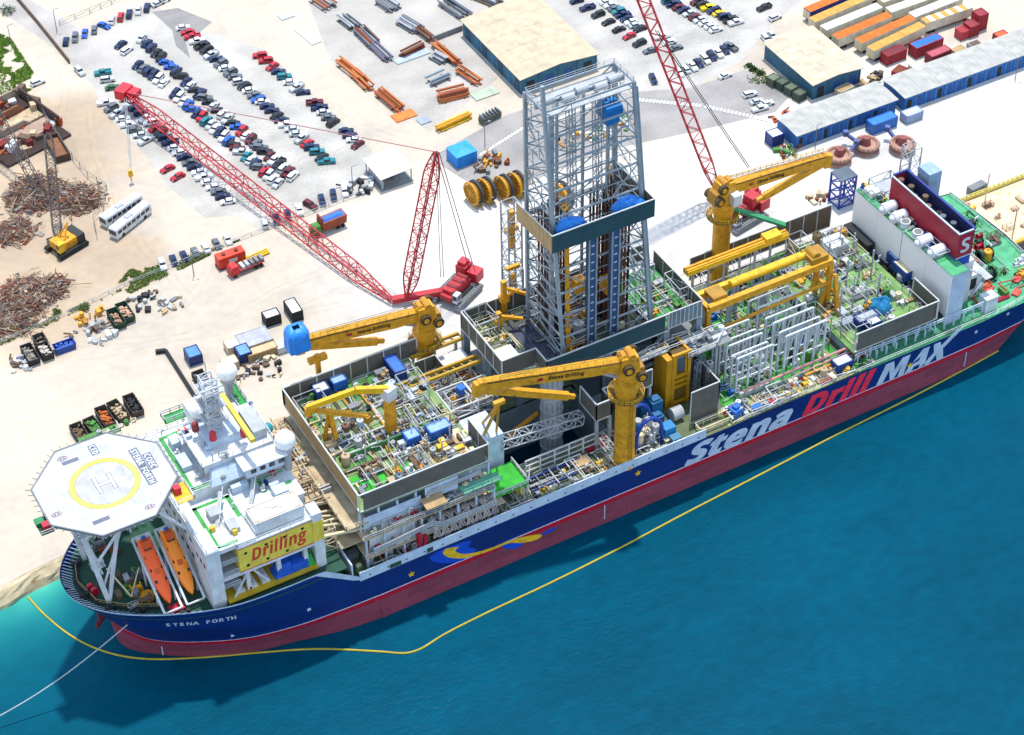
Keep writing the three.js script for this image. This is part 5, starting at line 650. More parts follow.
// midship and aft deck
{
  const ad = part('aft_deck', ship), P = (n, m, ...a) => { const b = new MB(); for (let i = 0; i < a.length; i += 6) b.box(a[i], a[i + 1], a[i + 2], a[i + 3], a[i + 4], a[i + 5]); return b.build(n, m, ad); };
  // yellow lift tower
  { const t = part('lift_tower', ship), y = M(0xc8900e, 0.5); new MB().box(15.0, 16.4, DK, 27, 5, 9.9).build('side_wall', y, t); for (const x of [16.7, 20.5]) for (const z of [5.4, 9.7]) new MB().bar(V(x, DK, z), V(x, 27.8, z), 0.7).build('post', y, t); for (const Y of [14, 18.6, 20, 21.4, 27.4]) new MB().bar(V(16.7, Y, 9.7), V(20.5, Y, 9.7), 0.6).bar(V(20.5, Y, 9.7), V(20.5, Y, 5.4), 0.5).build('girder', y, t); new MB().box(17, 20.2, DK, 27.2, 5.6, 9.2).build('shaft', M(0x5c4716, 0.7), t); new MB().box(17.7, 19.5, 22.4, 26.2, 9.2, 9.75).build('window', C.steelD, t); new MB().box(17.2, 17.6, 21.8, 27, 9.4, 9.8).box(19.6, 20, 21.8, 27, 9.4, 9.8).build('window_frame', y, t); new MB().box(17.2, 20, 14.6, 18, 9.2, 9.5).build('grille', M(0x7a5f1c, 0.7), t); }
  // blue subsea stack with arches
  { const t = part('subsea_stack', ship), b = M(0x123f9c, 0.45); for (const z of [13, 17.6]) { const pts = []; for (let i = 0; i <= 12; i++) { const a = i / 12 * Math.PI; pts.push(V(6.2 - 3.1 * Math.cos(a) * (1), 16.5 + 4.8 * Math.sin(a), z)); } pts.unshift(V(3.1, DK, z)); pts.push(V(9.3, DK, z)); new MB().path(pts, 0.4, 8).build('arch_frame', b, t); } for (let i = 0; i < 16; i++) deckItem(pick(['valve_block', 'tank', 'pump_skid']), rr(4, 8.6), rr(DK, 17), rr(13.4, 17.4), rr(0.7, 1.1), pick([C.greyL, C.white, C.brown, C.blue, C.cream]), t); new MB().tube(V(5, DK, 15), V(5, 19.4, 15), 0.8).tube(V(7.4, DK, 15.4), V(7.4, 19, 15.4), 0.7).build('stack_cylinder', C.greyL, t); const tb = M(0x0f5f8c, 0.5); for (const [x, z, h] of [[9.8, 9.6, 4], [12, 10.4, 5.2], [11.2, 12.4, 2.8]]) new MB().obox(x, DK, z, 2.6, h, 2.4).obox(x, DK + h, z, 1.8, 0.5, 1.6).build('control_pod', tb, t); new MB().obox(11.4, DK, 16.6, 2.6, 3.2, 2.4).build('control_pod', M(0x157ab0, 0.5), t); new MB().obox(11.8, DK, 19, 2.2, 1.8, 1.8).build('control_pod', M(0x3a7a98, 0.5), t); new MB().tube(V(14.5, 14.6, 13), V(17, 14.6, 13), 1.5, 1.5, 16).build('mud_tank', C.greyL, t); }
  windwall(ad, V(17.4, 0, 15.8), V(24.4, 0, 15.8), DK, 21.8, C.wall, 40, 0.22); windwall(ad, V(24.4, 0, 15.8), V(24.4, 0, 5), DK + 2, 21.8, C.wall, 40, 0.22);
  new MB().rail([V(17.6, DK, 17.4), V(26, DK, 17.4), V(26, DK, 19.6), V(17.6, DK, 19.6), V(17.6, DK, 17.4)], 1.4, 0.2, 2).build('pipe_cradle', C.cream, ad);
  for (let k = 0; k < 4; k++) new MB().lattice(V(22.5 + (k % 2) * 2, DK, 7 + k * 1.6), V(22.5 + (k % 2) * 2, 24, 7 + k * 1.6), 1, 1, 9, 0.14, 0.09).build('umbilical_tower', C.steel, ad);
  // raised catwalk bay between drill floor and racks
  P('catwalk', C.grey, 20, 31, 25.8, 26, 5.4, 10.2); new MB().rail([V(20, 26, 10.2), V(27, 26, 10.2), V(31, 26, 7)], 1.3, 0.14).rail([V(20, 26, 5.4), V(31, 26, 5.4)], 1.3, 0.14).build('rail', C.edge, ad); clutter(ad, 21, 30.5, 5.8, 9.6, 26, 12, [C.greyL, C.grey, C.steel, C.white], 0.5, 0.9); P('catwalk_post', C.greyL, 27, 27.5, DK, 25.8, 9.6, 10.1, 30.4, 30.9, DK, 25.8, 6, 6.5);
  // green floor with pipe racks
  P('floor_plate', M(0x3f9e3a, 0.85, 0, deckTex), 26.4, 57, DK, DK + 0.08, -17, 15.4); P('floor_plate', M(0x9aa066, 0.9, 0, deckTex), 24, 58, DK, DK + 0.1, 15.5, 20.6);
  for (const [xa, xb, zs, h, np] of [[30.2, 39, [13.6, 11.6, 9.4, 7, 4.4], 10.8, 4], [42.4, 52.6, [13.6, 11.2, 8.8, 6, 3, -0.5], 11.6, 5]]) zs.forEach((z, i) => { const f = part('riser_rack', ship), hh = h - (i % 2) * 0.8; for (let k = 0; k < np; k++) new MB().bar(V(lerp(xa, xb, k / (np - 1)), DK, z), V(lerp(xa, xb, k / (np - 1)), DK + hh, z), 0.42, 0.4).build('post', M(0xc9d0d2, 0.5), f); new MB().bar(V(xa, DK + hh, z), V(xb, DK + hh, z), 0.34).build('top_beam', M(0xd4d8d6, 0.5), f); new MB().bar(V(xa, DK + hh * 0.42, z), V(xb, DK + hh * 0.42, z), 0.24).build('middle_beam', M(0xc9d0d2, 0.5), f); for (let k = 0; k < np - 1; k++) new MB().bar(V(lerp(xa, xb, (k + 0.2) / (np - 1)), DK + hh * 0.42, z), V(lerp(xa, xb, (k + 0.8) / (np - 1)), DK + hh, z), 0.16).build('brace', M(0xb9c2c4, 0.5), f); });
  for (let i = 0; i < 9; i++) { const x = 31 + i * 2.7; P('rack_finger', M(0xb9c2c4, 0.5), x, x + 0.45, DK, DK + 8.6, -4 - (i % 3) * 2.6, -3.5 - (i % 3) * 2.6); }
  for (let i = 0; i < 5; i++) P('green_guide', C.greenB, 27 + i * 1.3, 28 + i * 1.3, DK, DK + 5 + i % 2, 3 - i, 4 - i);
  new MB().path([V(31, DK + 2.4, 15.2), V(58, DK + 2.6, 15.2)], 0.28).path([V(44, DK + 1.6, 15.8), V(60, DK + 1.8, 15.8)], 0.25).build('service_pipe', M(0xc98a86, 0.6), ad); new MB().path([V(46, DK + 1.2, 16.6), V(62, DK + 1.4, 16.6)], 0.3).build('service_pipe', M(0xd08a2c, 0.6), ad); for (let i = 0; i < 12; i++) P('pipe_support', C.greyL, 31.5 + i * 2.4, 31.8 + i * 2.4, DK, DK + 2.2, 15, 15.4);
  P('pipe_trough', C.edge, 30.5, 38, DK, DK + 1.6, 14.4, 15.0); new MB().rail([V(26, DK, 20.7), V(100, DK, 20.3)], 1.1, 0.1).build('rail', C.edge, ad);
  for (let i = 0; i < 70; i++) deckItem(pick(kinds), rr(24.5, 62), DK + 0.1, rr(16.2, 20), rr(0.45, 0.95), pick([C.cream, C.greyL, C.white, C.blue, C.sandy, C.yellowB, C.grey, C.red, C.green]), ad);
  for (const [a, b, c, d, h] of [[27.5, 31, -15, -10, 9], [33, 38, -16, -11, 10], [40, 46, -15.5, -11.5, 9], [48, 54, -16.5, -12, 10], [53, 57, -6, 0, 8], [54, 57, 4, 10, 8], [36, 41, -1, 3, 7], [63, 67, -16, -11, 6], [59, 63, 11, 16, 5], [70, 75, -12, -6, 7], [64, 68, 3, 8, 6]]) scaffold(ad, a, b, c, d, a > 57 ? 16.6 : DK, (a > 57 ? 16.6 : DK) + h, 2, pick([C.greyL, C.edge, C.edge]), 0.18);
  for (let i = 0; i < 120; i++) deckItem(pick(kinds), rr(27, 57), DK + 0.1, rr(-16, 13), rr(0.6, 1.3), pick([C.green, C.greyL, C.dark, C.grey, C.brown, C.cream, C.steelD, C.white, C.blue]), ad);
  new MB().obox(27, DK, 18.6, 2.6, 2.4, 2.2, 0.2).obox(27, DK + 2.4, 18.6, 1.4, 0.6, 1.2, 0.2).build('winch_unit', C.blue, ad); new MB().obox(31.5, DK, 19.4, 2.2, 1.6, 1.4).build('winch_unit', C.blue, ad);
  pipeMaze(ad, 27, 57, -17, 14, DK, 90); pipeMaze(ad, 25, 62, 16, 20.4, DK + 0.1, 40); pipeMaze(ad, 58, 79, -17, 17.4, 16.6, 36); pipeMaze(ad, 82.8, 86, -17, 12, 27.05, 14); pipeMaze(ad, 93, 111, -15, 17, DK, 30, [C.greenD, C.greyL, C.white, C.red, C.green]);
  // yellow overhead gantries
  { const g = part('pipe_gantry', ship); new MB().bar(V(31, 31, -8.4), V(57, 31, -8.4), 1.9, 1.2).build('main_beam', C.yellowB, g); new MB().bar(V(31, 31.7, -8.8), V(57, 31.7, -8.8), 0.5).bar(V(31, 31.7, -7.9), V(57, 31.7, -7.9), 0.4).build('trolley_rail', C.yellow, g); for (let x = 33; x < 57; x += 4) new MB().bar(V(x, DK, -8.4), V(x, 30.4, -8.4), 0.4).build('post', C.greyL, g); new MB().obox(53, 31.6, -8.4, 4, 1, 2.4).build('trolley', C.yellowB, g); }
  { const g = part('pipe_gantry', ship), y = 29; for (const z of [-2.4, 2.2]) new MB().bar(V(30, y, z), V(61.5, y, z), 1.2, 1.6).build('main_beam', z > 0 ? C.yellow : C.yellowB, g); for (const x of [30, 61.5]) { new MB().bar(V(x, y, -2.4), V(x, y, 2.2), 1.0, 1.2).bar(V(x, 21.4, -2.4), V(x, 21.4, 2.2), 0.9, 0.9).build('end_beam', C.yellow, g); for (const z of [-2.4, 2.2]) new MB().bar(V(x, x > 50 ? DK : 21, z), V(x, y, z), 1.0).build('post', C.yellow, g); } new MB().tube(V(37.5, y + 1.4, -1), V(58, y + 1.4, -1), 0.75, 0.75, 12).build('gripper_arm', C.yellowB, g); new MB().bar(V(33, 23.4, 3.4), V(60, 24.4, 3.4), 0.5, 0.5).build('lower_rail', C.yellow, g); new MB().obox(58.6, y + 0.8, 0, 4.4, 1.3, 4.2).tube(V(58, y + 2, -1.6), V(58, y + 2, 1.6), 1.1, 1.1, 14).build('carriage', M(0xa87a14, 0.6), g); new MB().obox(33.4, y + 0.6, -0.2, 3.6, 1, 3.6).build('carriage', M(0xa87a14, 0.6), g); for (const [a, b] of [[0, 7], [0, -4], [-3.5, 3]]) new MB().bar(V(61.5 + a, DK, b), V(62, 26 - Math.abs(a), b * 0.5), 0.8).build('brace', C.yellow, g); }
  new MB().bar(V(50, 33.5, -19), V(60, 29, -13), 1.4, 0.6).build('gangway', M(0x2e8a5a, 0.7), ad);
  // aft module with windwall
  const F = 16.6; P('module_floor', M(0x78a05c, 0.9, 0, deckTex), 57.4, 79.8, F - 0.4, F, -17.4, 17.9); P('module_core', C.pale, 58.5, 79, DK, F - 0.4, -17, 15); windwall(ad, V(57.6, 0, 17.9), V(79.4, 0, 17.9), F - 0.2, 21.6, C.wall, 60, 0.24); windwall(ad, V(79.6, 0, 17.9), V(79.6, 0, 9), F - 0.2, 21.6, C.wall, 60, 0.24); windwall(ad, V(40, 0, -19.8), V(78, 0, -19.8), F, 23, C.brown, 4);
  for (let x = 59; x < 79; x += 3.2) P('module_leg', C.pale, x, x + 0.5, DK, F - 0.4, 17, 17.6); P('side_walkway', M(0x3c8a5c, 0.8, 0, deckTex), 57, 92, DK, DK + 0.1, 18, 20.7); new MB().rail([V(57.6, DK + 2.2, 18.6), V(92, DK + 2.2, 18.6)], 1.2, 0.18, 2.6).build('rail', C.pale, ad); for (let x = 58; x < 92; x += 2.6) P('rail_bracket', C.pale, x, x + 0.25, DK, DK + 2.2, 18.4, 18.8);
  for (let i = 0; i < 14; i++) P('guide_post', C.greyL, 62 + (i % 5) * 3.4, 62.3 + (i % 5) * 3.4, F, F + 7.4, -8 + Math.floor(i / 5) * 7, -7.7 + Math.floor(i / 5) * 7);
  for (let i = 0; i < 110; i++) deckItem(pick(kinds), rr(58.5, 78.5), F, rr(-16.5, 17), rr(0.6, 1.3), pick([C.green, C.yellow, C.cream, C.white, C.brown, C.greyL, C.greyL, C.grey, C.steel, C.tan]), ad);
  { const t = new MB(), n = 14, f = (i, j) => { const th = j / 5 * Math.PI / 2, ph = i / n * 6.2832, k = 1 + 0.16 * Math.sin(ph * 3) + 0.1 * Math.sin(ph * 6 + 1); return V(71 + 3 * k * Math.cos(th) * Math.cos(ph), F + 2.6 * Math.sin(th) * (1 + 0.15 * Math.sin(ph * 4)), 9 - 2.6 * k * Math.cos(th) * Math.sin(ph)); }; for (let j = 0; j < 5; j++) for (let i = 0; i < n; i++) t.quad(f(i, j), f(i + 1, j), f(i + 1, j + 1), f(i, j + 1)); t.build('netting_heap', M(0x1478a8, 0.8), ad); }
  P('cable_tray', C.dark, 80, 82.3, 15, 15.4, -17, 17, ); clutter(ad, 80, 82.2, -16, 16, 15.4, 24, [C.dark, C.grey, C.brown, C.greyL, C.blueD], 0.6, 1.0); P('tool_store', C.dark, 79.8, 82, F, 18.4, -17, -8); 
  // engine casing and funnel
  const ca = part('engine_casing', ship), Q = (n, m, ...a) => { const b = new MB(); for (let i = 0; i < a.length; i += 6) b.box(a[i], a[i + 1], a[i + 2], a[i + 3], a[i + 4], a[i + 5]); return b.build(n, m, ca); };
  for (let i = 0; i < 4; i++) Q('front_wall', M(0xe6e1dc, 0.6, 0, null), 82.5, 82.7, DK, 27, -17.6 + i * 8.8 + 0.03, -17.6 + (i + 1) * 8.8 - 0.03); Q('casing_wall', C.pale, 82.7, 86.8, DK, 26.9, -17.6, 17.6); Q('casing_top', M(0x4fa872, 0.85, 0, deckTex), 82.5, 86.9, 26.9, 27.05, -17.6, 17.6); Q('seam', C.grey, 82.46, 82.5, DK, 27, 0.02, 0.14);
  Q('funnel_base', C.white, 86.8, 92, DK, 25, -10.5, 13.6); Q('funnel_band', M(0x0f4aa8, 0.5), 86.3, 90.3, 25, 27.6, -10.2, 13.8); 
  const fr = M(0xa01830, 0.5); Q('funnel_wall', fr, 86.2, 86.5, 27.6, 34.4, -10.2, 13.9); Q('funnel_wall', fr, 90.1, 90.4, 27.6, 34.4, -10.2, 13.9); Q('funnel_wall', fr, 86.5, 90.1, 27.6, 34.4, 13.6, 13.9); Q('funnel_wall', fr, 86.5, 90.1, 27.6, 34.4, -10.2, -9.9); Q('funnel_floor', M(0x2b3148, 0.8), 86.5, 90.1, 31.0, 31.2, -9.9, 13.6); Q('funnel_lip', C.blueD, 90.0, 90.6, 34.3, 34.7, -10.3, 14, 86.5, 90.0, 34.3, 34.7, -10.3, -9.8); Q('funnel_lip', C.pale, 86.05, 86.4, 34.3, 34.55, -10.3, 14, 86.4, 90.0, 34.3, 34.55, 13.7, 14.02); Q('funnel_lining', M(0x1c2a58, 0.7), 89.95, 90.1, 31.2, 34.3, -9.8, 13.5); Q('funnel_stripe', C.pale, 86.1, 90.45, 27.5, 27.75, 13.9, 13.98);
  for (let i = 0; i < 9; i++) { const z = -8.6 + i * 2.5; new MB().tube(V(87.6 + (i % 2) * 1.0, 30, z), V(87.6 + (i % 2) * 1.0, 34 - (i % 3) * 0.6, z), 0.7, 0.7, 12).build('exhaust_pipe', pick([C.brown, C.dark, C.steelD]), ca); }
  const g = text('S', 3.9, 0.08); g.scale(0.95, 1, 1); g.translate(88.3, 28.9, 13.92); mesh('funnel_letter', g, C.white, ca);
  const cyl = (px, py) => { const q = at(px, py, { y: 28.3 }); new MB().tube(V(q.x - 1.7, 28.3, q.z), V(q.x + 1.7, 28.3, q.z), 1.25, 1.25, 16).sphere(V(q.x - 1.7, 28.3, q.z), 0.8, 10).build('silencer', M(0xdedee0, 0.4), ca); Q('silencer_saddle', C.greyL, q.x - 1.2, q.x + 1.2, 27, 28, q.z - 1, q.z + 1); };
  for (const a of [[888.5, 207], [899, 216], [924, 240.5], [937, 250.5]]) cyl(...a); for (const a of [[905.5, 221], [918, 231.5]]) { const q = at(...a, { y: 28.5 }); new MB().tube(V(q.x, 27, q.z), V(q.x, 28.5, q.z), 1.2, 1.2, 18).build('fan_housing', C.white, ca); new MB().tube(V(q.x, 28.5, q.z), V(q.x, 28.56, q.z), 0.9, 0.9, 16).build('fan', C.grey, ca); }
  for (let i = 0; i < 30; i++) deckItem(pick(['valve_block', 'vent_pipe', 'storage_box', 'pump_skid']), rr(83.2, 85.8), 27.05, rr(-17, 9), rr(0.4, 0.75), pick([C.blue, C.greyL, C.greenD, C.yellow, C.dark, C.brown]), ca);
  new MB().bar(V(90, 17, 16), V(94, 21, 16), 0.9, 0.15).bar(V(93.5, 21, 15), V(88.5, 25, 15), 0.9, 0.15).build('stair', C.greyL, ca); Q('stair_landing', C.greyL, 93, 95, 21, 21.2, 13, 17); Q('deckhouse', C.white, 92, 97, DK, 19, -8, 12.6); Q('doorway', C.dark, 92.6, 94.6, 15, 18, 12.6, 12.68); new MB().rail([V(92, 19, 12.6), V(97, 19, 12.6), V(97, 19, -8)], 1.1, 0.12).build('rail', C.edge, ca);
  Q('vent_house', C.white, 92.5, 95.8, DK, DK + 3.8, 16.4, 19); new MB().lattice(V(93.5, DK, -13), V(93.5, 38, -13), 3, 3, 8, 0.24, 0.14).build('exhaust_tower', C.greyL, ca); Q('scrubber_tower', M(0x8ba3bd, 0.5), 92, 95.5, DK, 36, -8.5, -4.5); Q('roof_house', C.white, 83.4, 86.4, 27.05, 28.4, -15.8, -12.8); scaffold(ca, 86, 92, -17.4, -11.5, DK, 29, 3, C.greyL); Q('roof_plate', C.greyL, 86, 92, 27, 27.2, -17.4, -11.5);
  // stern deck fittings
  const sd = part('stern_fittings', ship); for (let i = 0; i < 46; i++) deckItem(pick(kinds), rr(96, 111), DK, rr(-16, 18.4), rr(0.6, 1.3), pick([C.greenD, C.green, C.red, C.white, C.yellow, C.grey, C.dark, C.brown, C.orange]), sd); for (const [x, z] of [[100, 10], [104, 4], [101, -6]]) deckItem('winch', x, DK, z, 1.9, C.greenD, sd); for (const [x, z] of [[98.5, 13], [106, 13.5], [103, 17]]) new MB().obox(x, DK, z, 2.4, 0.5, 1.6, 0.5).build('hatch', M(0xc4483c, 0.7), sd);
  new MB().rail([V(96, DK, 20.3), V(112, DK, 18.6), V(113.2, DK, 0), V(112, DK, -18.6)], 1.2, 0.12).build('rail', C.edge, sd);
}
// loose containers on the ship's decks
{
  const cb = M(0x1460b8, 0.5), cd = M(0x123f8a, 0.5), top = M(0x8fb0d8, 0.5), g = 'blue containers on the forward deck module';
  const spots = [[270 + 325 / 6.394, 340 + 320 / 6.394, 3, 2.8, cd, C.edge, 'dark blue offshore container with pale open top in the corner of the forward windwall'], [270 + 432 / 6.394, 340 + 262 / 6.394, 3, 2.8, cb, top, 'bright blue offshore container beside the folded yellow knuckle crane boom'], [270 + 795 / 6.394, 340 + 165 / 6.394, 6, 2.5, cd, M(0x2c6cc8, 0.5), 'long dark blue container beside the windwall under the far crane boom'], [270 + 905 / 6.394, 340 + 620 / 6.394, 2.8, 2.6, cb, top, 'small blue container beside grey posts on the forward module'], [400 + 245 / 6.394, 350 + 505 / 6.394, 4.6, 2.6, cb, top, 'blue container beside wooden crates above the dark near windwall']];
  for (const [px, py, L, w, m, t, l] of spots) { const q = at(px, py, { y: 29.4 }); container(q.x, 27.62, q.z, L, w, 2.7, L === 6 ? Math.PI / 2 : 0, m, t, l, g); }
  for (const [px, py, L, w, m, t, l] of [[842, 362, 4, 2.5, cd, C.white, 'blue container with white roof on the deck edge above the red hull lettering'], [904, 268, 5, 2.6, cd, C.cream, 'dark container with cluttered cream top along the engine casing wall'], [896, 257, 3.4, 2.4, cd, M(0x86a8cc, 0.5), 'dark container with pale blue top along the engine casing wall'], [866, 318, 5, 2.4, cd, C.greyL, 'long low dark blue container on the aft module beside grey posts'], [873, 322, 3, 2.4, cd, C.white, 'white topped blue container beside the aft windwall']]) { const y = px < 850 ? DK : 16.7, q = at(px, py, { y: y + 2 }); container(q.x, y + 0.1, q.z, L, w, 2.5, px > 890 && px < 910 ? Math.PI / 2 : 0, m, t, l, 'containers on the aft deck'); }
  const q = at(835, 240, { y: 20 }); container(q.x, 16.8, q.z, 5, 4, 3, 0, C.white, C.white, 'white cabin with boxes on its roof on the aft module by the quay side', undefined);
}

// ------------------------------------------------------------ on the quay and in the yards
const gp = (px, py) => at(px, py, { y: QY + 0.03 });
const headOf = (px, py, dx, dy) => { const a = gp(px, py), b = gp(px + dx, py + dy); return Math.atan2(-(b.z - a.z), b.x - a.x); };
// cars: one prototype for each body and colour, copied
const paints = { white: M(0xd8d8d6, 0.3, 0, null), silver: M(0xb4b7ba, 0.3, 0.1, null), grey: M(0x5f646a, 0.35, 0.2, null), black: M(0x17191d, 0.3, 0, null), 'dark blue': M(0x12224a, 0.3, 0, null), blue: M(0x1552a8, 0.3, 0, null), red: M(0xa81626, 0.3, 0, null), teal: M(0x0f6f78, 0.35, 0, null), maroon: M(0x5a1420, 0.3, 0, null), gold: M(0xb79a62, 0.35, 0.2, null), yellow: M(0xe0c010, 0.35, 0, null), orange: M(0xd0561c, 0.35, 0, null), green: M(0x1c5c34, 0.35, 0, null) };
const wheelGeo = new MB().tube(V(0, 0.33, -0.11), V(0, 0.33, 0.11), 0.33, 0.33, 10).geo();
const bodies = {
  saloon: { L: 4.6, body: m => m.fr(-2.3, 2.3, -0.9, 0.9, 0.28, -2.22, 2.18, -0.86, 0.86, 0.62).fr(-2.22, 2.18, -0.86, 0.86, 0.62, -2.1, 1.95, -0.8, 0.8, 0.92), glass: m => m.fr(-1.5, 0.95, -0.76, 0.76, 0.9, -1.12, 0.38, -0.66, 0.66, 1.36), roof: m => m.fr(-1.2, 0.46, -0.7, 0.7, 1.35, -1.1, 0.36, -0.64, 0.64, 1.44), wx: 1.4 },
  'four by four': { L: 4.7, body: m => m.fr(-2.35, 2.35, -0.93, 0.93, 0.35, -2.3, 2.25, -0.9, 0.9, 0.8).fr(-2.3, 2.25, -0.9, 0.9, 0.8, -2.25, 2.0, -0.86, 0.86, 1.1), glass: m => m.fr(-2.15, 0.95, -0.82, 0.82, 1.08, -1.9, 0.45, -0.7, 0.7, 1.62), roof: m => m.fr(-1.92, 0.47, -0.71, 0.71, 1.61, -1.85, 0.4, -0.66, 0.66, 1.72), wx: 1.45 },
  pickup: { L: 5.3, body: m => m.fr(-2.65, 2.65, -0.95, 0.95, 0.38, -2.62, 2.55, -0.92, 0.92, 0.85).fr(0.6, 2.55, -0.9, 0.9, 0.85, 0.6, 2.35, -0.85, 0.85, 1.1).box(-2.6, -0.8, 0.85, 1.15, 0.78, 0.92).box(-2.6, -0.8, 0.85, 1.15, -0.92, -0.78).box(-2.62, -2.5, 0.85, 1.15, -0.92, 0.92), glass: m => m.fr(-0.8, 1.3, -0.84, 0.84, 0.85, -0.7, 0.75, -0.68, 0.68, 1.55), roof: m => m.fr(-0.72, 0.77, -0.7, 0.7, 1.54, -0.68, 0.65, -0.64, 0.64, 1.66), wx: 1.6 },
};
for (const k in bodies) { const b = bodies[k]; b.gb = b.body(new MB()).geo(); b.gg = b.glass(new MB()).geo(); b.gr = b.roof(new MB()).geo(); }
const tyre = C.rubber, carProto = {};
const rowWord = {};
function car(px, py, turn, colour, kind, where) {
  const p = gp(px, py), key = colour + kind, label = `${colour} ${kind}${kind === 'pickup' ? ' truck' : ' car'} parked ${where}`, group = `cars parked ${where}`;
  if (carProto[key]) return dup(carProto[key], p, turn, label, group);
  const b = bodies[kind], c = thing('parked_car', label, 'car', p, turn, group), m = paints[colour]; c.scale.setScalar(0.87);
  mesh('body', b.gb, m, c); mesh('window_glass', b.gg, C.glass, c); mesh('roof', b.gr, m, c);
  for (const x of [-1, 1]) for (const z of [-1, 1]) { const w = mesh('wheel', wheelGeo, tyre, c); w.position.set(x * b.wx, 0, z * 0.82); }
  for (const z of [0.5, -0.82]) new MB().box(b.L / 2 - 0.12, b.L / 2 - 0.02, 0.55, 0.72, z, z + 0.32).build('headlight', C.white, c);
  return carProto[key] = c;
}
const carMix = ['white', 'white', 'white', 'white', 'white', 'white', 'silver', 'silver', 'silver', 'silver', 'silver', 'silver', 'grey', 'grey', 'black', 'black', 'dark blue', 'dark blue', 'dark blue', 'blue', 'red', 'teal', 'maroon'];
const kindMix = ['saloon', 'saloon', 'saloon', 'four by four', 'four by four', 'pickup'];
function row(a, b, n, d, where, mix = carMix, jit = 1) {             // start px, end px, count, long axis in px
  for (let i = 0; i < n; i++) { const f = n > 1 ? i / (n - 1) : 0, x = lerp(a[0], b[0], f) + rr(-0.3, 0.3) * jit, y = lerp(a[1], b[1], f) + rr(-0.3, 0.3) * jit; car(x, y, headOf(x, y, d[0], d[1]) + rr(-0.05, 0.05) + (rnd() < 0.4 ? Math.PI : 0), pick(mix), pick(kindMix), where); }
}
const lite = ['white', 'silver', 'white', 'grey', 'silver'];
row([66, 43], [104, 27], 5, [1, -8], 'along the car park corner wall', ['dark blue', 'blue', 'grey', 'dark blue', 'black']); row([112, 22], [147, 9], 5, [1, -8], 'along the car park corner wall', ['dark blue', 'white', 'red', 'silver', 'white']);
row([121, 46], [127, 52], 2, [8, -6], 'beside the car park corner wall', ['white', 'dark blue']);
row([142, 40], [181, 78], 9, [7, -7], 'in the double row behind the red boom', ['dark blue', 'blue', 'black', 'silver', 'dark blue', 'black', 'grey', 'dark blue', 'white']);
row([186, 83], [293, 178], 24, [7, -7], 'in the double row behind the red boom'); row([138, 66], [164, 84], 6, [7, -7], 'in the front line behind the red boom', ['silver', 'white', 'grey', 'dark blue', 'silver']); row([175, 95], [278, 185], 24, [7, -7], 'in the front line behind the red boom');
row([183, 29], [259, 101], 17, [12, -2], 'in the middle row by the asphalt patch'); row([262, 103], [327, 163], 14, [12, -1], 'in the middle row towards the canopy');
row([260, 57], [303, 94], 8, [13, -1], 'in the last row by the sandy track', ['red', 'dark blue', 'black', 'dark blue', 'teal', 'white', 'silver']); row([315, 104], [333, 124], 5, [13, -1], 'in the last row by the sandy track', ['black', 'maroon', 'dark blue', 'grey', 'silver']); row([346, 132], [358, 146], 4, [13, -1], 'in the last row by the sandy track', ['maroon', 'dark blue', 'white', 'teal']);
row([103, 74], [113, 89], 3, [13, -2], 'beside the tip of the red crane boom', ['teal', 'silver', 'green']); row([106, 104], [146, 142], 8, [13, -2], 'in the open row before the red boom', lite.concat(['black'])); row([127, 100], [228, 203], 22, [13, -2], 'in the row under the red boom'); row([168, 170], [178, 178], 2, [13, -2], 'on bare ground before the red boom', ['white', 'red']);
row([163, 266], [228, 241], 7, [4, 9], 'beside the two white coaches', ['white', 'silver', 'dark blue', 'white', 'dark blue', 'grey', 'white']);
row([265, 225], [345, 193], 8, [2, 9], 'along the kerb behind the tipper lorry', ['teal', 'maroon', 'dark blue', 'white', 'grey', 'white', 'silver']);
row([528, 6], [563, 33], 4, [9, -3], 'beside the beige warehouse roof', ['red', 'silver', 'grey', 'black']); row([577, 2], [650, 52], 8, [11, -3], 'in the first row behind the tall boom', ['dark blue', 'red', 'dark blue', 'black', 'dark blue', 'grey', 'black']); row([606, 3], [640, 30], 9, [11, -3], 'in the row crossed by the tall boom'); row([662, 38], [676, 49], 3, [11, -3], 'beside the tall red boom', ['grey', 'white', 'green']);
row([668, 2], [716, 31], 10, [11, -3], 'in the far warehouse car park row'); row([697, 3], [736, 24], 8, [11, -3], 'in the outermost warehouse car park row', ['yellow', 'dark blue', 'silver', 'dark blue', 'black', 'white', 'maroon']);
row([679, 74], [731, 48], 9, [6, 7], 'in the slanted row by the road', lite.concat(['black', 'dark blue']));
for (const [x, y, c, d, w] of [[653, 81, 'dark blue', [4, 9], 'alone beside the tall red boom'], [725, 77, 'white', [11, -4], 'alone on the road bend'], [750, 96, 'white', [11, -3], 'on the sand beside the road bend'], [757, 103, 'silver', [11, -3], 'on the sand beside the road bend'], [760, 110, 'white', [11, -3], 'on the sand beside the road bend'], [764, 9, 'black', [11, -3], 'between the trailers and the car park'], [775, 19, 'white', [11, -5], 'between the trailers and the car park'], [772, 37, 'silver', [5, 6], 'behind the small warehouse'], [766, 41, 'white', [5, 6], 'behind the small warehouse'], [767, 105, 'white', [10, -3], 'beside the small warehouse bins'], [38, 84, 'white', [10, -4], 'beside the grass verge'], [80, 73, 'silver', [6, 6], 'alone on the sandy track'], [158, 5, 'silver', [9, -4], 'at the top of the car park'], [164, 2, 'white', [9, -4], 'at the top of the car park']]) car(x, y, headOf(x, y, ...d), c, pick(kindMix), w);

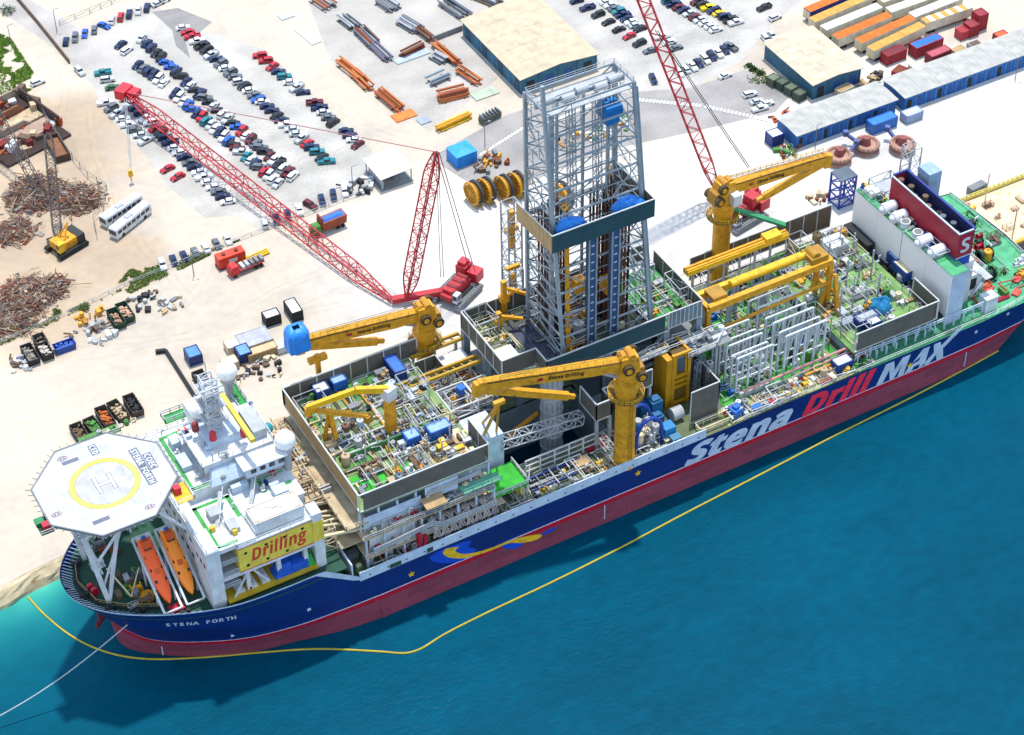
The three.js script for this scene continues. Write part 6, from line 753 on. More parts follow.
// buses
for (const [i, a] of [[0, [[103, 228], [141, 203]]], [1, [[113, 240], [149, 211]]]]) {
  const p = gp(...a[0]), q = gp(...a[1]), L = p.distanceTo(q) * 0.96, b = thing('bus', i ? 'white coach parked nearer the row of cars by the quay road' : 'white coach parked nearer the broken fence of the scrap yard', 'bus', p.clone().lerp(q, 0.5), Math.atan2(-(q.z - p.z), q.x - p.x));
  new MB().fr(-L / 2, L / 2, -1.25, 1.25, 0.4, -L / 2, L / 2, -1.25, 1.25, 2.9).fr(-L / 2, L / 2, -1.25, 1.25, 2.9, -L / 2 + 0.25, L / 2 - 0.25, -1.05, 1.05, 3.25).build('body', C.white, b);
  for (const s of [-1, 1]) for (let k = 0; k < 7; k++) new MB().box(-L / 2 + 0.6 + k * (L - 1) / 7, -L / 2 + 0.4 + (k + 0.92) * (L - 1) / 7, 1.6, 2.5, s > 0 ? 1.25 : -1.28, s > 0 ? 1.28 : -1.25).build('window', C.glass, b);
  for (const s of [-1, 1]) new MB().box(s > 0 ? L / 2 : -L / 2 - 0.04, s > 0 ? L / 2 + 0.04 : -L / 2, 1.4, 2.7, -1.1, 1.1).build('windscreen', C.glass, b);
  for (const x of [-L * 0.32, L * 0.3]) for (const z of [-1.15, 1.15]) new MB().tube(V(x, 0.5, z - 0.15), V(x, 0.5, z + 0.15), 0.5, 0.5, 12).build('wheel', tyre, b); new MB().box(-1.5, 0.5, 3.25, 3.5, -0.7, 0.7).build('roof_vent', C.greyL, b);
}
// buildings
const rect = (a, b, c) => { const p = gp(...a), q = gp(...b), r = gp(...c); return [Math.min(p.x, q.x), r.x, p.z, Math.max(q.z, r.z)]; };
function hall(name, label, x0, x1, z0, z1, h, wallM, roofM, ridge, bays, extra = () => {}) {
  const o = thing(name, label, 'building', V((x0 + x1) / 2, QY, (z0 + z1) / 2)), w = (x1 - x0) / 2, d = (z1 - z0) / 2;
  for (const [n, A] of [['wall', [-w, w, 0, h, d - 0.2, d]], ['wall', [-w, w, 0, h, -d, -d + 0.2]], ['wall', [-w, -w + 0.2, 0, h, -d + 0.2, d - 0.2]], ['wall', [w - 0.2, w, 0, h, -d + 0.2, d - 0.2]]]) new MB().box(...A).build(n, wallM, o);
  const e = 0.5; if (ridge === 'x') { const n = Math.max(1, Math.round(2 * w / 6)); for (let k = 0; k < n; k++) { const a = -w - e + k * (2 * w + 2 * e) / n, b = a + (2 * w + 2 * e) / n - 0.06; const r = new MB(); r.hexa([V(a, h, d + e), V(b, h, d + e), V(b, h + d * 0.07, 0), V(a, h + d * 0.07, 0)], [V(a, h + 0.15, d + e), V(b, h + 0.15, d + e), V(b, h + d * 0.07 + 0.15, 0), V(a, h + d * 0.07 + 0.15, 0)]); r.hexa([V(a, h + d * 0.07, 0), V(b, h + d * 0.07, 0), V(b, h, -d - e), V(a, h, -d - e)], [V(a, h + d * 0.07 + 0.15, 0), V(b, h + d * 0.07 + 0.15, 0), V(b, h + 0.15, -d - e), V(a, h + 0.15, -d - e)]); r.build('roof_sheet', roofM, o); } }
  else { const n = Math.max(1, Math.round(2 * d / 6)); for (let k = 0; k < n; k++) { const a = -d - e + k * (2 * d + 2 * e) / n, b = a + (2 * d + 2 * e) / n - 0.06; const r = new MB(); for (const s of [-1, 1]) { const m = V(0, h + w * 0.1, 0), l = (x, y, z) => V(x, y, z); const q = s < 0 ? [l(-w - e, h, b), l(0, m.y, b), l(0, m.y, a), l(-w - e, h, a)] : [l(0, m.y, b), l(w + e, h, b), l(w + e, h, a), l(0, m.y, a)]; r.hexa(q, q.map(v => v.clone().add(V(0, 0.15, 0)))); } r.build('roof_sheet', roofM, o); }
    for (const s of [-1, 1]) { const g = new MB(), z = s * (d - 0.1); g.hexa([V(-w, h, z + 0.1), V(w, h, z + 0.1), V(w, h, z - 0.1), V(-w, h, z - 0.1)], [V(-0.05, h + w * 0.1, z + 0.1), V(0.05, h + w * 0.1, z + 0.1), V(0.05, h + w * 0.1, z - 0.1), V(-0.05, h + w * 0.1, z - 0.1)]); g.build('gable', wallM, o); } }
  for (let k = 0; k < bays; k++) { const x = -w + (k + 0.5) * 2 * w / bays; new MB().box(x - w / bays * 0.42, x + w / bays * 0.42, 0.1, h * 0.72, d, d + 0.06).build(k % 3 ? 'shutter' : 'door', k % 3 ? M(0x0a4888, 0.6) : C.dark, o); new MB().box(x + w / bays * 0.9 - 0.12, x + w / bays * 0.9 + 0.12, 0, h, d, d + 0.16).build('pilaster', wallM, o); }
  extra(o, w, d, h); return o;
}
{ const [x0, x1, z0, z1] = rect([463, 35], [528, 92], [596, 68]); hall('warehouse', 'large warehouse with plain beige roof and teal walls behind the derrick', x0, x1, z0, z1, 4.6, C.teal, M(0xbfae92, 0.85), 'z', 4, (o, w, d) => { for (let k = 0; k < 7; k++) new MB().box(-w - 0.06, -w, 0.2, 3.6, -d + 2 + k * 4.4, -d + 4.4 + k * 4.4).build('shutter', k % 2 ? M(0x1a6a90, 0.6) : M(0x123f54, 0.6), o); }); }
{ const [x0, x1, z0, z1] = rect([764, 58], [814, 99], [854, 78]); hall('warehouse', 'smaller warehouse with beige roof and teal walls beside the blue sheds', x0, x1, z0, z1, 4.6, M(0x245e78, 0.6), M(0xc2b39a, 0.85), 'z', 3, (o, w, d) => { new MB().box(w, w + 0.1, 0.1, 3.6, 2, 6).build('door', C.greyL, o); }); }
{ const a = gp(796, 149), b = gp(894, 112.5), c = gp(785, 138); hall('quay_shed', 'short blue quay shed with pale roof beside the blue container', a.x, b.x, a.z - 8.5, a.z, 4.2, C.shed, C.roofB, 'x', 12); }
{ const a = gp(903.5, 111), b = gp(1024, 73); hall('quay_shed', 'long blue quay shed with pale roof running past the brown mooring drums', a.x, b.x + 40, a.z - 9, a.z, 4.2, C.shed, C.roofB, 'x', 24, (o, w, d, h) => { new MB().box(-w + 44, -w + 45.4, 0, h, d, d + 0.2).build('door', C.pale, o); }); }
// shipping containers and cabins by the sheds
const cont = (px, py, L, w, h, turn, m, t, label, group) => { const q = gp(px, py); return container(q.x, QY + 0.03, q.z, L, w, h, turn, m, t, label, group); };
cont(881, 128, 7.5, 2.8, 3, 0, C.blue, M(0x1d74d0, 0.5), 'bright blue shipping container standing against the short blue shed'); cont(774, 143, 3.4, 3, 3.2, 0, C.blueD, C.white, 'small blue cabin with white roof at the end of the short shed'); cont(911, 119, 5, 2.6, 2.4, 0, M(0x8fa3c4, 0.5), C.pale, 'pale blue tank container in the gap between the sheds');
{ const G = 'red containers behind the long blue shed', R = M(0xa01a28, 0.6), R2 = M(0x8c2630, 0.7);
  cont(893, 60, 6.4, 2.6, 3, 0.05, R, M(0x701420, 0.7), 'red open container at the end of the trailer row', G); cont(925, 51, 9, 3, 3.2, 0.05, R, C.blue, 'long red container loaded with blue bundles', G); cont(937, 62, 6.4, 2.6, 3.4, 0.05, R2, M(0xb04a54, 0.6), 'faded red closed container beside the long red container', G);
  cont(899, 76, 3.6, 2.6, 2, 0.4, R, C.rust, 'small rusty red container by the shed roof', G); cont(917, 71, 4, 2.6, 2, 0.1, C.cream, C.white, 'white flatbed cabin among red containers', G); cont(978, 28, 3, 3, 5, 0, R, R2, 'tall red tank tower behind the long shed', G); cont(970, 34, 3, 3, 3.4, 0, R, R2, 'red stacked tank beside the tall red tower', G); cont(962, 37, 3, 2.6, 2.6, 0, M(0xc43a44, 0.6), R, 'low red stacked tank beside the tall red tower', G); cont(1000, 43, 3.4, 2.6, 2.8, 0, R, C.orange, 'red container with orange load behind the long shed', G); cont(958, 55, 3.6, 2.4, 2, 0.1, C.cream, C.tan, 'cream crate among clutter behind the long shed', G); cont(974, 50, 3.2, 2.4, 2, 0, C.greyL, C.brown, 'grey crate with brown load behind the long shed', G); }
for (const [k, x, y, m] of [[0, 799, 99], [1, 782, 88], [2, 790.5, 93.5], [3, 773, 84]]) cont(x, y, 2.6, 2.4, 2.2, 0.2, M([0x3f4c40, 0x38483e, 0x465444, 0x55604c][k], 0.8), M([0x55604c, 0x4a5a4a, 0x5a6650, 0x6c7660][k], 0.8), ['dark bin at the end of the line beside the small warehouse, next to the shed', 'dark green bin second from the far end of the line beside the small warehouse', 'green bin third from the far end of the line beside the small warehouse', 'grey green bin at the far end of the line beside the small warehouse'][k], 'waste bins beside the small warehouse');
cont(844, 92, 4.4, 2.2, 1.4, 0.1, C.cream, C.tan, 'low cream crate against the gable of the small warehouse');
// box trailers
{ const O = M(0xd2660e, 0.8), O2 = M(0xcf9440, 0.8), Wt = M(0xd9d6cc, 0.6), G = 'box trailers parked in ranks';
  const list = [[[806, 22], [863, -2], O, 'dark blue', 'orange roofed trailer with dark blue sides at the outer end of the trailer rank'], [[811, 32], [868, 7], O2, 'white', 'faded orange roofed trailer second in the front rank'], [[822, 40], [878, 17], Wt, 'white', 'white roofed trailer in the middle of the front rank'], [[834, 49], [888, 26], O, 'white', 'bright orange roofed trailer beside the white roofed one'], [[857, 53], [911, 29], O, 'white', 'bright orange roofed trailer second from the red containers'], [[869, 61], [921, 36], O2, 'white', 'patchy orange roofed trailer next to the red containers'], [[866, 4], [890, -6], O, 'white', 'orange roofed trailer at the outer end of the rear rank'], [[879, 12], [925, -4], M(0xe4dcc0, 0.6), 'white', 'cream roofed trailer second in the rear rank'], [[887, 22], [941, 3], M(0xe8e2c8, 0.6), 'white', 'cream roofed trailer in the middle of the rear rank'], [[910, 27], [958, 8], Wt, 'white', 'white roofed trailer in the rear rank behind the orange ones'], [[922, 33], [968, 17], O2, 'white', 'striped orange roofed trailer at the rear beside the red tower']];
  for (const [a, b, rm, sw, l] of list) { const p = gp(...a), q = gp(...b), L = p.distanceTo(q), t = thing('box_trailer', l, 'trailer', p.clone().lerp(q, 0.5), Math.atan2(-(q.z - p.z), q.x - p.x), G), sm = sw === 'white' ? M(0xcfc4ac, 0.7) : C.blueD;
    new MB().box(-L / 2, L / 2, 1.1, 3.8, -1.4, 1.4).build('body', sm, t); for (let k = 0; k < 10; k++) new MB().box(-L / 2 + k * L / 10 + 0.04, -L / 2 + (k + 1) * L / 10 - 0.04, 3.8, 3.86, -1.38, 1.38).build('roof_panel', l[0] === 's' && k % 2 ? Wt : rm, t); for (const x of [-L / 2 + 1.6, -L / 2 + 2.9, L / 2 - 2]) for (const z of [-1.1, 1.1]) new MB().tube(V(x, 0.5, z - 0.2), V(x, 0.5, z + 0.2), 0.5, 0.5, 10).build('wheel', tyre, t); new MB().box(-L / 2 - 0.05, -L / 2, 1.3, 3.6, -1.2, -0.04).box(-L / 2 - 0.05, -L / 2, 1.3, 3.6, 0.04, 1.2).build('door', C.cream, t); new MB().box(-L / 2 + 0.3, L / 2 - 0.3, 0.75, 1.1, -0.6, 0.6).build('chassis', C.dark, t); } }
// brown mooring drums and blue lattice tower on the quay
function drum(px, py, label) { const q = gp(px, py), t = thing('mooring_drum', label, 'drum', q, rr(0, 3), 'brown mooring drums on the white quay'); new MB().tube(V(0, 0, 0), V(0, 0.6, 0), 3.2, 3.3, 20).tube(V(0, 0.6, 0), V(0, 1.9, 0), 2.4, 2.4, 20).build('base', M(0xb08a78, 0.85), t); const r = new MB(); for (let k = 0; k < 18; k++) { const f = i => V(2.9 * Math.cos(i / 18 * 6.283), 2.0, 2.9 * Math.sin(i / 18 * 6.283)); r.tube(f(k), f(k + 1), 0.5, 0.5, 6); } r.build('coil', M(0xa8806e, 0.9), t); new MB().tube(V(0.2, 1.9, 0), V(0.2, 3.8, 0.2), 1.3, 1.0, 12).obox(1.4, 1.9, 0.6, 1, 1.4, 1.4).build('hub', M(0x8c4c48, 0.8), t); new MB().bar(V(2, 1.4, 2), V(4.6, 3.2, 3.4), 0.7).obox(4.6, 2.6, 3.4, 1.2, 1.4, 1.2).build('guide_arm', M(0x4a5c90, 0.6), t); return t; }
drum(866, 150, 'brown mooring drum with blue arm beside the bright blue container'); drum(902, 150, 'brown mooring drum standing alone on the open white quay'); drum(838, 161, 'red brown mooring drum at the tip of the yellow ship crane'); 
{ const q = gp(841, 202), t = thing('lattice_tower', 'short blue lattice tower standing on the quay by the ship', 'tower', q), b = M(0x16389c, 0.5); for (const x of [-2.2, 2.2]) for (const z of [-2, 2]) new MB().bar(V(x, 0, z), V(x, 8.5, z), 0.4).build('leg', b, t); for (const y of [0.3, 3, 5.8, 8.4]) { new MB().bar(V(-2.2, y, 2), V(2.2, y, 2), 0.28).bar(V(-2.2, y, -2), V(2.2, y, -2), 0.28).bar(V(-2.2, y, -2), V(-2.2, y, 2), 0.28).bar(V(2.2, y, -2), V(2.2, y, 2), 0.28).build('girt', b, t); if (y < 8) new MB().bar(V(-2.2, y, 2), V(2.2, y + 2.7, 2), 0.22).bar(V(-2.2, y, -2), V(-2.2, y + 2.7, 2), 0.22).bar(V(2.2, y, 2), V(2.2, y + 2.7, -2), 0.22).build('brace', b, t); } new MB().box(-2.4, 2.4, 8.5, 8.65, -2.2, 2.2).build('platform', C.steelD, t); }
// red crawler cranes
function crawlerCrane(body, turn, label, boom, mast, opts) {
  const t = thing('crawler_crane', label, 'crane', body, 0), r = C.crane, rb = part('superstructure', t); rb.rotation.y = turn;
  for (const z of [-3.2, 3.2]) { const tr = new MB(); tr.fr(-4.6, 4.6, z - 0.7, z + 0.7, 0, -5.2, 5.2, z - 0.7, z + 0.7, 0.9).fr(-5.2, 5.2, z - 0.7, z + 0.7, 0.9, -4.6, 4.6, z - 0.7, z + 0.7, 1.6); for (let k = 0; k < 14; k++) tr.box(-4.8 + k * 0.72, -4.5 + k * 0.72, 1.6, 1.75, z - 0.75, z + 0.75); const m = tr.build('crawler_track', C.grey, rb); }
  new MB().box(-3, 3, 0.8, 1.9, -2.6, 2.6).build('undercarriage', C.dark, rb); new MB().box(-4.6, 4, 1.9, 3.2, -1.6, 1.6).box(-3.6, 2, 3.2, 4.2, -1.5, 1.5).build('machinery_deck', r, rb);
  new MB().box(4, 7, 1.9, 5.2, -2.9, -0.2).box(4, 7, 1.9, 4.6, 0.2, 2.9).box(4.4, 6.6, 5.2, 6.2, -2.6, -0.6).build('counterweight', M(0xc02634, 0.5), rb); new MB().box(-4.4, -2.6, 1.9, 4.2, 1.7, 3).build('cab', M(0xc8ccd0, 0.4), rb); new MB().box(-4.46, -4.4, 2.8, 4, 1.8, 2.9).box(-4.2, -2.8, 2.8, 4, 3, 3.05).build('cab_window', C.glass, rb); for (const x of [-1.6, 0.6, 2.6]) new MB().tube(V(x, 3.9, -1.4), V(x, 3.9, 1.4), 0.7, 0.7, 12).build('winch_drum', M(0x8c1c28, 0.6), rb);
  const loc = v => v.clone().sub(body);
  for (const [n, a, b, w, h, cnt] of boom) new MB().lattice(loc(a), loc(b), w, h, cnt, 0.26, 0.14, 6).build(n, r, t);
  for (const [a, b, rr2, m] of mast) new MB().tube(loc(a), loc(b), rr2, rr2, 5).build('pendant_line', m || M(0xa06468, 0.6), t);
  if (opts) opts(t, loc); return t;
}
{ const body = gp(457, 296), foot = at(392, 300, { y: 4.4 }), tip = at(124, 92, { y: 9 }), mt = at(436, 152, { y: 44 }), mb = at(407, 297, { y: 5.5 }), bk = at(470, 272, { y: 8 });
  crawlerCrane(body, 0.5, 'red crawler crane with raised mast and long low boom reaching over the car park', [['boom', foot, tip, 2.9, 2.9, 44], ['mast', mb, mt, 2.8, 2.4, 20]], [[mt, tip, 0.1], [mt.clone().add(V(0.6, 0, 0.6)), tip.clone().add(V(0.6, 0, 0.6)), 0.1], [mt, bk, 0.1, C.dark], [mt.clone().add(V(0.5, 0, 0.5)), bk.clone().add(V(1, 0, 0.6)), 0.1, C.dark], [mt, gp(441, 287).setY(6), 0.09, C.grey], [mt.clone().add(V(0.4, 0, 0)), gp(444, 287).setY(6), 0.09, C.grey]], (t, loc) => { const p = loc(tip); new MB().obox(p.x, p.y - 1.2, p.z, 4.2, 2.6, 3, 0.6).obox(p.x + 2, p.y - 0.6, p.z + 2, 3, 1.6, 2.4, 0.6).build('boom_head', M(0xc81f30, 0.5), t); const h = gp(132, 183); new MB().tube(p, V(h.x - body.x, 4, h.z - body.z), 0.06, 0.06, 4).tube(p.clone().add(V(0.5, 0, 0)), V(h.x - body.x + 0.3, 4, h.z - body.z), 0.06, 0.06, 4).build('hoist_line', C.greyL, t); new MB().fr(h.x - body.x - 0.6, h.x - body.x + 0.6, h.z - body.z - 0.4, h.z - body.z + 0.4, 2.2, h.x - body.x - 0.4, h.x - body.x + 0.4, h.z - body.z - 0.3, h.z - body.z + 0.3, 4).tube(V(h.x - body.x, 0.8, h.z - body.z), V(h.x - body.x, 2.2, h.z - body.z), 0.18, 0.18, 6).build('hook_block', C.yellowB, t); const f = loc(foot); new MB().bar(f, V(-2, 2.6, 0), 1.6, 1.2).build('boom_foot', C.crane, t); }); }
{ const body = gp(740, 220), foot = at(719, 194, { y: 5 }), tip = at(628, -40, { y: 72 }), bk = at(748, 168, { y: 6 }), top = at(655, 30, { y: 55 });
  crawlerCrane(body, 0.2, 'red crawler crane with steep lattice boom behind the aft yellow ship crane', [['boom', foot, tip, 3.4, 2.6, 30]], [[top, bk, 0.1, C.dark], [top.clone().add(V(0.4, 0, 0.4)), bk.clone().add(V(0.5, 0, 0)), 0.1, C.dark]], (t, loc) => { const f = loc(foot); new MB().bar(f, V(-1, 2.6, 0), 2, 1.4).build('boom_foot', C.crane, t); new MB().obox(3, 4, 0, 3, 2.6, 3, 0.3).build('winch_house', C.crane, t); }); }
// cable reels
function reel(px, py, r, label, group, turn = 0.12) { const q = gp(px, py), t = thing('cable_reel', label, 'reel', q, turn, group); for (const s of [-1, 1]) { const m = new MB(), n = 26; for (let k = 0; k < n; k++) { const f = i => V(s * 0.75, r + 0.2 + r * 0.94 * Math.sin(i / n * 6.2832), r * 0.94 * Math.cos(i / n * 6.2832)); m.bar(f(k), f(k + 1), s > 0 ? 0.6 : 0.4, 0.5); } m.build('rim', s > 0 ? M(0x3c4048, 0.7) : C.yellow, t); const sp = new MB(); for (let k = 0; k < 12; k++) { const a = k / 12 * 6.2832; sp.bar(V(s * 0.75, r + 0.2, 0), V(s * 0.75, r + 0.2 + r * 0.9 * Math.sin(a), r * 0.9 * Math.cos(a)), 0.2); } sp.build('spokes', C.yellow, t); } new MB().tube(V(-0.7, r + 0.2, 0), V(0.7, r + 0.2, 0), r * 0.78, r * 0.78, 24).build('cable_pack', M(0x9a6c12, 0.8), t); new MB().tube(V(-1.1, r + 0.2, 0), V(1.1, r + 0.2, 0), 0.4, 0.4, 10).build('hub', C.yellow, t); new MB().box(-1, 1, 0, 0.3, -r * 0.8, r * 0.8).fr(-1, 1, r * 0.3, r * 0.6, 0.3, -0.8, 0.8, r * 0.35, r * 0.5, 1.2).fr(-1, 1, -r * 0.6, -r * 0.3, 0.3, -0.8, 0.8, -r * 0.5, -r * 0.35, 1.2).build('cradle', M(0xb09a70, 0.8), t); return t; }
{ const G = 'yellow cable reels on the quay'; reel(474, 203, 3, 'yellow and black cable reel at the open end of the reel row', G); reel(486.5, 200, 3.1, 'yellow and black cable reel second from the open end of the reel row', G); reel(504, 197, 3.0, 'yellow and black cable reel third from the open end of the reel row', G); reel(517, 194, 3.1, 'yellow and black cable reel next to the derrick leg', G); reel(562, 208, 3.6, 'big yellow reel seen through the derrick lattice on its bow side', G); reel(618, 192, 3.9, 'big yellow reel seen through the derrick lattice on its stern side', G);
  const q = gp(522, 185), t = thing('spreader_frame', 'yellow lifting spreader frame beside the cable reels', 'frame', q); new MB().bar(V(-3, 3, 0), V(3, 3, 0), 0.6).build('beam', C.yellow, t); for (const x of [-2.6, 2.6]) new MB().bar(V(x, 0, -1), V(x, 3, 0), 0.3).bar(V(x, 0, 1), V(x, 3, 0), 0.3).build('leg', C.yellow, t); }
// blue square tent, canopy
{ const q = gp(462, 160), t = thing('tent', 'bright blue cube tent on the quay near the cable reels', 'tent', q, 0.05), b = M(0x1284d8, 0.6); for (const [A, n] of [[[-2.9, 2.9, 0, 3.4, 2.55, 2.6], 'wall'], [[-2.9, 2.9, 0, 3.4, -2.6, -2.55], 'wall'], [[-2.9, -2.85, 0, 3.4, -2.55, 2.55], 'wall'], [[2.85, 2.9, 0, 3.4, -2.55, 2.55], 'wall']]) new MB().box(...A).build(n, b, t); new MB().fr(-3, 3, -2.7, 2.7, 3.4, -0.6, 0.6, -0.5, 0.5, 4).build('roof', M(0x2096ea, 0.6), t); }
{ const q = gp(389, 176), t = thing('canopy', 'white flat roofed canopy on posts at the end of the car park', 'canopy', q, 0.0); for (const x of [-4, 4]) for (const z of [-4.4, 4.4]) new MB().bar(V(x, 0, z), V(x, 3.6, z), 0.25).build('post', C.greyL, t); for (let k = 0; k < 6; k++) new MB().hexa([V(-4.6, 3.6, -4.9 + (k + 0.97) * 1.65), V(4.6, 4.1, -4.9 + (k + 0.97) * 1.65), V(4.6, 4.1, -4.9 + k * 1.65), V(-4.6, 3.6, -4.9 + k * 1.65)], [V(-4.6, 3.75, -4.9 + (k + 0.97) * 1.65), V(4.6, 4.25, -4.9 + (k + 0.97) * 1.65), V(4.6, 4.25, -4.9 + k * 1.65), V(-4.6, 3.75, -4.9 + k * 1.65)]).build('roof_sheet', M(0xd4dade, 0.5), t); new MB().box(-4.4, 4.4, 0, 0.12, -4.8, 4.8).build('slab', C.grey, t); new MB().box(-3.6, -3.4, 0.1, 2.4, -4, 4).build('screen', C.greyL, t); new MB().box(-1, 1, 0.12, 1, -2.6, 1).build('bench', C.steelD, t); }
// lorries
function lorry(px, py, turn, label, paintM, load, L = 9) { const q = gp(px, py), t = thing('lorry', label, 'lorry', q, turn); new MB().box(-L / 2, L / 2, 0.9, 1.2, -0.5, 0.5).build('chassis', C.dark, t); new MB().fr(L / 2 - 2.3, L / 2, -1.2, 1.2, 0.8, L / 2 - 2.3, L / 2 - 0.1, -1.15, 1.15, 2.1).fr(L / 2 - 2.3, L / 2 - 0.1, -1.15, 1.15, 2.1, L / 2 - 2.2, L / 2 - 0.6, -1.05, 1.05, 3).build('cab', paintM, t); new MB().fr(L / 2 - 0.5, L / 2 - 0.06, -1.0, 1.0, 2.1, L / 2 - 0.72, L / 2 - 0.6, -0.9, 0.9, 2.85).build('windscreen', C.glass, t); for (const x of [-L / 2 + 0.9, -L / 2 + 2.2, L / 2 - 1.1]) for (const z of [-1, 1]) new MB().tube(V(x, 0.5, z - 0.2), V(x, 0.5, z + 0.2), 0.5, 0.5, 10).build('wheel', tyre, t); load(t, L); return t; }
lorry(328, 230, headOf(328, 230, -12, 5), 'tipper lorry with rust brown body carrying a blue load', C.green, (t, L) => { new MB().fr(-L / 2, L / 2 - 2.6, -1.3, 1.3, 1.2, -L / 2 - 0.2, L / 2 - 2.4, -1.5, 1.5, 3.6).build('tipper_body', M(0x96482c, 0.8), t); new MB().fr(-L / 2 + 0.2, L / 2 - 2.8, -1.1, 1.1, 3.6, -L / 2 + 1, L / 2 - 3.4, -0.6, 0.6, 4).build('load', M(0x2068c8, 0.6), t); new MB().box(L / 2 - 2.8, L / 2 - 2.5, 3.4, 5, -1.3, 1.3).build('headboard', M(0x8c3c26, 0.8), t); });
lorry(246, 270, headOf(246, 270, -14, 6), 'red flatbed lorry parked beside the red tank skid', M(0xc81c20, 0.5), (t, L) => { new MB().box(-L / 2, L / 2 - 2.5, 1.2, 1.4, -1.25, 1.25).build('flatbed', M(0x9c2a28, 0.7), t); for (let k = 0; k < 5; k++) new MB().box(-L / 2 + k * 1.25, -L / 2 + k * 1.25 + 0.8, 1.4, 2.2, -1, 1).build('crate', pick([C.greyL, C.white, C.red, C.grey]), t); });
{ const q = gp(231, 263), t = thing('tank_skid', 'red rectangular tank skid with white marking beside the red lorry', 'tank', q, headOf(231, 263, 14, -5)); new MB().box(-3.4, 3.4, 0.3, 3.2, -1.3, 1.3).build('tank', M(0xd23a1c, 0.6), t); new MB().box(-3.5, 3.5, 0, 0.3, -1.4, 1.4).build('skid', C.dark, t); new MB().box(-0.9, 1.3, 1.2, 2.2, 1.3, 1.34).build('marking', C.white, t); new MB().tube(V(-1.6, 3.2, 0), V(-1.6, 3.6, 0), 0.5).tube(V(1.6, 3.2, 0), V(1.6, 3.6, 0), 0.5).build('hatch', C.rust, t); }
// skips
function skip(px, py, turn, label, m, load, L = 6.2, w = 2.6, h = 1.9) { const q = gp(px, py), t = thing('waste_skip', label, 'skip', q, turn, 'waste skips on the sandy quay'); const b = new MB(); b.hexa([V(-L / 2 + 0.4, 0.1, w / 2), V(L / 2 - 0.4, 0.1, w / 2), V(L / 2 - 0.4, 0.1, w / 2 - 0.12), V(-L / 2 + 0.4, 0.1, w / 2 - 0.12)], [V(-L / 2, h, w / 2), V(L / 2, h, w / 2), V(L / 2, h, w / 2 - 0.12), V(-L / 2, h, w / 2 - 0.12)]); b.hexa([V(-L / 2 + 0.4, 0.1, -w / 2 + 0.12), V(L / 2 - 0.4, 0.1, -w / 2 + 0.12), V(L / 2 - 0.4, 0.1, -w / 2), V(-L / 2 + 0.4, 0.1, -w / 2)], [V(-L / 2, h, -w / 2 + 0.12), V(L / 2, h, -w / 2 + 0.12), V(L / 2, h, -w / 2), V(-L / 2, h, -w / 2)]); b.fr(-L / 2 + 0.4, -L / 2 + 0.55, -w / 2, w / 2, 0.1, -L / 2, -L / 2 + 0.15, -w / 2, w / 2, h).fr(L / 2 - 0.55, L / 2 - 0.4, -w / 2, w / 2, 0.1, L / 2 - 0.15, L / 2, -w / 2, w / 2, h).box(-L / 2 + 0.4, L / 2 - 0.4, 0, 0.15, -w / 2, w / 2); b.build('shell', m, t); const r = new MB(); for (let k = -2; k <= 2; k++) for (const s of [-1, 1]) r.box(k * 1.1 - 0.08, k * 1.1 + 0.08, 0.3, h, s > 0 ? w / 2 : -w / 2 - 0.12, s > 0 ? w / 2 + 0.12 : -w / 2); r.build('rib', m, t).userData.kind = 'stuff'; const g = new MB(); for (let k = 0; k < 40; k++) g.obox(rr(-L / 2 + 0.7, L / 2 - 0.7), rr(0.2, h * 0.6), rr(-w / 2 + 0.4, w / 2 - 0.4), rr(0.3, 1.2), rr(0.1, 0.5), rr(0.2, 0.7), rr(0, 3)); g.build('rubble', load, t); return t; }
const sH = headOf(100, 350, 9, 14), K = M(0x2a2b2c, 0.8), KG = M(0x23432c, 0.8), KB = M(0x4a4038, 0.85);
skip(117, 322, sH, 'green skip beside the yellow machine parts, the one nearer them', KG, M(0xb08a70, 0.9)); skip(126, 316, sH, 'green skip beside the yellow machine parts, the one farther from them', KG, M(0xc09a80, 0.9)); skip(31, 358, sH, 'black skip with brown rubble next to the blue skip', K, M(0x8c8478, 0.9)); skip(45, 353, sH, 'black skip with pale rubble next to the blue skip', K, M(0xc8beb0, 0.9)); skip(65, 349, headOf(65, 349, 14, -5), 'closed blue skip on the sand by the black skips', M(0x23489c, 0.6), M(0x2a56b0, 0.6), 5, 2.4, 1.6); skip(41, 344, sH, 'small brown skip behind the black skips', KB, C.brown, 3.4);
for (const [k, x, y] of [[0, 80, 436], [1, 94, 430], [2, 106, 421], [3, 119, 415], [4, 134, 409]]) skip(x, y, sH + 0.1 * (k % 2), ['brown topped skip behind the helideck, at the bow end of the line', 'skip with green load behind the helideck, second from the bow end', 'skip with rusty orange load in the middle of the line behind the helideck', 'skip with pale rubble behind the helideck, fourth from the bow end', 'dark skip behind the helideck at the house end of the line'][k], KB, [C.brown, C.green, M(0xb8642c, 0.9), C.sandy, C.dark][k], k < 2 ? 5 : 6.4);
skip(202, 383, sH, 'dark skip with grey contents beside the radar dome', KB, C.grey, 5);
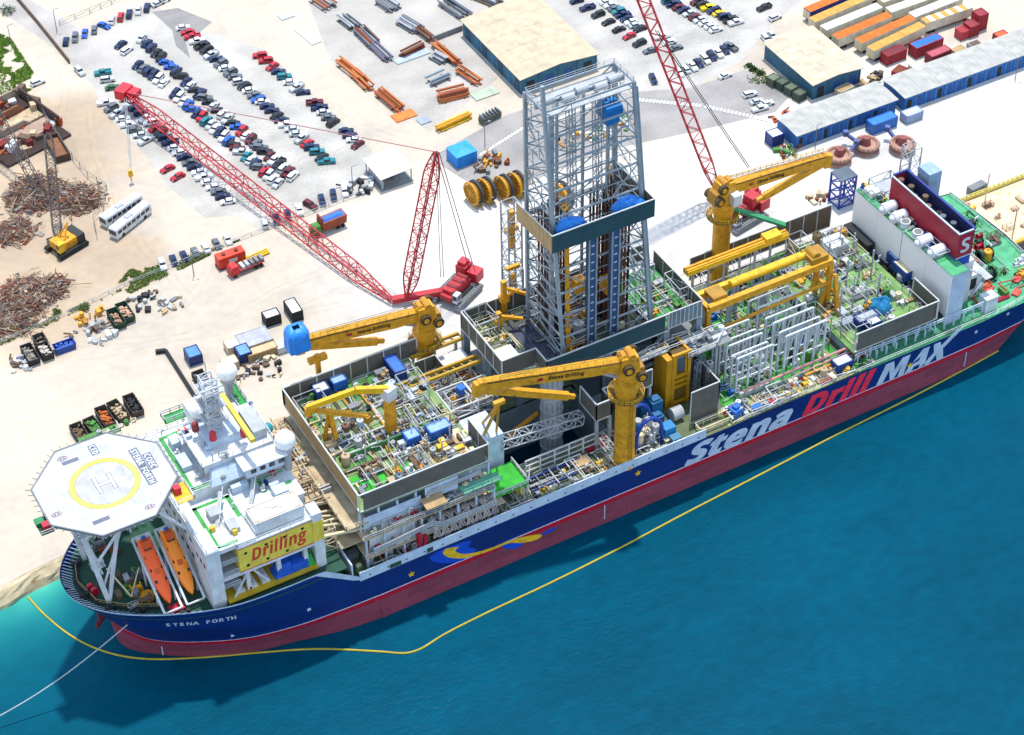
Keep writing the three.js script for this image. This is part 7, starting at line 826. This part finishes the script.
// yellow machine parts, junk piles
function junk(name, label, cat, px, py, n, sx, sz, mats2, h = 1, group) { const q = gp(px, py), t = thing(name, label, cat, q, headOf(px, py, 14, -5), group); mats2.forEach((m, i) => { const b = new MB(); for (let k = 0; k < n; k++) { const x = rr(-sx, sx), z = rr(-sz, sz), f = rnd(); if (f < 0.5) b.obox(x, 0, z, rr(0.6, 2), rr(0.4, h), rr(0.5, 1.4), rr(0, 3)); else if (f < 0.8) b.tube(V(x, 0.3, z), V(x + rr(-2, 2), rr(0.3, h), z + rr(-1, 1)), 0.22, 0.22, 6); else b.tube(V(x, 0, z), V(x, rr(0.4, h), z), 0.5, 0.5, 10); } b.build('scrap_item', m, t).userData.kind = 'stuff'; }); return t; }
junk('machine_parts', 'heap of yellow digger arms and buckets beside the green skips', 'machinery', 90, 318, 6, 4.4, 1.4, [C.yellow, M(0xa87414, 0.7)], 2); junk('scrap_items', 'row of grey valves and drums in front of the yellow digger parts', 'scrap', 88, 331, 6, 4.4, 1.6, [C.grey, C.greyL, C.brown], 1.2); junk('scrap_items', 'white bags and drums in front of the green skips', 'scrap', 105, 340, 5, 3.4, 1.4, [C.white, C.greyL], 1.4); junk('scrap_items', 'pile of grey pipe pieces and pallets near the green verge', 'scrap', 146, 303, 9, 4, 3, [C.brown, C.greyL, C.dark], 1); junk('scrap_items', 'grey pipe and yellow fittings on the sand beside the pallets', 'scrap', 170, 305, 4, 4, 2, [C.greyL, C.tan, C.grey], 0.7); junk('scrap_items', 'white debris and timber beside the black skips', 'scrap', 22, 365, 8, 3, 3, [C.white, C.brown, C.greyL], 1.2); junk('scrap_items', 'rusty machinery behind the bright blue tent', 'scrap', 488, 165, 8, 5, 3, [C.rust, C.brown, C.yellow, C.grey], 1.8); junk('scrap_items', 'mixed drums and boxes on the quay behind the derrick', 'scrap', 610, 130, 9, 7, 3, [C.white, C.green, C.greyL, C.yellow], 1.4); junk('scrap_items', 'pale machinery parts behind the derrick front', 'scrap', 580, 140, 8, 6, 3, [C.cream, C.yellow, C.dark], 1.6); junk('scrap_items', 'boxes and gear beside the white canopy', 'scrap', 362, 188, 8, 4, 3, [C.greyL, C.dark, C.white], 1.6); junk('scrap_items', 'quay clutter under the blue tarpaulin crane tip', 'scrap', 250, 375, 8, 7, 3, [C.greyL, C.brown, C.cream, C.dark], 1.2); junk('scrap_items', 'small red and cream boxes on the quay beneath the blue lattice tower', 'scrap', 819, 198, 5, 2.6, 2, [C.cream, C.rust, C.sandy], 1.2); junk('scrap_items', 'broken crates between the shed and the small warehouse', 'scrap', 872, 82, 7, 4, 3, [C.brown, C.tan, C.dark], 1.2); junk('scrap_items', 'orange scrap beside the dark bins', 'scrap', 780, 118, 7, 3, 2, [C.orange, C.rust], 1.2); junk('scrap_items', 'red and white parts stacked at the short shed end', 'scrap', 788, 152, 7, 3.4, 2, [C.rust, C.white, C.green], 1.4);
// containers on the quay behind the house
{ const G = 'cabins and containers on the quay behind the ship house', t = headOf(260, 345, 12, -4); const L = [[255, 345, 7, 5, 2.4, C.greyL, M(0xa9a8b4, 0.6), 'wide grey roofed cabin on the quay behind the ship house'], [262, 355, 7, 2.4, 2, C.tan, M(0xd8b48a, 0.7), 'tan open crate in front of the wide grey cabin'], [272, 322, 3.6, 2.6, 2.6, C.dark, C.white, 'white topped dark container behind the wide grey cabin'], [294, 315, 2.6, 5, 2.8, C.dark, M(0xe0dccc, 0.6), 'cream topped container beside the blue tarpaulin'], [244, 358, 2.8, 3.4, 2.6, C.blueD, M(0x5f94b8, 0.5), 'blue container with pale blue roof beside the wide grey cabin'], [233, 350, 3, 3, 2.2, C.cream, C.white, 'cream cabin beside the pale blue roofed container'], [194, 360, 3, 3.6, 2.6, C.blueD, M(0x4a84ac, 0.5), 'blue container standing alone by the black pipe'], [230, 367, 3.4, 2.6, 2, C.cream, C.white, 'white topped crate in front of the pale blue roofed container'], [282, 350, 2.6, 2.4, 1.8, C.white, C.pale, 'small white box between the tan crate and the blue tarpaulin']];
  for (const [x, y, l, w, h, m, tp, lb] of L) cont(x, y, l, w, h, t, m, tp, lb, G); }
{ const a = gp(166, 352), b = gp(197, 401); tag(new MB().tube(a.clone().setY(QY + 0.5), b.clone().setY(QY + 0.5), 0.45, 0.45, 10).bar(a.clone().setY(QY + 0.5), a.clone().add(V(-2.2, 0.6, -0.6)), 0.8).build('black_pipe', C.dark), 'long black pipe lying on the sandy quay behind the ship', 'pipe'); }
{ const a = gp(238, 371), q = new MB(); for (let k = 0; k < 20; k++) { const f = i => V(a.x + 2 * Math.cos(i / 20 * 6.283), QY + 0.3, a.z + 2 * Math.sin(i / 20 * 6.283)); q.tube(f(k), f(k + 1), 0.28, 0.28, 6); } tag(q.build('hose_coil', C.brown), 'ring of brown hose lying on the quay', 'hose'); }
for (const [a, b, m, l] of [[[233, 265], [267, 250], C.yellowB, 'yellow fender beam lying beside the quay road'], [[283, 392], [308, 381], C.yellowB, 'stack of yellow beams on the quay beside the forward module']]) { const p = gp(...a), q = gp(...b), t = thing('steel_beam', l, 'beam'); for (let k = 0; k < 3; k++) new MB().bar(p.clone().add(V(0, 0.3, k * 0.7)), q.clone().add(V(0, 0.3, k * 0.7)), 0.4, 0.5).build('bar', m, t); }
// pipe stacks in the yard
function pipes(a, b, w, n, mats2, label, r = 0.3) { const p = gp(...a), q = gp(...b), d = q.clone().sub(p), s = V(d.z, 0, -d.x).normalize(), t = thing('pipe_stack', label, 'pipes', undefined, 0, 'pipe stacks in the storage yard'); for (let k = 0; k < n; k++) { const o = s.clone().multiplyScalar(rr(-w, w)).add(V(0, r + (k % 3) * r * 1.8, 0)), e0 = rr(0, 0.12), e1 = rr(0.88, 1); new MB().tube(p.clone().lerp(q, e0).add(o), p.clone().lerp(q, e1).add(o), r, r, 6).build('pipe', pick(mats2), t); } for (const f of [0.2, 0.8]) { const c = p.clone().lerp(q, f); new MB().bar(c.clone().addScaledVector(s, -w - 0.4).add(V(0, 0.1, 0)), c.clone().addScaledVector(s, w + 0.4).add(V(0, 0.1, 0)), 0.3).build('bearer', C.brown, t); } return t; }
{ const or = [M(0xb8622a, 0.8), M(0xa4562a, 0.8), M(0xc07038, 0.8)], gy = [C.grey, C.greyL, C.steelD, M(0x6a6478, 0.7)], rs = [C.rust, M(0x8c4438, 0.8), C.brown];
  pipes([338, 61], [366, 83], 1.4, 10, or, 'rust orange pipes at the start of the yard edge'); pipes([352, 73], [372, 92], 1.2, 8, or, 'rust orange pipes alongside the sandy track'); pipes([378, 92], [402, 112], 1.6, 12, or.concat(rs), 'bundle of orange pipes before the orange sheet'); pipes([341, 17], [358, 30], 1.8, 12, gy, 'grey pipe bundle at the yard edge'); pipes([358, 30], [376, 48], 1.6, 12, rs.concat(gy), 'reddish pipe bundle in the middle of the yard'); pipes([374, 46], [391, 62], 1.4, 10, gy, 'grey pipes by the pale blue sheet'); pipes([314, -2], [332, 10], 2, 10, or.concat(gy), 'orange and grey pipes at the top of the yard'); pipes([378, 0], [396, 12], 2, 12, gy, 'grey pipes at the top of the yard beside the track'); pipes([400, 20], [420, 32], 2.2, 14, gy, 'dark grey pipe rack in the yard'); pipes([418, 30], [434, 42], 1.4, 10, rs, 'rusty pipe rack beside the dark grey one'); pipes([444, 2], [468, 18], 2.2, 14, gy, 'grey pipe rack by the warehouse'); pipes([434, 44], [460, 66], 1.4, 12, or, 'long orange pipes beside the warehouse'); pipes([456, 70], [480, 86], 1.2, 10, or, 'orange pipes before the grey sheet'); pipes([400, 58], [424, 46], 1.0, 10, rs, 'red pipes lying across the yard'); pipes([432, 56], [446, 64], 1.4, 8, gy, 'short dark pipes in the yard'); pipes([436, 100], [468, 92], 2.2, 12, or.concat(rs), 'brown timber beams in the yard corner', 0.35); pipes([428, 86], [450, 76], 1.6, 6, [C.greyL, C.steel], 'silver trusses lying in the yard', 0.35); pipes([436, 132], [472, 116], 0.9, 10, [C.yellow, C.yellowB], 'yellow lattice boom sections in the yard', 0.3); pipes([470, -6], [500, 6], 2, 10, gy.concat(rs), 'mixed pipes behind the warehouse');
  for (const [x, y, L, w, m, l] of [[412, 57, 10, 2.4, M(0xa8b4c0, 0.6), 'pale blue steel sheet lying in the yard'], [404, 116, 6, 3.4, M(0xd8742c, 0.7), 'bright orange steel sheet at the yard edge'], [424, 121, 3, 2.6, M(0x98a0b0, 0.6), 'small grey sheet beside the orange sheet'], [485, 94, 7, 3.4, M(0xa8b49c, 0.7), 'pale green sheet by the warehouse corner'], [286, 16, 4, 3, M(0xb8c4d4, 0.6), 'pale blue slab on the sandy track'], [308, 36, 9, 3, M(0xccd0d4, 0.7), 'row of white slabs on the sandy track']]) { const q = gp(x, y); tag(new MB().obox(q.x, QY + 0.03, q.z, L, 0.3, w, headOf(x, y, 14, l[0] === 'r' ? 12 : -5)).build('steel_sheet', m), l, 'sheet', 'steel sheets in the storage yard'); }
  const q = gp(490, 120), t = thing('milling_machine', 'dark machine frame at the corner of the storage yard', 'frame', q, headOf(490, 120, 12, -6)); new MB().box(-3, 3, 0.3, 1.8, -1, 1).build('bed', M(0x54584c, 0.8), t); for (let k = 0; k < 6; k++) new MB().box(-2.8 + k * 1, -2.5 + k * 1, 1.8, 2.6, -0.9, 0.9).build('rib', C.grey, t); }
// white concrete blocks along the road
{ const line = (a, b, n) => { for (let i = 0; i < n; i++) { const x = lerp(a[0], b[0], i / (n - 1)), y = lerp(a[1], b[1], i / (n - 1)), q = gp(x, y); if (!blockP) { blockP = tag(new MB().fr(-0.7, 0.7, -0.35, 0.35, 0, -0.65, 0.65, -0.3, 0.3, 0.2).build('concrete_block', M(0xdedcd8, 0.8)), 'white concrete block in the dotted line along the road', 'block', 'white road blocks'); blockP.position.copy(q); blockP.rotation.y = 0.7; } else dup(blockP, q, 0.7); } }; let blockP; line([481, 155], [524, 128], 15); line([545, 125], [590, 106], 15); line([636, 100], [700, 106], 19); line([706, 107], [766, 120], 17); }
// fences and walls
function fence(pts, label, h, m, kind) { const t = thing(kind, label, kind === 'fence' ? 'fence' : 'wall'); for (let i = 1; i < pts.length; i++) { const a = gp(...pts[i - 1]), b = gp(...pts[i]), n = Math.max(1, Math.round(a.distanceTo(b) / 4)); for (let k = 0; k < n; k++) { const p = a.clone().lerp(b, k / n).setY(QY), q = a.clone().lerp(b, (k + 0.96) / n).setY(QY); if (kind === 'fence') { new MB().bar(p, p.clone().add(V(0, h, 0)), 0.14).build('post', m, t); new MB().bar(p.clone().add(V(0, h, 0)), q.clone().add(V(0, h, 0)), 0.08).bar(p.clone().add(V(0, h * 0.5, 0)), q.clone().add(V(0, h * 0.5, 0)), 0.06).bar(p.clone().add(V(0, 0.2, 0)), q.clone().add(V(0, h, 0)), 0.05).build('rail', m, t); } else new MB().bar(p.clone().add(V(0, h / 2, 0)), q.clone().add(V(0, h / 2, 0)), 0.3, h).build('panel', m, t); } } return t; }
fence([[40, 110], [65, 150], [88, 178], [107, 190], [104, 210], [94, 222], [98, 240]], 'broken grey fence between the scrap yard and the sandy track', 2.2, C.grey, 'fence'); fence([[14, -4], [38, 24], [70, 64]], 'dark boundary wall running down to the car park', 1.4, C.brown, 'wall'); fence([[60, 25], [90, 13], [122, 0]], 'grey railing at the top corner of the car park', 1.6, C.grey, 'fence'); fence([[0, 344], [60, 318], [125, 286], [235, 242], [300, 218], [372, 190]], 'low fence line along the quay road', 1.1, C.greyL, 'fence'); fence([[432, 42], [463, 30]], 'grey yard wall behind the pale blue sheet', 1.6, C.grey, 'wall'); fence([[954, 207], [1040, 171]], 'grey concrete kerb wall at the quay edge by the yellow barge', 1.0, C.grey, 'wall');
// lamp posts
for (const [x, y, l] of [[194, 276, 'lamp post beside the quay road in front of the parked cars'], [485, 146, 'lamp post beside the bright blue tent'], [353, 190, 'lamp post beside the white canopy'], [815, 148, 'lamp post against the short blue shed'], [1015, 80, 'lamp post against the long blue shed'], [57, 32, 'lamp post by the boundary wall'], [12, 48, 'lamp post on the grass corner']]) { const q = gp(x, y), t = thing('lamp_post', l, 'lamp post', q, 0, 'lamp posts'); new MB().tube(V(0, 0, 0), V(0, 7, 0), 0.13, 0.08, 8).build('pole', C.grey, t); new MB().bar(V(0, 7, 0), V(1.2, 7.2, 0), 0.1).build('arm', C.grey, t); new MB().box(1, 1.7, 7.1, 7.25, -0.15, 0.15).build('lamp_head', C.greyL, t); }
// scrap yard at the far side
const scrapM = [C.rust, M(0x6e4a36, 0.95), M(0x8c847e, 0.9), M(0x564c4a, 0.9), M(0x8c6c58, 0.95), M(0xa8947c, 0.95)];
function heap(px, py, rx, rz, h, n, label) { const q = gp(px, py), t = thing('scrap_heap', label, 'scrap heap', q, rr(0, 3)); for (const m of scrapM) { const b = new MB(); for (let k = 0; k < n; k++) { const a = rr(0, 6.28), d = Math.sqrt(rnd()) * (1 + 0.3 * fbm(a * 1.2, px, 2, 7)) * (rnd() < 0.12 ? 1.35 : 1), x = Math.cos(a) * d * rx, z = Math.sin(a) * d * rz, y = Math.max(0.1, h * (1 - d * d) * rr(0.6, 1.05)); const big = rnd() < 0.08 ? 2.6 : 1; rnd() < 0.5 ? b.obox(x, Math.max(0, y - 0.5), z, rr(0.2, 1.2) * big, rr(0.08, 0.4), rr(0.15, 0.7) * big, rr(0, 3)) : b.bar(V(x, y, z), V(x + rr(-2, 2) * big, y + rr(-0.4, 0.9), z + rr(-2, 2) * big), rr(0.05, 0.2)); } const s = b.build('scrap_metal', m, t); s.userData.kind = 'stuff'; } const c = new MB(), nn = 18; for (let j = 0; j < 4; j++) for (let i = 0; i < nn; i++) { const f = (u, w) => { const a = u / nn * 6.2832, d = w / 4; return V(Math.cos(a) * d * rx * 0.95, h * (1 - d * d) * 0.75 - 0.05 + 0.3 * fbm(u, w * 2, 2, 5), -Math.sin(a) * d * rz * 0.95); }; c.quad(f(i % nn, j + 1), f((i + 1) % nn, j + 1), f((i + 1) % nn, j), f(i % nn, j)); } c.build('core', M(0x6e5a4a, 0.95), t); }
heap(35, 195, 7, 8, 3.4, 130, 'grey scrap metal heap around the foot of the lattice booms'); heap(78, 200, 6, 6, 3, 110, 'rust grey scrap heap beside the broken fence'); heap(14, 232, 5, 5, 1.8, 80, 'reddish scrap heap left of the yellow crane'); heap(22, 300, 8, 7, 3, 150, 'big mixed scrap heap on the sand before the quay road'); heap(8, 322, 6, 5, 2, 80, 'low brown scrap heap beside the quay road'); heap(47, 290, 5, 4, 2.6, 70, 'grey rubble mound beside the big mixed scrap heap');
{ // broken rusty barge hull
  const a = gp(2, 128), t = thing('scrap_barge', 'broken rusty barge hull with open holds in the scrap yard', 'barge', a, headOf(20, 120, 14, -7)); const r = M(0x8a5a40, 0.95), d = M(0x4a3a34, 0.9); for (let k = 0; k < 4; k++) { const z = -8 + k * 6; new MB().fr(-9, 11 - k * 2, z - 0.25, z + 0.25, 0, -8 + k, 9 - k * 2.4, z - 0.2, z + 0.3, 3.2 - k * 0.4).build('bulkhead', k % 2 ? r : M(0xa08a78, 0.95), t); new MB().box(-8.6, 10.6, 0.2, 0.6, z + 0.4, z + 5.4).build('hold_floor', [M(0x3a2a24, 0.95), C.sandy, M(0xa88e7c, 0.95)][k % 3], t); } for (const x of [-9, 10.8]) new MB().box(x, x + 0.4, 0, 3.2, -8, 10).build('side_plate', d, t); for (let k = 0; k < 60; k++) new MB().obox(rr(-10, 12), 0.3, rr(-9, 12), rr(0.6, 3.6), rr(0.3, 2.4), rr(0.4, 2), rr(0, 3)).build('wreckage', pick([M(0xa8481c, 0.9), C.rust, C.white, M(0x7c2420, 0.9), C.sandy, C.brown]), t); }
{ const q = gp(58, 151), t = thing('scrap_tank', 'open rusty tank lying beside the broken fence', 'tank', q, headOf(58, 151, 8, 14)); new MB().box(-5, 5, 0, 2, 1.6, 1.9).box(-5, 5, 0, 2, -1.9, -1.6).box(-5, -4.7, 0, 2, -1.6, 1.6).box(4.7, 5, 0, 2, -1.6, 1.6).build('side', M(0x4c3a30, 0.9), t); new MB().box(-4.7, 4.7, 0.1, 0.9, -1.6, 1.6).build('floor', M(0x8a5c40, 0.95), t); }
{ // yellow cable crane in the scrap yard
  const q = gp(67, 248), t = thing('mobile_crane', 'yellow scrap yard crane with black counterweight and dark lattice booms', 'crane', q), rb = part('superstructure', t); rb.rotation.y = headOf(67, 248, 10, -6);
  for (const z of [-2.4, 2.4]) new MB().fr(-4, 4, z - 0.6, z + 0.6, 0, -4.5, 4.5, z - 0.6, z + 0.6, 0.8).fr(-4.5, 4.5, z - 0.6, z + 0.6, 0.8, -4, 4, z - 0.6, z + 0.6, 1.4).build('crawler_track', C.dark, rb);
  new MB().box(-3.2, 2, 1.4, 3.4, -2, 2).build('machinery_house', C.yellow, rb); new MB().box(2, 4, 1.4, 3.6, -2.4, 2.4).build('counterweight', M(0x25262a, 0.7), rb); new MB().box(-3.6, -1.8, 1.6, 4, 1.1, 2.4).build('cab', C.yellowB, rb); new MB().box(-3.66, -3.6, 2.6, 3.8, 1.2, 2.3).build('cab_window', C.glass, rb); new MB().bar(V(-1, 3.4, -1), V(1.5, 7, 0), 0.3).bar(V(-1, 3.4, 1), V(1.5, 7, 0), 0.3).build('gantry', C.yellow, rb);
  const L = v => v.clone().sub(q), dk = M(0x57504e, 0.8); new MB().lattice(V(-1.5, 2.5, -1), L(at(48, 132, { y: 26 })), 2, 2, 26, 0.18, 0.1, 8).build('boom', dk, t); new MB().lattice(L(gp(48, 205).setY(4)), L(at(-14, 96, { y: 20 })), 2, 2, 26, 0.18, 0.1, 8).build('spare_boom', dk, t);
  const s = thing('boom_section', 'short dark crane track lying beside the yellow scrap yard crane', 'machinery', gp(56, 250), headOf(56, 250, 6, 9)); new MB().box(-4, 4, 0.2, 1, -0.8, 0.8).build('frame', M(0x8a7c6c, 0.8), s); for (let k = 0; k < 10; k++) new MB().box(-3.8 + k * 0.8, -3.4 + k * 0.8, 1, 1.15, -0.9, 0.9).build('shoe', C.dark, s); }
// barge moored behind the stern
{ const t = thing('work_barge', 'sandy decked barge with orange and yellow edges moored behind the stern', 'barge'), a = gp(960, 214), x0 = 113.5, z0 = -23.6, z1 = -4.6, x1 = 220; const dm = dataTex(256, 256, (i, j) => { const n = per((p, q) => fbm(p / 30, q / 30, 4, 201), 256, i, j), k = per((p, q) => fbm(p / 12, q / 16, 3, 207), 256, i, j), r = Math.max(0, k + n * 0.4 - 0.1) * 1.4; return [0.84 + 0.15 * n, 0.72 + 0.15 * n - r * 0.3, 0.6 + 0.15 * n - r * 0.55]; }); dm.repeat.set(1 / 26, 1 / 26);
  new MB().poly([[x0 + 3, z0], [x1, z0], [x1, z1], [x0 + 5, z1], [x0 - 1, z1 - 7]], -2, 4.2).build('hull', M(0x8a8078, 0.8), t); new MB().poly([[x0 + 3.6, z0 + 0.6], [x1 - 0.6, z0 + 0.6], [x1 - 0.6, z1 - 0.6], [x0 + 5.3, z1 - 0.6], [x0, z1 - 7]], 4.2, 4.26).build('deck', M(0xffffff, 0.9, 0, dm), t);
  const e = new MB().bar(V(x0 - 1, 4.8, z1 - 7), V(x0 + 5, 4.8, z1), 0.5, 1.8).bar(V(x0 - 1, 4.8, z1 - 7), V(x0 + 3, 4.8, z0), 0.5, 1.4); e.build('bow_bulwark', C.orange, t); new MB().bar(V(x0 + 5, 4.5, z1), V(x1, 4.5, z1), 0.9, 0.7).build('side_bulwark', M(0xe0a030, 0.7), t); new MB().bar(V(x0 + 3, 4.5, z0), V(x1, 4.5, z0), 0.6, 0.7).rail([V(x0 + 3, 4.5, z0 + 0.2), V(x1, 4.5, z0 + 0.2)], 1.2, 0.18, 1.4).build('quay_rail', M(0xd8c860, 0.7), t);
  for (let k = 0; k < 30; k++) deckItem(pick(['storage_box', 'pipe_bundle', 'tool_basket', 'pump_skid']), rr(x0 + 5, x0 + 50), 4.26, rr(z0 + 2, z1 - 2), rr(0.5, 1.1), pick([C.sandy, C.tan, C.orange, C.cream, C.brown, C.yellowB]), t); for (const [x, z] of [[x0 + 12, z0 + 3], [x0 + 9, z1 - 2]]) new MB().tube(V(x, 4.2, z), V(x, 13, z), 0.16).build('pole', C.cream, t);
  const b = gp(976, 192), s = thing('generator_set', 'grey slatted generator box on the pale quay beside the barge', 'generator', b, headOf(976, 192, 12, -6)); new MB().box(-2.4, 2.4, 0.2, 2.2, -1, 1).build('body', C.grey, s); for (let k = 0; k < 8; k++) new MB().box(-2.3 + k * 0.6, -2 + k * 0.6, 0.5, 2, 1, 1.06).build('slat', C.greyL, s); const f = gp(966, 200); tag(new MB().obox(f.x, QY + 0.03, f.z, 4, 0.4, 1.6, 0.3).build('steel_plate', C.greyL), 'flat grey plate on the quay in front of the generator', 'plate'); }
// trees and green verges
const leafM = h => mats['leaf' + h] ??= new THREE.MeshStandardMaterial({ color: h, roughness: 0.9, side: THREE.DoubleSide });
function bush(px, py, r, label, h = 0x3d5a24, name = 'bush') { const q = gp(px, py), t = thing(name, label, 'bush', q); const m = new MB(); for (let k = 0; k < 260; k++) { const a = rr(0, 6.28), e = Math.asin(rr(0, 1)), d = r * rr(0.55, 1) * (1 + 0.25 * Math.sin(a * 3 + px)), c = V(d * Math.cos(e) * Math.cos(a), d * 0.8 * Math.sin(e) + 0.1, d * Math.cos(e) * Math.sin(a)), u = V(rr(-1, 1), rr(-1, 1), rr(-1, 1)).multiplyScalar(0.3), w = V(rr(-1, 1), rr(-1, 1), rr(-1, 1)).multiplyScalar(0.3); m.quad(c, c.clone().add(u), c.clone().add(u).add(w), c.clone().add(w)); } m.build('foliage', leafM(h), t); const s = new MB(); for (let k = 0; k < 4; k++) s.tube(V(0, 0, 0), V(rr(-0.5, 0.5) * r, r * 0.6, rr(-0.5, 0.5) * r), 0.08, 0.04, 5); s.build('stem', C.brown, t); return t; }
function palm(px, py, h, label) { const q = gp(px, py), t = thing('palm_tree', label, 'palm tree', q, rr(0, 3), 'small palms beside the warehouse'); new MB().path([V(0, 0, 0), V(0.15, h * 0.5, 0), V(0.1, h, 0.1)], 0.16, 8).build('trunk', C.brown, t); for (let k = 0; k < 11; k++) { const a = k / 11 * 6.28 + rr(-0.2, 0.2), L = rr(1.5, 2.1), m = new MB(), P = f => V(0.1 + Math.cos(a) * L * f, h + 0.5 * Math.sin(f * 2.6) - f * f * 1.1, 0.1 + Math.sin(a) * L * f); for (let j = 0; j < 7; j++) { const p = P(j / 7), n = P((j + 1) / 7), s = V(-Math.sin(a), -0.35, Math.cos(a)).multiplyScalar(0.42 * (1 - j / 9)); m.tri(p, n, p.clone().lerp(n, 0.7).add(s)); m.tri(p, n, p.clone().lerp(n, 0.7).add(V(-s.x, s.y, -s.z))); } m.build('frond', leafM(k % 2 ? 0x4a6a28 : 0x3c5820), t); } return t; }
palm(573, 47, 2.8, 'small palm in the middle beside the beige warehouse'); palm(585, 58, 2.8, 'small palm at the near end beside the beige warehouse'); palm(592, 64, 1.6, 'smallest palm at the corner of the beige warehouse'); palm(551, 30, 2.4, 'small bushy palm at the far end beside the beige warehouse');
for (const [x, y, r, l, h] of [[753, 70, 1.15, 'dark round bush on the sand by the road bend', 0x2c4420], [760, 74, 1.0, 'smaller dark bush on the sand by the road bend', 0x32491f], [749, 66, 0.7, 'low bush beside the two dark bushes', 0x3a5226], [480, 47, 0.8, 'tiny shrub beside the warehouse wall', 0x46602c], [85, 309, 1.2, 'scrubby bush on the fence line behind the yellow digger parts', 0x5a6632], [12, 331, 1.3, 'scrubby bush at the end of the low fence line', 0x4f5e2c], [57, 313, 1.0, 'small scrub on the low fence line', 0x5a6632], [8, 12, 2.4, 'dark green tree mass at the corner of the verge', 0x2e4a22]]) bush(x, y, r, l, h);
function verge(pts, n, label, h) { const P = px2(pts), g = new THREE.BufferGeometry(), tri = THREE.ShapeUtils.triangulateShape(P.map(a => new THREE.Vector2(...a)), []), m = new MB(); for (let k = 0; k < n; k++) { const t = pick(tri), u = Math.sqrt(rnd()), w = rnd(), x = P[t[0]][0] * (1 - u) + P[t[1]][0] * u * (1 - w) + P[t[2]][0] * u * w, z = P[t[0]][1] * (1 - u) + P[t[1]][1] * u * (1 - w) + P[t[2]][1] * u * w; if (fbm(x / 5, z / 5, 3, 301) < -0.08) continue; const a = rr(0, 6.28), s = rr(0.2, 0.5), c = V(x, QY + 0.02, z); m.tri(c.clone().add(V(Math.cos(a) * s, 0, Math.sin(a) * s)), c.clone().add(V(-Math.cos(a) * s, 0, -Math.sin(a) * s)), c.clone().add(V(rr(-0.3, 0.3), rr(0.15, 0.5), rr(-0.3, 0.3)))); } const o = m.build('grass_verge', leafM(h)); o.userData.kind = 'stuff'; tag(o, label, 'grass'); }
verge([[-40, 20], [10, 38], [34, 74], [40, 84], [20, 96], [-60, 110]], 16000, 'bright green grass verge at the corner above the rusty barge', 0x6c8a2c); verge([[118, 284], [130, 270], [150, 268], [232, 243], [240, 240], [175, 272], [130, 294]], 4200, 'thin strip of scrub grass along the quay road', 0x6f7d3a); verge([[0, 338], [60, 314], [125, 284], [128, 288], [60, 320], [0, 346]], 1200, 'sparse scrub along the low fence', 0x7a8244); verge([[744, 66], [764, 70], [770, 84], [748, 84]], 300, 'patchy scrub around the dark bushes by the road', 0x6a7a3a);
// yellow floating boom, mooring line
{ const pts = [[28, 597], [45, 615], [70, 635], [95, 648], [120, 655.5], [150, 659], [200, 657.5], [260, 652.5], [300, 649.5], [330, 649], [380, 651.5], [406, 653], [420, 649], [443, 635], [480, 616], [550, 583], [616, 550], [680, 516], [740, 485], [790, 459], [832, 437], [880, 413], [910, 398], [963, 370], [998, 351]].map(a => at(...a, { y: 0.15 })), c = new THREE.CatmullRomCurve3(pts), m = new MB(), n = 300, p = c.getPoints(n); for (let i = 1; i <= n; i++) m.tube(p[i - 1], p[i], 0.2, 0.2, 6, false); tag(m.build('floating_boom', M(0xb8a428, 0.7)), 'long yellow floating containment boom on the water along the hull', 'floating boom');
  const e = at(133, 620, { y: 15 }), f = at(-60, 745, { y: 1 }), q = new MB(); for (let i = 0; i < 30; i++) { const k = t => e.clone().lerp(f, t).add(V(0, -3 * Math.sin(Math.PI * t), 0)); q.tube(k(i / 30), k((i + 1) / 30), 0.13, 0.13, 5, false); } tag(q.build('mooring_line', C.greyL), 'pale mooring line running from the bow over the water', 'rope'); }
renderer.render(scene, camera);
